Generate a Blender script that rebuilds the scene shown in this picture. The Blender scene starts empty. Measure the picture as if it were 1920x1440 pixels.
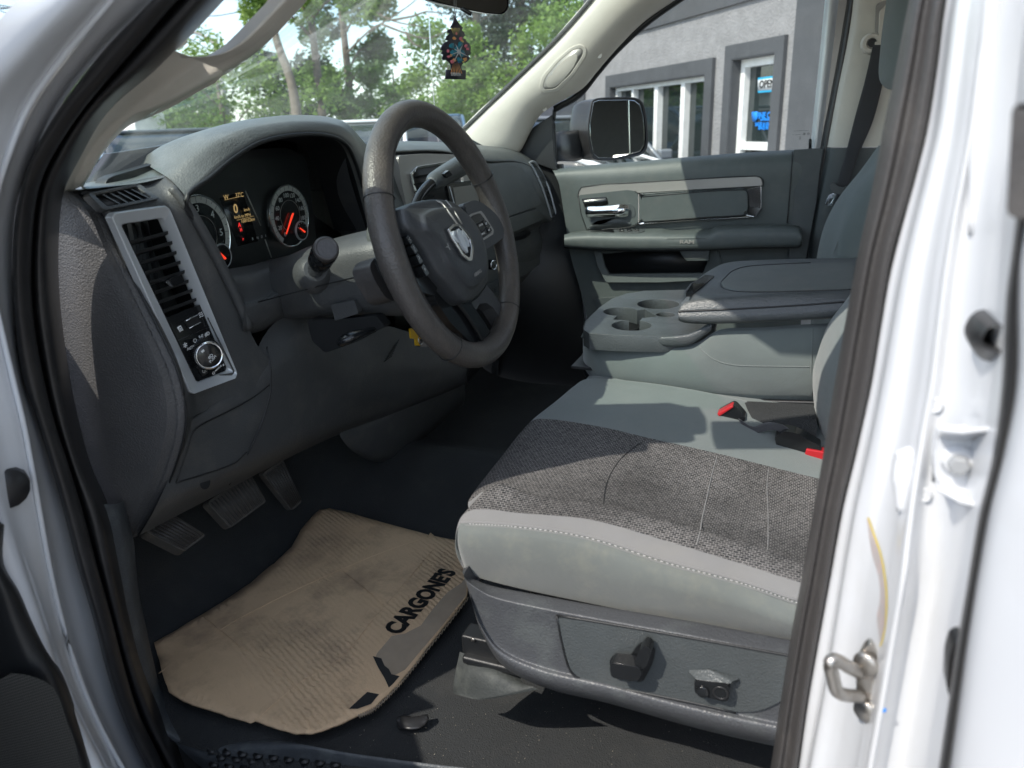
import bpy, bmesh, math, random
from mathutils import Vector, Matrix, noise
S = bpy.context.scene
V = Vector
rad = math.radians
# ------------------------------------------------------------------ camera
CAM = V((-1.40, 0, 1.55)); FOC = 1387.0
_p, _a, _r = rad(19.4), rad(22), rad(2.15)
_f = V((math.cos(_p)*math.cos(_a), math.cos(_p)*math.sin(_a), -math.sin(_p)))
_r0 = V((math.sin(_a), -math.cos(_a), 0)); _u0 = _r0.cross(_f)
_R = _r0*math.cos(_r) - _u0*math.sin(_r); _U = _u0*math.cos(_r) + _r0*math.sin(_r)
cd = bpy.data.cameras.new('camera'); co = bpy.data.objects.new('camera', cd); S.collection.objects.link(co)
m = Matrix((( _R.x, _U.x, -_f.x, CAM.x), (_R.y, _U.y, -_f.y, CAM.y), (_R.z, _U.z, -_f.z, CAM.z), (0, 0, 0, 1)))
co.matrix_world = m
cd.sensor_fit = 'HORIZONTAL'; cd.sensor_width = 36; cd.lens = 36*FOC/1920
cd.clip_start = .05; cd.clip_end = 2000
cd.dof.use_dof = True; cd.dof.focus_distance = 1.35; cd.dof.aperture_fstop = 6.0
S.camera = co
# ------------------------------------------------------------------ light
SUN_TO = V((-.66, .40, .85)).normalized()           # direction towards the sun
sl = bpy.data.lights.new('sun', 'SUN'); sl.energy = 2.4; sl.angle = rad(.5); sl.color = (1, .94, .85)
so = bpy.data.objects.new('sun', sl); S.collection.objects.link(so)
so.rotation_euler = SUN_TO.to_track_quat('Z', 'Y').to_euler()
w = bpy.data.worlds.new('World'); S.world = w; w.use_nodes = True
nt = w.node_tree; bg = nt.nodes['Background']
sky = nt.nodes.new('ShaderNodeTexSky'); sky.sky_type = 'NISHITA'; sky.sun_disc = False
sky.sun_elevation = math.asin(SUN_TO.z); sky.sun_rotation = math.atan2(SUN_TO.x, SUN_TO.y)
tc = nt.nodes.new('ShaderNodeTexCoord'); mp = nt.nodes.new('ShaderNodeMapping'); mp.inputs['Scale'].default_value = (1, 1, 2.4)
nz = nt.nodes.new('ShaderNodeTexNoise'); nz.inputs['Scale'].default_value = 2.6; nz.inputs['Detail'].default_value = 9; nz.inputs['Roughness'].default_value = .56
cr_ = nt.nodes.new('ShaderNodeValToRGB'); cr_.color_ramp.elements[0].position = .46; cr_.color_ramp.elements[1].position = .66
mx = nt.nodes.new('ShaderNodeMix'); mx.data_type = 'RGBA'; mx.inputs[7].default_value = (6.8, 7.2, 7.8, 1)
nt.links.new(tc.outputs['Generated'], mp.inputs[0]); nt.links.new(mp.outputs[0], nz.inputs['Vector'])
nt.links.new(nz.outputs[0], cr_.inputs[0]); nt.links.new(cr_.outputs[0], mx.inputs[0])
nt.links.new(sky.outputs[0], mx.inputs[6]); nt.links.new(mx.outputs[2], bg.inputs['Color'])
bg.inputs['Strength'].default_value = .15
S.view_settings.view_transform = 'Standard'; S.view_settings.look = 'None'
S.view_settings.exposure = 1.06; S.view_settings.gamma = 1
S.cycles.max_bounces = 10; S.cycles.transparent_max_bounces = 16; S.cycles.use_denoising = True
S.cycles.sample_clamp_indirect = 6

# ------------------------------------------------------------------ photo pixel -> point on a named plane of the truck
def ray(u, v): return _f + _R*((u-960)/FOC) - _U*((v-720)/FOC)
def PX(u, v, x): d = ray(u, v); return CAM + d*((x-CAM.x)/d.x)
def PY(u, v, y): d = ray(u, v); return CAM + d*((y-CAM.y)/d.y)
def PZ(u, v, z): d = ray(u, v); return CAM + d*((z-CAM.z)/d.z)
def PP(u, v, p0, n): d = ray(u, v); return CAM + d*((p0-CAM).dot(n)/d.dot(n))
def xs(pts, x): return [PX(a, b, x) for a, b in pts]
def ys(pts, y): return [PY(a, b, y) for a, b in pts]
def zs(pts, z): return [PZ(a, b, z) for a, b in pts]
def x3(pts): return [PX(*p) for p in pts]
def y3(pts): return [PY(*p) for p in pts]

# ------------------------------------------------------------------ materials
def nodes(m):
    m.use_nodes = True; t = m.node_tree; return t, t.nodes['Principled BSDF'], t.nodes['Material Output']
def mat(name, col, rough=.5, metal=0, grain=None, gs=.3, dirt=0, dirtcol=(.30, .27, .23), dscale=9, coat=0, spec=.5, det=3, var=.12, sheen=0, bd=.0010):
    """principled surface, with a pebbled grain (bump) and soft blotches of dust"""
    m = bpy.data.materials.new(name); t, b, o = nodes(m); N = t.nodes.new; L = t.links.new
    b.inputs['Roughness'].default_value = rough; b.inputs['Metallic'].default_value = metal
    b.inputs['Specular IOR Level'].default_value = spec
    b.inputs['Coat Weight'].default_value = coat; b.inputs['Coat Roughness'].default_value = .06
    b.inputs['Sheen Weight'].default_value = sheen; b.inputs['Sheen Roughness'].default_value = .6
    g = N('ShaderNodeTexCoord')
    n1 = N('ShaderNodeTexNoise'); n1.inputs['Scale'].default_value = dscale; n1.inputs['Detail'].default_value = 7; n1.inputs['Roughness'].default_value = .65
    L(g.outputs['Object'], n1.inputs['Vector'])
    r = N('ShaderNodeValToRGB'); r.color_ramp.elements[0].position = .3; r.color_ramp.elements[1].position = .75
    c = V(col[:3]); a = c*(1-var); z = c*(1+var)
    r.color_ramp.elements[0].color = (*a, 1); r.color_ramp.elements[1].color = (*z, 1)
    L(n1.outputs[0], r.inputs[0]); out = r.outputs[0]
    if dirt:
        n2 = N('ShaderNodeTexNoise'); n2.inputs['Scale'].default_value = dscale*2.3; n2.inputs['Detail'].default_value = 10; n2.inputs['Roughness'].default_value = .7
        L(g.outputs['Object'], n2.inputs['Vector'])
        r2 = N('ShaderNodeValToRGB'); r2.color_ramp.elements[0].position = .5; r2.color_ramp.elements[1].position = .78
        r2.color_ramp.elements[1].color = (dirt, dirt, dirt, 1)
        L(n2.outputs[0], r2.inputs[0])
        x = N('ShaderNodeMix'); x.data_type = 'RGBA'; x.inputs[7].default_value = (*dirtcol, 1)
        L(r2.outputs[0], x.inputs[0]); L(out, x.inputs[6]); out = x.outputs[2]
    L(out, b.inputs['Base Color'])
    if grain:
        v = N('ShaderNodeTexVoronoi'); v.feature = 'SMOOTH_F1'; v.inputs['Scale'].default_value = grain*1.2; v.inputs['Smoothness'].default_value = .6
        n3 = N('ShaderNodeTexNoise'); n3.inputs['Scale'].default_value = grain*.8; n3.inputs['Detail'].default_value = det
        L(g.outputs['Object'], v.inputs['Vector']); L(g.outputs['Object'], n3.inputs['Vector'])
        ma = N('ShaderNodeMath'); ma.operation = 'ADD'; L(v.outputs['Distance'], ma.inputs[0]); L(n3.outputs[0], ma.inputs[1])
        bp = N('ShaderNodeBump'); bp.inputs['Strength'].default_value = min(gs*.9, 1); bp.inputs['Distance'].default_value = bd
        L(ma.outputs[0], bp.inputs['Height']); L(bp.outputs[0], b.inputs['Normal'])
    return m
def glass(name, tint=(.93, .98, .96), haze=0.0, hscale=3, gl=1.0):
    m = bpy.data.materials.new(name); m.use_nodes = True; t = m.node_tree; t.nodes.clear(); N = t.nodes.new; L = t.links.new
    o = N('ShaderNodeOutputMaterial'); tr = N('ShaderNodeBsdfTransparent'); tr.inputs[0].default_value = (*tint, 1)
    g = N('ShaderNodeBsdfGlossy'); g.inputs['Roughness'].default_value = .02
    lw = N('ShaderNodeLayerWeight'); lw.inputs[0].default_value = .22
    mu = N('ShaderNodeMath'); mu.operation = 'MULTIPLY'; mu.inputs[1].default_value = gl; L(lw.outputs['Fresnel'], mu.inputs[0])
    x = N('ShaderNodeMixShader'); L(mu.outputs[0], x.inputs[0]); L(tr.outputs[0], x.inputs[1]); L(g.outputs[0], x.inputs[2])
    last = x
    if haze:
        d = N('ShaderNodeBsdfDiffuse'); d.inputs[0].default_value = (.8, .84, .80, 1)
        tl = N('ShaderNodeBsdfTranslucent'); tl.inputs[0].default_value = (.8, .84, .80, 1)
        ad = N('ShaderNodeMixShader'); ad.inputs[0].default_value = .55; L(d.outputs[0], ad.inputs[1]); L(tl.outputs[0], ad.inputs[2])
        tc = N('ShaderNodeTexCoord'); n = N('ShaderNodeTexNoise'); n.inputs['Scale'].default_value = hscale; n.inputs['Detail'].default_value = 12; n.inputs['Roughness'].default_value = .68
        mp = N('ShaderNodeMapping'); mp.inputs['Scale'].default_value = (1, 1.6, 3)
        L(tc.outputs['Object'], mp.inputs[0]); L(mp.outputs[0], n.inputs['Vector'])
        r = N('ShaderNodeMapRange'); r.inputs[1].default_value = .42; r.inputs[2].default_value = .75; r.inputs[3].default_value = haze*.25; r.inputs[4].default_value = haze
        L(n.outputs[0], r.inputs[0])
        y = N('ShaderNodeMixShader'); L(r.outputs[0], y.inputs[0]); L(x.outputs[0], y.inputs[1]); L(ad.outputs[0], y.inputs[2]); last = y
    L(last.outputs[0], o.inputs[0]); return m
def emit(name, col, s):
    m = bpy.data.materials.new(name); t, b, o = nodes(m)
    b.inputs['Base Color'].default_value = (.02, .02, .02, 1); b.inputs['Emission Color'].default_value = (*col, 1); b.inputs['Emission Strength'].default_value = s; return m

M = {}
M['dash'] = mat('charcoal moulded plastic', (.060, .063, .065), .46, grain=420, gs=.35, dirt=.16, dscale=8)
M['dashtop'] = mat('grained dash pad', (.105, .110, .104), .40, grain=330, gs=.5, dirt=.22, dirtcol=(.34, .34, .32), dscale=7)
M['dashlite'] = mat('slate dash plastic', (.085, .092, .088), .48, grain=420, gs=.3, dirt=.15)
M['endcap'] = mat('grained dash side panel', (.074, .073, .074), .55, grain=380, gs=.9, dirt=.15, dirtcol=(.2, .18, .16))
M['black'] = mat('matt black plastic', (.012, .013, .014), .45, grain=600, gs=.15, var=.2)
M['gloss'] = mat('satin black plastic', (.010, .011, .012), .16, var=.2)
M['rubber'] = mat('black rubber seal', (.020, .020, .021), .36, grain=160, gs=.12, dirt=.25, dirtcol=(.10, .095, .09), dscale=5)
M['trimseal'] = mat('worn dark seal', (.050, .047, .046), .42, grain=240, gs=.2, dirt=.3, dirtcol=(.16, .145, .13), dscale=6)
M['beige'] = mat('beige pillar plastic', (.58, .55, .485), .55, grain=420, gs=.22, dirt=.1, dirtcol=(.3, .27, .22), var=.05)
M['white'] = mat('white car paint', (.60, .615, .635), .28, coat=.6, dirt=.22, dirtcol=(.42, .40, .36), dscale=3.5, var=.03)
M['seam'] = mat('grey seam sealer', (.30, .31, .32), .5)
M['chrome'] = mat('chrome', (.82, .84, .86), .08, metal=1, var=.03)
M['satin'] = mat('satin silver trim', (.55, .58, .60), .30, metal=.25, var=.05)
M['silverp'] = mat('silver painted plastic', (.33, .32, .30), .34, metal=.35, var=.05)
M['teal'] = mat('grey green cloth', (.125, .145, .138), .9, grain=900, gs=.5, dirt=.12, dirtcol=(.2, .2, .18), sheen=.4)
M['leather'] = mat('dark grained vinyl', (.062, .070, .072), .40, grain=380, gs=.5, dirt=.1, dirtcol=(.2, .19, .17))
M['conslid'] = mat('worn vinyl lid inset', (.095, .105, .10), .5, grain=500, gs=.4, dirt=.35, dirtcol=(.2, .185, .16), dscale=12)
M['door'] = mat('slate door plastic', (.080, .094, .092), .5, grain=420, gs=.3, dirt=.1)
M['doordark'] = mat('dark slate vinyl', (.060, .071, .073), .5, grain=420, gs=.3, dirt=.08)
M['rim'] = mat('worn grained rim', (.066, .060, .055), .40, grain=330, gs=.55, dirt=.40, dirtcol=(.20, .17, .14), dscale=5)
M['airbag'] = mat('grained airbag cover', (.042, .046, .050), .45, grain=420, gs=.4, dirt=.1, dirtcol=(.14, .12, .10))
M['carpet'] = mat('black carpet', (.024, .026, .027), .95, grain=420, gs=1.1, dirt=.16, dirtcol=(.11, .10, .085), dscale=5, det=8, sheen=.0)
M['mat'] = mat('dusty threshold plastic', (.060, .068, .075), .5, grain=300, gs=.4, dirt=.5, dirtcol=(.17, .19, .19), dscale=14)
M['trimplastic'] = mat('scuffed seat side plastic', (.062, .065, .070), .42, grain=330, gs=.5, dirt=.45, dirtcol=(.15, .17, .16), dscale=6)
M['steel'] = mat('worn steel', (.42, .40, .37), .3, metal=.9, dirt=.5, dirtcol=(.30, .17, .08), dscale=40)
M['dialband'] = mat('silver dial band', (.55, .54, .52), .4, var=.03)
M['red'] = mat('red plastic', (.40, .015, .02), .3)
M['yellow'] = mat('yellow tag', (.75, .45, .01), .45)
M['inkw'] = mat('white print', (.75, .76, .76), .5, var=.02)
M['inkb'] = mat('black print', (.02, .02, .02), .6)
M['inkblue'] = mat('blue vinyl lettering', (.01, .22, .75), .4)
M['flap'] = mat('dusty grey green cover', (.036, .041, .040), .7, grain=300, gs=.4, dirt=.4, dirtcol=(.16, .17, .15))
M['pedal'] = mat('dusty worn pedal rubber', (.075, .070, .064), .6, dirt=.7, dirtcol=(.20, .17, .14), dscale=25)
M['needle'] = emit('lit red needle', (1, .05, .02), .6)
M['lcd'] = emit('amber display digits', (1, .66, .28), .20)
M['lcdred'] = emit('red warning lamp', (1, .03, .03), .45)
M['shield'] = glass('windscreen glass', (.88, .97, .92), .10, 4, .4)
M['win'] = glass('side window glass', (.92, .97, .95), .0, gl=.55)
M['lens'] = glass('cluster lens', (.9, .95, .93), .03, 20, .45)
M['mirrorglass'] = mat('mirror', (.8, .82, .83), .01, metal=1, var=0)

def knit():
    m = bpy.data.materials.new('open knit seat fabric'); t, b, o = nodes(m); N = t.nodes.new; L = t.links.new
    g = N('ShaderNodeTexCoord'); sx_ = N('ShaderNodeSeparateXYZ'); L(g.outputs['Object'], sx_.inputs[0]); sb_ = N('ShaderNodeMath'); sb_.operation = 'ADD'; L(sx_.outputs[0], sb_.inputs[0]); L(sx_.outputs[2], sb_.inputs[1])
    cx_ = N('ShaderNodeCombineXYZ'); L(sb_.outputs[0], cx_.inputs[0]); L(sx_.outputs[1], cx_.inputs[1])
    mp = N('ShaderNodeMapping'); mp.inputs['Rotation'].default_value = (0, 0, rad(90)); L(cx_.outputs[0], mp.inputs[0])
    nn = N('ShaderNodeTexNoise'); nn.inputs['Scale'].default_value = 60; L(g.outputs['Object'], nn.inputs['Vector'])
    mv = N('ShaderNodeVectorMath'); mv.operation = 'SCALE'; mv.inputs[3].default_value = .0035; L(nn.outputs['Color'], mv.inputs[0])
    ad = N('ShaderNodeVectorMath'); L(mp.outputs[0], ad.inputs[0]); L(mv.outputs[0], ad.inputs[1])
    br = N('ShaderNodeTexBrick'); br.offset = .5; L(ad.outputs[0], br.inputs['Vector'])
    br.inputs['Scale'].default_value = 1; br.inputs['Brick Width'].default_value = .0058; br.inputs['Row Height'].default_value = .0042
    br.inputs['Mortar Size'].default_value = .0007; br.inputs['Mortar Smooth'].default_value = .6
    br.inputs['Color1'].default_value = (.012, .013, .015, 1); br.inputs['Color2'].default_value = (.070, .067, .066, 1); br.inputs['Mortar'].default_value = (.21, .20, .19, 1)
    n2 = N('ShaderNodeTexNoise'); n2.inputs['Scale'].default_value = 7; n2.inputs['Detail'].default_value = 8; L(g.outputs['Object'], n2.inputs['Vector'])
    r = N('ShaderNodeMapRange'); n4 = N('ShaderNodeTexNoise'); n4.inputs['Scale'].default_value = 170; n4.inputs['Detail'].default_value = 4; L(g.outputs['Object'], n4.inputs['Vector'])
    am = N('ShaderNodeMath'); am.operation = 'MULTIPLY_ADD'; am.inputs[1].default_value = .9; L(n4.outputs[0], am.inputs[0]); L(n2.outputs[0], am.inputs[2])
    r.inputs[1].default_value = .72; r.inputs[2].default_value = 1.18; r.inputs[3].default_value = .62; r.inputs[4].default_value = 1.4; L(am.outputs[0], r.inputs[0])
    x = N('ShaderNodeVectorMath'); x.operation = 'SCALE'; L(br.outputs[0], x.inputs[0]); L(r.outputs[0], x.inputs[3]); L(x.outputs[0], b.inputs['Base Color'])
    b.inputs['Roughness'].default_value = .9
    bp = N('ShaderNodeBump'); bp.inputs['Strength'].default_value = .9; bp.inputs['Distance'].default_value = .0012; L(br.outputs['Fac'], bp.inputs['Height']); L(bp.outputs[0], b.inputs['Normal'])
    return m
def cloth(name, col, sc=.0022, dirt=.3, dirtcol=(.22, .21, .18)):
    m = mat(name, col, .88, dirt=dirt, dirtcol=dirtcol, dscale=5, sheen=.25)
    t = m.node_tree; N = t.nodes.new; L = t.links.new; b = t.nodes['Principled BSDF']
    g = N('ShaderNodeTexCoord'); hs = []
    for rot in (45, -45):
        mp = N('ShaderNodeMapping'); mp.inputs['Rotation'].default_value = (rad(20), rad(15), rad(rot)); L(g.outputs['Object'], mp.inputs[0])
        w = N('ShaderNodeTexWave'); w.inputs['Scale'].default_value = .5/sc; w.inputs['Distortion'].default_value = .5; L(mp.outputs[0], w.inputs['Vector']); hs.append(w)
    a = N('ShaderNodeMath'); L(hs[0].outputs['Fac'], a.inputs[0]); L(hs[1].outputs['Fac'], a.inputs[1])
    mc_ = N('ShaderNodeMapping'); mc_.inputs['Scale'].default_value = (1.3, 1, 2.2); mc_.inputs['Rotation'].default_value = (rad(25), 0, 0); L(g.outputs['Object'], mc_.inputs[0])
    nc = N('ShaderNodeTexNoise'); nc.inputs['Scale'].default_value = 4.5; nc.inputs['Detail'].default_value = 2; nc.inputs['Distortion'].default_value = .5; L(mc_.outputs[0], nc.inputs['Vector'])
    bc_ = N('ShaderNodeBump'); bc_.inputs['Strength'].default_value = .35; bc_.inputs['Distance'].default_value = .02; L(nc.outputs[0], bc_.inputs['Height'])
    bp = N('ShaderNodeBump'); bp.inputs['Strength'].default_value = .28; bp.inputs['Distance'].default_value = .0006; L(bc_.outputs[0], bp.inputs['Normal']); L(a.outputs[0], bp.inputs['Height']); L(bp.outputs[0], b.inputs['Normal'])
    return m
def grille():
    m = mat('pierced speaker grille', (.03, .031, .032), .5); t = m.node_tree; N = t.nodes.new; L = t.links.new; b = t.nodes['Principled BSDF']
    g = N('ShaderNodeTexCoord'); mp = N('ShaderNodeMapping'); mp.inputs['Rotation'].default_value = (0, rad(90), 0); L(g.outputs['Object'], mp.inputs[0])
    br = N('ShaderNodeTexBrick'); br.offset = .5; L(mp.outputs[0], br.inputs['Vector']); br.inputs['Scale'].default_value = 1
    br.inputs['Brick Width'].default_value = .0034; br.inputs['Row Height'].default_value = .0034; br.inputs['Mortar Size'].default_value = .0007; br.inputs['Mortar Smooth'].default_value = .4
    br.inputs['Color1'].default_value = (.006, .006, .006, 1); br.inputs['Color2'].default_value = (.006, .006, .006, 1); br.inputs['Mortar'].default_value = (.13, .125, .11, 1)
    L(br.outputs[0], b.inputs['Base Color']); bp = N('ShaderNodeBump'); bp.inputs['Strength'].default_value = 1; bp.inputs['Distance'].default_value = .001; L(br.outputs['Fac'], bp.inputs['Height']); L(bp.outputs[0], b.inputs['Normal'])
    return m
M['grille'] = grille()
M['knit'] = knit()
M['bolster'] = cloth('light grey bolster cloth', (.170, .169, .166))
M['sidecloth'] = cloth('grey green seat cloth', (.108, .120, .112), dirt=.5, dirtcol=(.24, .23, .17))
M['tealcloth'] = cloth('slate green seat cloth', (.112, .135, .130), dirt=.15)
M['belt'] = cloth('charcoal seat belt webbing', (.03, .031, .035), .0016, 0)

# ------------------------------------------------------------------ mesh helpers
def link(o, parent=None):
    S.collection.objects.link(o)
    if parent is not None: o.parent = parent
    return o
def mesh(name, verts, faces, mt, parent=None, smooth=True, fm=None):
    me = bpy.data.meshes.new(name); me.from_pydata([tuple(v) for v in verts], [], faces)
    ms = mt if isinstance(mt, (list, tuple)) else [mt]
    for q in ms: me.materials.append(q)
    if fm: me.polygons.foreach_set('material_index', fm)
    if smooth: me.polygons.foreach_set('use_smooth', [True]*len(me.polygons))
    me.update(); return link(bpy.data.objects.new(name, me), parent)
def cr1(pts, n):
    out = []; L = len(pts)
    for i in range(L-1):
        p0 = pts[max(i-1, 0)]; p1 = pts[i]; p2 = pts[i+1]; p3 = pts[min(i+2, L-1)]
        if i == 0: p0 = p1*2-p2
        if i == L-2: p3 = p2*2-p1
        # centripetal style: limit tangents by the local segment length
        l = (p2-p1).length; a = (p1-p0).length; b = (p3-p2).length
        m1 = (p2-p0)*(l/max(a+l, 1e-9)); m2 = (p3-p1)*(l/max(b+l, 1e-9))
        for k in range(n):
            t = k/n; t2 = t*t; t3 = t2*t
            out.append(p1*(2*t3-3*t2+1)+m1*(t3-2*t2+t)+p2*(-2*t3+3*t2)+m2*(t3-t2))
    out.append(pts[-1].copy()); return out
def net(name, rows, mt, parent=None, nu=5, nv=5, thick=0, fm=None, bump=None, wrap=False):
    """smooth skin through a grid of points; fm(row_segment, column_segment) -> material slot"""
    R1 = [cr1(r, nu) for r in rows]; n = len(R1[0]); cols = [cr1([r[j] for r in R1], nv) for j in range(n)]
    m = len(cols[0]); vs = [cols[j][i] for i in range(m) for j in range(n)]
    if bump: vs = [bump(v) for v in vs]
    fs = []; idx = []
    for i in range(m-1):
        for j in range(n-1):
            fs.append((i*n+j, i*n+j+1, (i+1)*n+j+1, (i+1)*n+j)); idx.append(fm(i/nv, j/nu) if fm else 0)
    o = mesh(name, vs, fs, mt, parent, True, idx if fm else None)
    if thick:
        s = o.modifiers.new('s', 'SOLIDIFY'); s.thickness = thick; s.offset = 0
    return o
def bevel(o, w=.003, seg=3, ang=35):
    if w:
        b = o.modifiers.new('b', 'BEVEL'); b.width = w; b.segments = seg; b.limit_method = 'ANGLE'; b.angle_limit = rad(ang); b.harden_normals = True
    return o
def fillet(pts, r, k=4):
    out = []; n = len(pts)
    for i in range(n):
        p = pts[i]; a = pts[i-1]-p; b = pts[(i+1) % n]-p
        d = min(r, a.length*.48, b.length*.48); A = p+a.normalized()*d; B = p+b.normalized()*d
        for j in range(k+1):
            t = j/k; out.append(A*(1-t)**2+p*2*t*(1-t)+B*t*t)
    return out
def plate(name, pts, n, mt, parent=None, r=0, bw=.002, seg=3, k=4):
    """outline + extrusion vector n -> bevelled solid"""
    if r: pts = fillet(pts, r, k)
    N = len(pts); n = V(n); vs = list(pts)+[p+n for p in pts]
    fs = [tuple(range(N)), tuple(range(2*N-1, N-1, -1))]+[(i, i+N, (i+1) % N+N, (i+1) % N) for i in range(N)]
    o = mesh(name, vs, fs, mt, parent)
    bm = bmesh.new(); bm.from_mesh(o.data); bmesh.ops.recalc_face_normals(bm, faces=bm.faces)
    bmesh.ops.triangulate(bm, faces=[f for f in bm.faces if len(f.verts) > 4]); bm.to_mesh(o.data); bm.free()
    return bevel(o, bw, seg)
def ringplate(name, outer, inner, n, mt, parent=None, r=0, ri=0, bw=.002, inner_shift=None):
    if r: outer = fillet(outer, r); inner = fillet(inner, ri or r*.6)
    N = len(outer); n = V(n); sh = V(inner_shift) if inner_shift else V((0, 0, 0)); inner = [p+sh for p in inner]
    vs = outer+inner+[p+n for p in outer]+[p+n for p in inner]; fs = []
    for i in range(N):
        j = (i+1) % N
        fs += [(i, j, N+j, N+i), (2*N+i, 3*N+i, 3*N+j, 2*N+j), (i, 2*N+i, 2*N+j, j), (N+i, N+j, 3*N+j, 3*N+i)]
    o = mesh(name, vs, fs, mt, parent)
    bm = bmesh.new(); bm.from_mesh(o.data); bmesh.ops.recalc_face_normals(bm, faces=bm.faces); bm.to_mesh(o.data); bm.free()
    return bevel(o, bw, 2)
def proj(P):
    q = P-CAM; w_ = q.dot(_f); return 960+FOC*q.dot(_R)/w_, 720-FOC*q.dot(_U)/w_
def inpoly(u, v, poly):
    c = False
    for i in range(len(poly)):
        (x1, y1), (x2, y2) = poly[i-1], poly[i]
        if (y1 > v) != (y2 > v) and u < (x2-x1)*(v-y1)/(y2-y1)+x1: c = not c
    return c
def opening(o, poly):
    """cut an opening in a panel, its outline given as seen in the photograph"""
    bm = bmesh.new(); bm.from_mesh(o.data)
    bmesh.ops.delete(bm, geom=[f for f in bm.faces if inpoly(*proj(f.calc_center_median()), poly)], context='FACES'); bm.to_mesh(o.data); bm.free()
def caster(o):
    from mathutils.bvhtree import BVHTree
    return BVHTree.FromPolygons([v.co for v in o.data.vertices], [p.vertices for p in o.data.polygons])
def hit(b, u, v, off=0):
    h = b.ray_cast(CAM, ray(u, v).normalized())[0]
    return None if h is None else h+V((-off, 0, 0))
def onto(b, u, v, o=0):
    d = ray(u, v).normalized(); h = b.ray_cast(CAM, d)[0]
    return None if h is None else h-d*o
def ontol(b, l, o=0): return [p for p in (onto(b, u, v, o) for u, v in l) if p]
def frame_of(t, up=V((0, 0, 1))):
    t = t.normalized(); a = up.cross(t)
    if a.length < 1e-3: a = V((1, 0, 0)).cross(t)
    a.normalize(); return a, t.cross(a)
def tube(name, pts, r, mt, parent=None, seg=12, sm=4, closed=False, flat=1.0, caps=True, up=V((0, 0, 1))):
    rs = r if isinstance(r, (list, tuple)) else [r]*len(pts)
    if sm > 1:
        if closed: pts = list(pts)+[pts[0]]; rs = list(rs)+[rs[0]]
        q = cr1(list(pts), sm); rr = [x.x for x in cr1([V((a, 0, 0)) for a in rs], sm)]
        if closed: q = q[:-1]; rr = rr[:-1]
    else: q = list(pts); rr = list(rs)
    n = len(q); vs = []; fs = []
    for i, p in enumerate(q):
        t = (q[(i+1) % n]-q[i-1]) if closed or 0 < i < n-1 else (q[1]-q[0] if i == 0 else q[-1]-q[-2])
        a, b = frame_of(t, up)
        for k in range(seg):
            th = 2*math.pi*k/seg; vs.append(p+(a*math.cos(th)+b*math.sin(th)*flat)*rr[i])
    for i in range(n if closed else n-1):
        for k in range(seg):
            fs.append((i*seg+k, i*seg+(k+1) % seg, ((i+1) % n)*seg+(k+1) % seg, ((i+1) % n)*seg+k))
    if not closed and caps: fs += [tuple(range(seg-1, -1, -1)), tuple((n-1)*seg+k for k in range(seg))]
    return mesh(name, vs, fs, mt, parent)
def lathe(name, prof, o0, ax, mt, parent=None, seg=32):
    """prof = [(radius, height along axis)]"""
    ax = V(ax).normalized(); a, b = frame_of(ax); o0 = V(o0); vs = []; fs = []
    for r, h in prof:
        for k in range(seg):
            th = 2*math.pi*k/seg; vs.append(o0+ax*h+(a*math.cos(th)+b*math.sin(th))*r)
    for i in range(len(prof)-1):
        for k in range(seg): fs.append((i*seg+k, i*seg+(k+1) % seg, (i+1)*seg+(k+1) % seg, (i+1)*seg+k))
    fs += [tuple(range(seg-1, -1, -1)), tuple((len(prof)-1)*seg+k for k in range(seg))]
    o = mesh(name, vs, fs, mt, parent); return bevel(o, .0008, 2, 40)
def box(name, c, s, mt, parent=None, bw=.004, rot=None, seg=3):
    c = V(c); s = V(s)/2; vs = []
    for x in (-1, 1):
        for y in (-1, 1):
            for z in (-1, 1):
                p = V((x*s.x, y*s.y, z*s.z)); vs.append(c+(rot @ p if rot else p))
    fs = [(0, 1, 3, 2), (4, 6, 7, 5), (0, 4, 5, 1), (2, 3, 7, 6), (0, 2, 6, 4), (1, 5, 7, 3)]
    return bevel(mesh(name, vs, fs, mt, parent), bw, seg)
def join(name, objs, parent=None):
    """several primitives -> one mesh object (modifiers applied)"""
    dg = bpy.context.evaluated_depsgraph_get(); bm = bmesh.new(); mats = []
    me = bpy.data.meshes.new(name)
    for o in objs:
        dg.update(); e = o.evaluated_get(dg); t = bpy.data.meshes.new_from_object(e)
        mp = []
        for q in t.materials:
            if q not in mats: mats.append(q)
            mp.append(mats.index(q))
        t.transform(o.matrix_world if o.parent is None else o.matrix_world)
        for p in t.polygons: p.material_index = mp[p.material_index] if mp else 0
        bm.from_mesh(t); bpy.data.meshes.remove(t)
    bm.to_mesh(me); bm.free()
    for q in mats: me.materials.append(q)
    for o in objs: bpy.data.objects.remove(o)
    return link(bpy.data.objects.new(name, me), parent)
def bake(o):
    dg = bpy.context.evaluated_depsgraph_get(); dg.update(); t = bpy.data.meshes.new_from_object(o.evaluated_get(dg)); o.modifiers.clear(); o.data = t; return o
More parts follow.
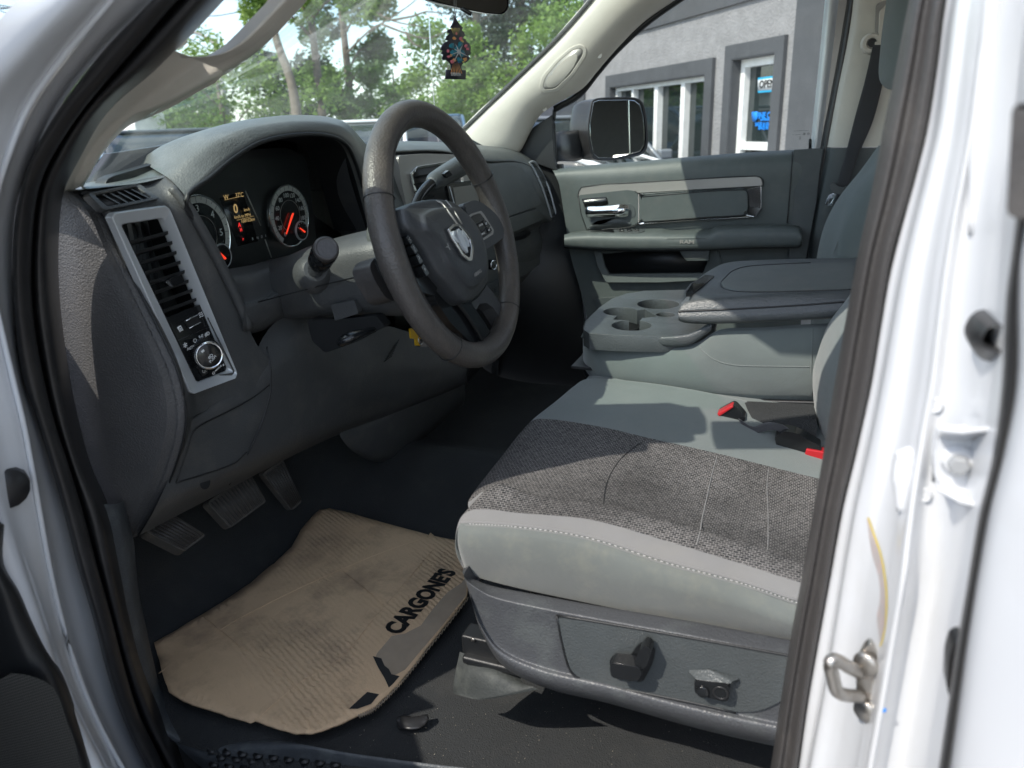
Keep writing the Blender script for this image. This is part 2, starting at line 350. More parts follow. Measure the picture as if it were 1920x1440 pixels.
def text(name, s, loc, xd, yd, size, mt, parent=None, ext=.0004, align='CENTER', bold=0, sx=1):
    c = bpy.data.curves.new(name, 'FONT'); c.body = s; c.size = size; c.extrude = ext; c.align_x = align; c.align_y = 'CENTER'; c.offset = bold; c.resolution_u = 3
    o = bpy.data.objects.new(name, c); S.collection.objects.link(o)
    dg = bpy.context.evaluated_depsgraph_get(); me = bpy.data.meshes.new_from_object(o.evaluated_get(dg)); bpy.data.objects.remove(o)
    xd = V(xd).normalized(); yd = V(yd); yd = (yd-xd*yd.dot(xd)).normalized(); z = xd.cross(yd); xd = xd*sx
    me.transform(Matrix(((xd.x, yd.x, z.x, loc[0]), (xd.y, yd.y, z.y, loc[1]), (xd.z, yd.z, z.z, loc[2]), (0, 0, 0, 1))))
    me.materials.clear(); me.materials.append(mt); me.name = name
    return link(bpy.data.objects.new(name, me), parent)
def root(name, loc, label, cat, group=None):
    o = bpy.data.objects.new(name, None); o.location = loc; o.empty_display_size = .2; S.collection.objects.link(o)
    o['label'] = label; o['category'] = cat
    if group: o['group'] = group
    return o
def tag(o, label, cat, group=None, kind=None):
    if label: o['label'] = label
    if cat: o['category'] = cat
    if group: o['group'] = group
    if kind: o['kind'] = kind
    return o
def structure(o): o['kind'] = 'structure'; return o
# ================================================================== THE TRUCK
truck = root('pickup_truck', (0, 0, 0), 'white pickup truck with its driver side doors open, seen from outside the driver seat', 'pickup truck')
T = truck
def Vm(p, **k): return V((k.get('x', p.x), k.get('y', p.y), k.get('z', p.z)))
# ---- front hinge pillar and windscreen pillar of the driver's side, as one pressed white frame
# columns: rear of fender face, outer edge, fold, start of seal
PIL = [  # (v, fender, outer, fold, sealstart)
 (-170, 120, 250, 330, 440), (-60, 60, 165, 250, 335), (0, 30, 125, 205, 287), (100, -60, 40, 120, 190), (200, -140, -40, 50, 113), (300, -190, -90, 10, 60), (390, -220, -110, -15, 33),
 (480, -230, -118, -20, 25), (560, -225, -110, -12, 27), (640, -220, -100, 5, 33), (720, -205, -85, 24, 47), (800, -185, -60, 43, 75), (880, -160, -35, 58, 98), (960, -140, -10, 72, 123),
 (1060, -110, 25, 90, 148), (1160, -80, 62, 113, 177), (1260, -50, 95, 143, 203), (1340, -20, 130, 175, 230), (1400, 5, 160, 205, 258), (1470, 40, 200, 245, 300), (1560, 120, 290, 340, 400), (1640, 330, 520, 560, 620), (1690, 700, 900, 930, 980), (1700, 1100, 1300, 1330, 1350)]
rows = []
for v, a, b, c, d in PIL:
    up = min(max((300-v)/450, 0), 1)
    rows.append([PX(a, v, -1.02+.12*up), PX(b, v, -.985+.10*up), PX(b+(c-b)*.5, v, -.955+.08*up), PX(c, v, -.925+.08*up), PX((c*.75+d*.25), v, -.888+.05*up), PX(d, v, -.845+.035*up)])
net('door_aperture_frame', rows, M['white'], T, nu=4, nv=6)
# crisp pressed bead along the fold
tube('frame_flange', [PX(c+2, v, -.926+.08*min(max((300-v)/450, 0), 1)) for v, a, b, c, d in PIL[1:20]], .0028, M['white'], T, seg=8, sm=4)
# ---- rubber seal: flat lip, groove and bulb
SE = [  # (v, start, bulb start, bulb end)
 (-170, 440, 500, 590), (-60, 338, 385, 465), (0, 287, 333, 412), (77, 212, 265, 340), (133, 165, 216, 283), (213, 107, 150, 192), (300, 58, 95, 140), (360, 40, 72, 112), (430, 28, 62, 103), (520, 25, 58, 102), (600, 29, 63, 108),
 (700, 42, 80, 122), (790, 72, 102, 140), (870, 96, 128, 162), (960, 122, 155, 200), (1060, 147, 182, 222), (1160, 177, 210, 242), (1260, 203, 236, 268), (1340, 230, 262, 300), (1400, 257, 290, 328), (1470, 300, 330, 370), (1560, 400, 430, 460), (1640, 620, 640, 660), (1690, 980, 990, 1000), (1700, 1350, 1360, 1370)]
rows = []
for v, a, b, c in SE:
    up = min(max((300-v)/450, 0), 1)*.035
    A = PX(a-2, v, -.848+up); A2 = PX(a+5, v, -.866+up); B = PX(b-3, v, -.850+up); B1 = PX(b, v, -.822+up); B2 = PX(b+(c-b)*.25, v, -.836+up); B3 = PX(b+(c-b)*.6, v, -.828+up); C = PX(c, v, -.792+up); D = PX(c+8, v, -.760+up)
    rows.append([A, A2, B, B1, B2, B3, C, D])
net('door_seal', rows, M['rubber'], T, nu=4, nv=5)
# ---- lower kick trim, curving into the sill plate
KT = [  # (v, left, right)
 (940, 190, 232), (1010, 205, 250), (1060, 216, 255), (1120, 230, 262), (1180, 243, 275), (1240, 258, 288), (1290, 270, 303), (1330, 283, 330), (1365, 305, 372), (1395, 335, 450), (1425, 365, 560), (1450, 395, 660), (1490, 440, 900), (1530, 560, 1300), (1560, 700, 1900)]
rows = []
for i, (v, a, b) in enumerate(KT):
    s = min(max((v-1290)/120, 0), 1)
    vb = v if v < 1300 else v-(v-1300)*.25
    A = PX(a-4, v, -.800); Z = PZ(b, vb, .752) if s > .9 else PX(b, vb, -.735)
    mid = A.lerp(Z, .5)+V((-.004, -.012*(1-s), .010*s)); q = A.lerp(Z, .15)+V((-.006, -.004, .006*s)); e = Z+V((.012, .03*(1-s), -.02))
    rows.append([A, q, mid, Z, e])
sill = net('sill_trim', rows, M['mat'], T, nu=4, nv=5)
hx = []; sbv = caster(sill)
for k in range(3):
    for j in range(9):
        u = 402+j*29+(k % 2)*14-(k == 0)*4; v = 1404+k*13+j*(3.2)
        if v > 1450 and u < 1: continue
        c = hit(sbv, u, v)
        if c is None: continue
        vs = [c+V((math.cos(a*math.pi/3)*.0085, math.sin(a*math.pi/3)*.0080, .0006)) for a in range(6)]
        hx.append(plate('h', vs, (0, 0, -.004), M['black'], None, bw=0))
join('sill_grip_pattern', hx, sill)
box('sill_liner', (-.79, .45, .62), (.17, 1.1, .09), M['rubber'], T, .01)
box('sill_panel', (-.87, .40, .50), (.14, 1.1, .16), M['white'], T, .02)
# ---- B pillar: painted post with seal, striker, hinge
BP = [  # v, seal left, seal right, blue edge end
 (-260, 1768, 1838, 1852), (-120, 1737, 1806, 1818), (0, 1705, 1773, 1784), (120, 1682, 1757, 1767), (240, 1657, 1738, 1750), (360, 1634, 1709, 1722), (480, 1608, 1674, 1690), (600, 1586, 1653, 1669), (720, 1565, 1633, 1648), (840, 1546, 1607, 1624),
 (960, 1525, 1578, 1597), (1080, 1504, 1557, 1577), (1200, 1482, 1535, 1557), (1320, 1463, 1514, 1536), (1440, 1445, 1497, 1513), (1560, 1425, 1476, 1493), (1650, 1410, 1462, 1478)]
rows = []
for v, a, b, c in BP:
    rows.append([PX(a+8, v, -.735), PX(a, v, -.765), PX(a+3, v, -.790), PX(a+(b-a)*.30, v, -.806), PX(a+(b-a)*.48, v, -.803), PX(a+(b-a)*.80, v, -.815), PX(b-3, v, -.812), PX(b, v, -.795)])
net('pillar_seal', rows, M['trimseal'], T, nu=4, nv=5)
def bw(v, tab):
    for i in range(len(tab)-1):
        if tab[i][0] <= v <= tab[i+1][0]:
            t = (v-tab[i][0])/(tab[i+1][0]-tab[i][0]); return tab[i][1]*(1-t)+tab[i+1][1]*t
    return tab[0][1] if v < tab[0][0] else tab[-1][1]
blue = [(q[0], q[3]) for q in BP]; sr = [(q[0], q[2]) for q in BP]
edge = [(-260, 1975), (0, 1945), (400, 1903), (480, 1898), (720, 1885), (960, 1848), (1200, 1808), (1440, 1768), (1650, 1735)]
# jamb surface: narrow flange, raised bead, broad face, soft channel, rear fold
VS = [-260, -100, 0, 120, 240, 330, 420, 520, 620, 720, 800, 860, 940, 1010, 1080, 1160, 1240, 1300, 1360, 1440, 1540, 1650]
rows = []
for v in VS:
    b = bw(v, blue); e = bw(v, edge); s = bw(v, sr); W_ = e-b
    low = min(max((v-820)/260, 0), 1)
    rows.append([PX(s-6, v, -.785), PX(s+2, v, -.812), PX(b, v, -.822), PX(b+6, v, -.850), PX(b+W_*(.10+.04*low), v, -.862), PX(b+W_*.22, v, -.868-.004*low), PX(b+W_*(.33+.03*low), v, -.884-.012*low), PX(b+W_*(.42+.05*low), v, -.905-.022*low), PX(b+W_*(.52+.06*low), v, -.902-.004*low),
                 PX(b+W_*.72, v, -.922+.016*low), PX(b+W_*.88, v, -.955+.006*low), PX(e+12, v, -.985)])
post = net('middle_door_pillar', rows, M['white'], T, nu=5, nv=5)
pb_ = caster(post)
def jp(u, v, off=0):
    h = hit(pb_, u, v, off); return h if h else PX(u, v, -.955-off)
def jl(l, off=0): return [jp(u, v, off) for u, v in l]
def flatl(l, off=0):
    """outline laid on one vertical plane through the surface at its middle"""
    q = jl(l); x = sum(p.x for p in q)/len(q); return [PX(u, v, x-off) for u, v in l]
tube('pillar_crease', jl([(1868, -60), (1852, 120), (1836, 300), (1821, 440)]), [.005, .005, .005, .002], M['white'], post, seg=10, sm=5)
tube('pressed_rib', jl([(1690, 960), (1697, 900), (1702, 858), (1708, 844)]), [.003, .0085, .0085, .003], M['white'], post, seg=14, sm=5)
for (u, v, r) in ((1752, 760, .0048), (1732, 928, .0048)):
    lathe('pressed_dimple', [(r, -.003), (r, .0006), (r*.86, .0009), (r*.75, .0002), (.0005, .0002)], jp(u, v), (-1, .35, 0), M['white'], post, 24)
lathe('pen_mark', [(.0016, -.002), (.0016, .0008)], jp(1657, 1332), (-1, .3, 0), M['inkblue'], post, 10)
go = [(1826, 612), (1840, 598), (1862, 594), (1890, 594), (1890, 680), (1862, 680), (1838, 674), (1822, 655), (1816, 634)]
gi = [(1848, 626), (1856, 616), (1868, 614), (1890, 614), (1890, 658), (1868, 658), (1856, 654), (1846, 646), (1844, 636)]
gr = ringplate('rubber_grommet', flatl(go, .010), flatl(gi, .016), (.02, 0, 0), M['rubber'], post, r=.006, bw=.003)
plate('grommet_well', flatl(gi, -.002), (.004, 0, 0), M['black'], gr, bw=0)
# hinge bracket with bolt
hb = [(1762, 812), (1800, 818), (1868, 806), (1864, 938), (1810, 930), (1775, 920), (1752, 900), (1752, 850)]
hq = flatl(hb, .012); hx = hq[0].x
hg = plate('door_hinge', hq, (.016, 0, 0), M['white'], post, r=.005, bw=.003)
def hxp(u, v, o): return PX(u, v, hx-o)
plate('hinge_flange', [hxp(1760, 812, 0), hxp(1805, 820, 0), hxp(1868, 806, 0), hxp(1874, 797, .026), hxp(1805, 806, .022), hxp(1764, 802, .016)], (0, 0, -.003), M['white'], hg, bw=.001)
plate('hinge_flange', [hxp(1755, 902, 0), hxp(1805, 924, 0), hxp(1864, 938, 0), hxp(1862, 952, .020), hxp(1800, 936, .018), hxp(1757, 912, .012)], (0, 0, -.003), M['white'], hg, bw=.001)
bc = hxp(1798, 864, 0)
lathe('bolt', [(.0098, 0), (.0098, .002), (.0078, .0035), (.0076, .004)], bc, (-1, .15, 0), M['white'], hg, 32)
lathe('bolt_head', [(.0062, .003), (.0062, .0085), (.0052, .010), (.001, .010)], bc, (-1, .15, 0), M['seam'], hg, 6)
tube('hinge_gap', jl([(1762, 803), (1753, 830), (1750, 900)], .001), .0012, M['seam'], hg, 6, 3)
# striker loop and plate
pb = [(1622, 1215), (1634, 1207), (1646, 1230), (1645, 1275), (1640, 1310), (1636, 1335), (1624, 1362), (1612, 1335), (1606, 1300), (1604, 1250)]
sq = flatl(pb, .006); sx_ = sq[0].x
st = plate('door_striker', sq, (.008, .0, 0), M['steel'], T, r=.004, bw=.002)
tube('striker_loop', [PX(1612, 1262, sx_), PX(1590, 1250, sx_-.022), PX(1566, 1237, sx_-.028), PX(1557, 1243, sx_-.030), PX(1562, 1270, sx_-.030), PX(1569, 1295, sx_-.030), PX(1585, 1303, sx_-.024), PX(1614, 1305, sx_)], .0048, M['steel'], st, seg=12, sm=5)
for v_ in (1243, 1332): lathe('screw', [(.009, 0), (.009, .003), (.006, .005)], PX(1625, v_, sx_-.001), (-1, .5, 0), M['steel'], st, 20)
stk = [(1625, 972, 1629, 968), (1629, 1005, 1640, 1000), (1635, 1040, 1652, 1035), (1647, 1080, 1659, 1072), (1650, 1120, 1663, 1110), (1644, 1155, 1662, 1160), (1648, 1190, 1656, 1195), (1650, 1205, 1651, 1208)]
net('warning_label', [[jp(a, b, .0012), jp((a+c)/2, (b+d)/2, .0012), jp(c, d, .0012)] for a, b, c, d in stk], mat('faded label', (.40, .36, .35), .5, dirt=.6, dirtcol=(.6, .35, .32), dscale=60), post, 3, 4)
net('label_border', [[jp(c-3, d, .0022), jp(c, d, .0022)] for a, b, c, d in stk], mat('yellow label edge', (.65, .50, .06), .5), post, 2, 4)
# ---- rear door, standing open, hinged on the post
rd = [(-260, 1978, 1995), (0, 1950, 1966), (190, 1932, 1948), (400, 1906, 1926), (480, 1896, 1913), (560, 1886, 1909), (720, 1878, 1906), (860, 1860, 1880), (960, 1836, 1855), (1080, 1816, 1833), (1200, 1796, 1814), (1320, 1778, 1797), (1440, 1760, 1780), (1650, 1728, 1748)]
rows = [[PX(a+10, v, -.985), PX(a, v, -1.0), PX(a+2, v, -1.012), PX((a+b)/2, v, -1.022), PX(b, v, -1.018), PX(b+4, v, -1.010)] for v, a, b in rd]
rows2 = [[PX(b-2, v, -1.012), PX(b+2, v, -1.026), PX(b+14, v, -1.040), PX(b+60, v, -1.055), PX(b+220, v, -1.09), PX(b+520, v, -1.14)] for v, a, b in rd]
rdoor = net('rear_door', rows2, M['white'], T, 4, 5)
rdoor['label'] = 'open white rear door at the right edge'
net('rear_door_seal', rows, M['rubber'], rdoor, 4, 5)
plate('door_check_cover', xs([(1786, 1210), (1797, 1203), (1806, 1203), (1795, 1310), (1780, 1308), (1775, 1290), (1777, 1240)], -.99), (.014, 0, 0), M['rubber'], T, r=.004, bw=.003)
plate('window_frame_end', xs([(1897, 195), (1940, 190), (1940, 412), (1886, 408)], -1.045), (.02, -.02, 0), M['trimseal'], rdoor, r=.004, bw=.004)
# ---- roof, pillars and rear shell that close the cab
rfo = [(-.74, -1.5), (.74, -1.5), (.74, .38), (.66, .47), (.45, .56), (0, .62), (-.45, .56), (-.66, .47), (-.74, .38)]
plate('roof_panel', [V((x, y, 1.90 if y > .5 else 1.925)) for x, y in rfo], (0, 0, .06), M['white'], T, bw=.01)
print('header', [tuple(round(q) for q in proj(V((x, y, 1.93)))) for x, y in rfo])
plate('headliner', [V((x*.98, y-.01, 1.888 if y > .5 else 1.905)) for x, y in rfo], (0, 0, .008), M['beige'], T, bw=.004)
for s in (-1, 1):
    if s == -1: tube('roof_rail', [PX(560, -190, -.80), V((-.755, .12, 1.86)), V((-.75, -.1, 1.90)), V((-.75, -1.3, 1.90))], .035, M['white'], T, 12, 5)
    else: tube('roof_rail', [V((.70, .40, 1.885)), V((.72, .1, 1.91)), V((.73, -1.3, 1.91))], .04, M['beige'], T, 12, 5)
box('cab_rear_wall', (0, -1.45, 1.35), (1.5, .05, 1.25), M['beige'], T, .02)
box('rear_side_panel', (.83, -.80, 1.05), (.08, 1.3, .8), M['doordark'], T, .02)
box('rear_window_post', (.78, -1.15, 1.65), (.06, .5, .5), M['beige'], T, .02)
box('rear_floor', (0, -.95, .66), (1.6, 1.0, .06), M['carpet'], T, .01)
# ---- exterior ahead of the windscreen
net('truck_hood', [[V((x, y, 1.40-.06*((y-1.45)/1.2)**2+.03*(1-(x/.9)**2))) for x in (-.92, -.7, -.4, 0, .4, .7, .92)] for y in (1.45, 1.8, 2.2, 2.6)], M['white'], T, 3, 3)
net('windscreen_cowl', [[V((x, y, z)) for x in (-.80, -.5, 0, .5, .8)] for y, z in ((.98, 1.43), (1.15, 1.42), (1.32, 1.41), (1.46, 1.395))], M['black'], T, 3, 3)
tube('wiper_blade', [PY(212, 305, 1.02), PY(250, 293, 1.06), PY(290, 283, 1.10), PY(335, 268, 1.16)], [.006, .008, .008, .005], M['black'], T, 8, 5)
tube('wiper_arm', [PY(235, 300, 1.05), PY(262, 285, 1.07), PY(300, 283, 1.10)], .005, M['black'], T, 8, 4)
tube('antenna_mast', [PD_ for PD_ in (PY(803, 0, 1.9), PY(812, 170, 1.9), PY(826, 300, 1.9))], .0028, M['chrome'], T, 6, 3)
# fender side behind the front wheel, seen past the pillar's outer edge
net('front_fender', [[V((-1.0, 1.02, z)), V((-1.02, 1.35, z)), V((-1.02, 1.8, z))] for z in (.5, .9, 1.30, 1.41)]+[[V((-.90, 1.02, 1.435)), V((-.92, 1.35, 1.43)), V((-.9, 1.8, 1.42))]], M['white'], T, 3, 3)
box('fender_light_block', (-.86, 1.15, 1.0), (.14, .38, .84), M['white'], T, .01)  # added unseen block, keeps sun from leaking in behind the hinge pillar
# ---- driver's door, standing wide open: black inner panel with speaker grille shows low on the left
dh = V((-1.04, 1.00, 0)); dd = V((-.76, -.65, 0)).normalized(); dn = V((-dd.y, dd.x, 0))   # hinge, door direction, inside face
def dp(s, z, o=0): return dh+dd*s+dn*o+V((0, 0, z))
dn = dn if dn.y < 0 else -dn
drv = plate('front_door', [dp(0, .50), dp(1.0, .50), dp(1.05, .9), dp(1.02, 1.47), dp(.0, 1.45)], -dn*.10, M['white'], T, r=.05, bw=.01)
drv['label'] = 'open driver door with black inner panel, low at left'
plate('inner_panel', [dp(.03, .54, .004), dp(.97, .54, .004), dp(1.0, 1.44, .004), dp(.03, 1.42, .004)], dn*.045, M['black'], drv, r=.05, bw=.012)
tube('wiring_boot', [PX(-20, 905, -.95), PX(4, 912, -.955), PX(16, 918, -.96)], [.026, .026, .020], M['rubber'], T, 14, 4)
tube('wiring_boot', [PX(-30, 1015, -.96), PX(-2, 1018, -.96), PX(10, 1020, -.965)], [.02, .018, .014], M['rubber'], T, 14, 4)
box('map_pocket', dp(.35, .72, .16), (.5, .16, .34), M['black'], drv, .03, Matrix.Rotation(math.atan2(dd.y, dd.x), 3, 'Z'))
# the lower front corner of the open door as seen: upholstered bulge and pierced grille
ed = [(-120, 900, 10, 985), (-120, 1000, 12, 1060), (-120, 1060, 40, 1110), (-130, 1120, 62, 1160), (-130, 1180, 88, 1215), (-130, 1250, 120, 1270), (-130, 1320, 145, 1340), (-130, 1400, 168, 1405), (-130, 1500, 200, 1500)]
rows = []
for i, (a, b, c, d) in enumerate(ed):
    rows.append([PX(a+(c-a)*t, b+(d-b)*t, -.99+o) for t, o in ((0, -.02), (.4, -.03), (.75, -.025), (.93, -.01), (1, .02))])
pnl = net('door_corner_trim', rows, M['black'], drv, 5, 5)
gg = [(-90, 1330, 20, 1262), (-95, 1345, 60, 1268), (-100, 1380, 100, 1290), (-100, 1420, 125, 1350), (-100, 1460, 142, 1400), (-100, 1520, 160, 1480)]
net('speaker_grille', [[PX(a+(c-a)*t, b+(d-b)*t, -1.030+.008*abs(t-.5)) for t in (0, .35, .7, 1)] for a, b, c, d in gg], M['grille'], drv, 4, 4)
# ================================================================== WINDSCREEN AND PILLAR TRIM
# driver's side: base to grab handle (solid), then handle and post either side of the opening
A = [  # v_outer u_outer | v_inner u_inner  (outer = against seal, inner = against glass)
 (104, 372, 152, 350), (112, 345, 168, 322), (128, 305, 200, 268), (150, 265, 245, 220), (185, 213, 290, 200), (240, 163, 333, 180), (285, 120, 385, 150), (318, 92, 417, 133)]
rows = []
for a, b, c, d in A:
    o = PX(a-6, b, -.775); e = PX(c, d, -.705); m1 = PX(a+(c-a)*.15, b+(d-b)*.15, -.752); m2 = PX(a+(c-a)*.55, b+(d-b)*.55, -.712); rows.append([o, m1, m2, e, e+V((.02, .03, -.01))])
atrim = net('windscreen_pillar_trim', rows, M['beige'], T, 5, 5)
hand = [  # handle ring strip: inner edge (opening) -> outer edge (glass side)
 (318, 92, 417, 133), (345, 104, 440, 118), (372, 106, 462, 104), (400, 103, 482, 90), (434, 85, 508, 70), (462, 60, 532, 48), (485, 36, 551, 27), (518, 2, 572, 4), (552, -38, 600, -30), (590, -90, 640, -80)]
rows = []
for a, b, c, d in hand:
    i = PX(a, b, -.745); e = PX(c, d, -.706)
    rows.append([i+V((.01, .022, 0)), i, PX(a+(c-a)*.25, b+(d-b)*.25, -.752), PX(a+(c-a)*.6, b+(d-b)*.6, -.735), PX(a+(c-a)*.72, b+(d-b)*.72, -.727), PX(a+(c-a)*.76, b+(d-b)*.76, -.722), e, e+V((.015, .03, -.01))])
net('grab_handle', rows, M['beige'], atrim, 4, 5)
ps = [(312, 95, 335, 92), (322, 86, 349, 80), (333, 77, 350, 66), (355, 54, 366, 50), (385, 25, 395, 22), (410, 0, 420, -2), (450, -42, 468, -42), (520, -120, 545, -115), (560, -170, 600, -150)]
net('handle_post', [[PX(a-6, b, -.775), PX(a, b, -.765), PX(c, d, -.745), PX(c, d, -.73)] for a, b, c, d in ps], M['beige'], atrim, 4, 5)
# passenger side
Bp = [  # glass edge (u,v) -> door edge (u,v)
 (868, 252, 955, 300), (885, 235, 975, 282), (912, 208, 992, 250), (945, 178, 1013, 215), (985, 140, 1050, 190), (1030, 97, 1092, 165), (1060, 66, 1122, 130), (1092, 30, 1155, 92), (1118, 0, 1205, 42), (1140, -28, 1262, 2), (1180, -80, 1330, -40)]
rows = []
for a, b, c, d in Bp:
    g = PX(a, b, .690); e = PX(c, d, .755); w_ = [PX(a+(c-a)*t, b+(d-b)*t, .690+.065*t-o) for t, o in ((.10, .012), (.35, .026), (.62, .030), (.85, .020))]
    rows.append([g+V((.01, .03, 0)), g]+w_+[e, e+V((.03, .01, 0))])
bt = net('windscreen_pillar_trim', rows, M['beige'], T, 5, 5)
# moulded grab recess on it
ho = [(1010, 164), (1016, 142), (1042, 112), (1070, 88), (1088, 82), (1100, 89), (1100, 104), (1074, 144), (1044, 174), (1016, 175)]
hi = [(1018, 162), (1023, 145), (1046, 117), (1072, 95), (1087, 90), (1093, 94), (1092, 104), (1069, 139), (1041, 166), (1021, 168)]
btb = caster(bt)
gh = ringplate('grab_handle', ontol(btb, ho, .003), ontol(btb, hi, .002), (.012, 0, 0), M['beige'], bt, r=.012, bw=.002)
plate('handle_recess', ontol(btb, hi, .0012), (.006, 0, 0), M['silverp'], gh, r=.010, bw=0)
for u, v in ((1021, 204), (1124, 104)): lathe('screw_cover', [(.0070, 0), (.0070, .0008), (.006, .001)], hit(caster(bt), u, v), (-1, 0, .1), M['beige'], bt, 20)
# small black pillar quarter at the mirror
plate('door_sail', xs([(960, 300), (975, 270), (1000, 238), (1035, 215), (1040, 300), (1046, 322), (1000, 305)], .775), (.02, 0, 0), M['black'], T, bw=.003)
# glass
ledge = [(-8, 700), (140, 350), (188, 306), (240, 235), (330, 182), (417, 133), (482, 90), (560, 18), (640, -80), (700, -160)]
rd_ = [(760, 360), (868, 252), (900, 222), (945, 178), (985, 140), (1030, 97), (1075, 50), (1118, 0), (1180, -80), (1240, -150)]
le = [PX(u+6, v+2, -.708) for u, v in ledge[1:]]; re = [PX(u-2, v, .692) for u, v in rd_[1:]]
rows = []
for l, r_ in zip(le, re):
    row = []
    for t in (0, .12, .3, .5, .7, .88, 1):
        p = l.lerp(r_, t); row.append(p+V((0, .20*math.sin(math.pi*t)**.8, 0)))
    rows.append(row)
net('windscreen', rows, M['shield'], T, 4, 3)
tube('windscreen_edge', [p+V((-.002, .012, 0)) for p in re], .006, M['black'], T, 8, 4)
# ================================================================== DASHBOARD
EC = [((108, 355), (118, 356), (130, 358), (140, 360), (150, 364)), ((101, 415), (130, 405), (165, 398), (178, 398), (190, 402)), ((98, 500), (145, 490), (200, 478), (215, 475), (228, 480)), ((105, 600), (165, 595), (253, 590), (270, 587), (283, 587)),
      ((118, 700), (190, 700), (300, 700), (320, 697), (335, 700)), ((135, 790), (210, 790), (313, 790), (336, 787), (349, 787)), ((158, 870), (225, 870), (290, 880), (315, 877), (330, 872)), ((188, 940), (220, 945), (258, 955), (282, 950), (297, 945)), ((213, 1000), (225, 1004), (238, 1006), (250, 1006), (260, 1004))]
PXC = (-.742, -.736, -.724, -.712, -.706)
rows = []
for k, r_ in enumerate(EC):
    q = [PX(u, v, x) for (u, v), x in zip(r_, PXC)]
    c2 = q[2].lerp(q[3], .12); rows.append([q[0]+V((-.02, .03, 0)), q[0], q[1], q[2], c2, q[3].lerp(c2, .15), q[3]+V((-.004, 0, 0)), q[4], q[4]+V((.012, .008, 0))])
# face: from seam rightwards to the instrument opening
seam = [PX(*r_[4], -.706) for r_ in EC]
FR = [[(150, 358, .85), (185, 351, .86), (240, 342, .86), (290, 334, .835)],
      [(150, 364, None), (190, 354, .845), (265, 338, .835), (310, 330, .815)],
      [(190, 402, None), (215, 400, .802), (312, 380, .795), (347, 374, .775)],
      [(228, 480, None), (252, 482, .800), (350, 472, .792), (392, 448, .775)],
      [(283, 587, None), (300, 587, .798), (398, 580, .788), (440, 540, .776)],
      [(335, 700, None), (350, 698, .795), (450, 688, .782), (478, 640, .778)],
      [(349, 787, None), (385, 770, .795), (470, 735, .780), (520, 690, .775)]]
fr = []
for i, r_ in enumerate(FR):
    row = []
    for (u, v, y) in r_:
        if y is None: row.append(PX(u, v, -.706))
        else: row.append(PY(u, v, y))
    fr.append(row)
dash = net('dashboard', fr, M['dash'], T, 12, 10)
opening(dash, [(222, 414), (312, 400), (434, 697), (366, 724)]); opening(dash, [(172, 365), (258, 348), (292, 371), (200, 390)])
net('side_panel', rows, M['endcap'], dash, 4, 5)
tube('panel_seam', [p+V((-.0015, -.0015, 0)) for p in seam], .0016, M['black'], dash, 8, 5)
# ---- hooded pad over the instruments
lip = [(430, 520), (388, 446), (347, 374), (395, 330), (440, 292), (490, 264), (560, 251), (618, 254), (648, 270), (664, 300), (680, 350), (700, 430)]
LY = [.776, .775, .772, .768, .764, .760, .760, .762, .768, .775, .782, .79]
crown = [(455, 512), (412, 437), (310, 330), (352, 298), (405, 262), (468, 238), (560, 226), (630, 232), (664, 256), (684, 300), (702, 350), (722, 430)]
CY = [.772, .775, .812, .795, .78, .772, .768, .772, .782, .79, .795, .80]
top = [(470, 510), (430, 430), (250, 312), (300, 275), (368, 248), (450, 227), (560, 217), (634, 228), (668, 262), (700, 296), (722, 350), (742, 430)]
TY = [.79, .80, .93, .88, .86, .85, .84, .845, .86, .86, .86, .86]
Lp = [PY(u, v, y) for (u, v), y in zip(lip, LY)]; Cp = [PY(u, v, y) for (u, v), y in zip(crown, CY)]; Tp = [PY(u, v, y) for (u, v), y in zip(top, TY)]
inn = [p+V((.004*(1 if i < 3 else 0), .09, -.006)) for i, p in enumerate(Lp)]
L0 = slice(2, 12)
E1 = [V((p.x, max(p.y+.10, .99), p.z-.018-.042*min(1, max(0, (7-i)/4)))) for i, p in enumerate(Tp)]; E2 = [V((p.x, 1.16, 1.43)) for p in Tp]
# photographs show the pad spreading down to the left towards the pillar
Bk = [PY(188, 330, .93)] 
net('instrument_hood', [inn[L0], [a+V((0, .012, -.001)) for a in Lp[L0]], Lp[L0], [a.lerp(b, .22)+V((0, -.004, .002)) for a, b in zip(Lp, Cp)][L0], Cp[L0], Tp[L0], E1[L0], E2[L0]], M['dashtop'], dash, 5, 5)
hl = [E_[2] for E_ in (Cp, Tp, E1, E2)]
net('dash_top', [[V((-.775, y, z)), V((-.72, y, z+.004)), V((h_.x-.035, y+(h_.y-y)*.7, (z+h_.z)/2)), h_+V((.012, 0, -.001)), h_+V((.05, .0, -.006))] for h_, y, z in zip(hl, (.845, .93, 1.03, 1.16), (1.487, 1.485, 1.465, 1.43))], M['dashtop'], dash, 5, 5)
tube('hood_edge', [p+V((0, -.001, -.001)) for p in Lp[1:11]], .0038, M['black'], dash, 8, 5)
# dark cavity walls and back
net('cluster_cavity', [inn, [a+V((0, .01, -.001)) for a in Lp]], M['black'], dash, 5, 3)
plate('cluster_back', [V((-.70, .905, 1.25)), V((-.19, .905, 1.25)), V((-.19, .905, 1.56)), V((-.60, .905, 1.53)), V((-.70, .905, 1.44))], (0, .02, 0), M['black'], dash, bw=0)
# ridge between bezel and opening
tube('opening_frame', [PY(322, 352, .792), PY(352, 388, .776), PY(396, 462, .772), (PY(440, 550, .772)), PY(468, 616, .772)], [.006, .007, .0075, .0075, .007], M['dash'], dash, 10, 5)
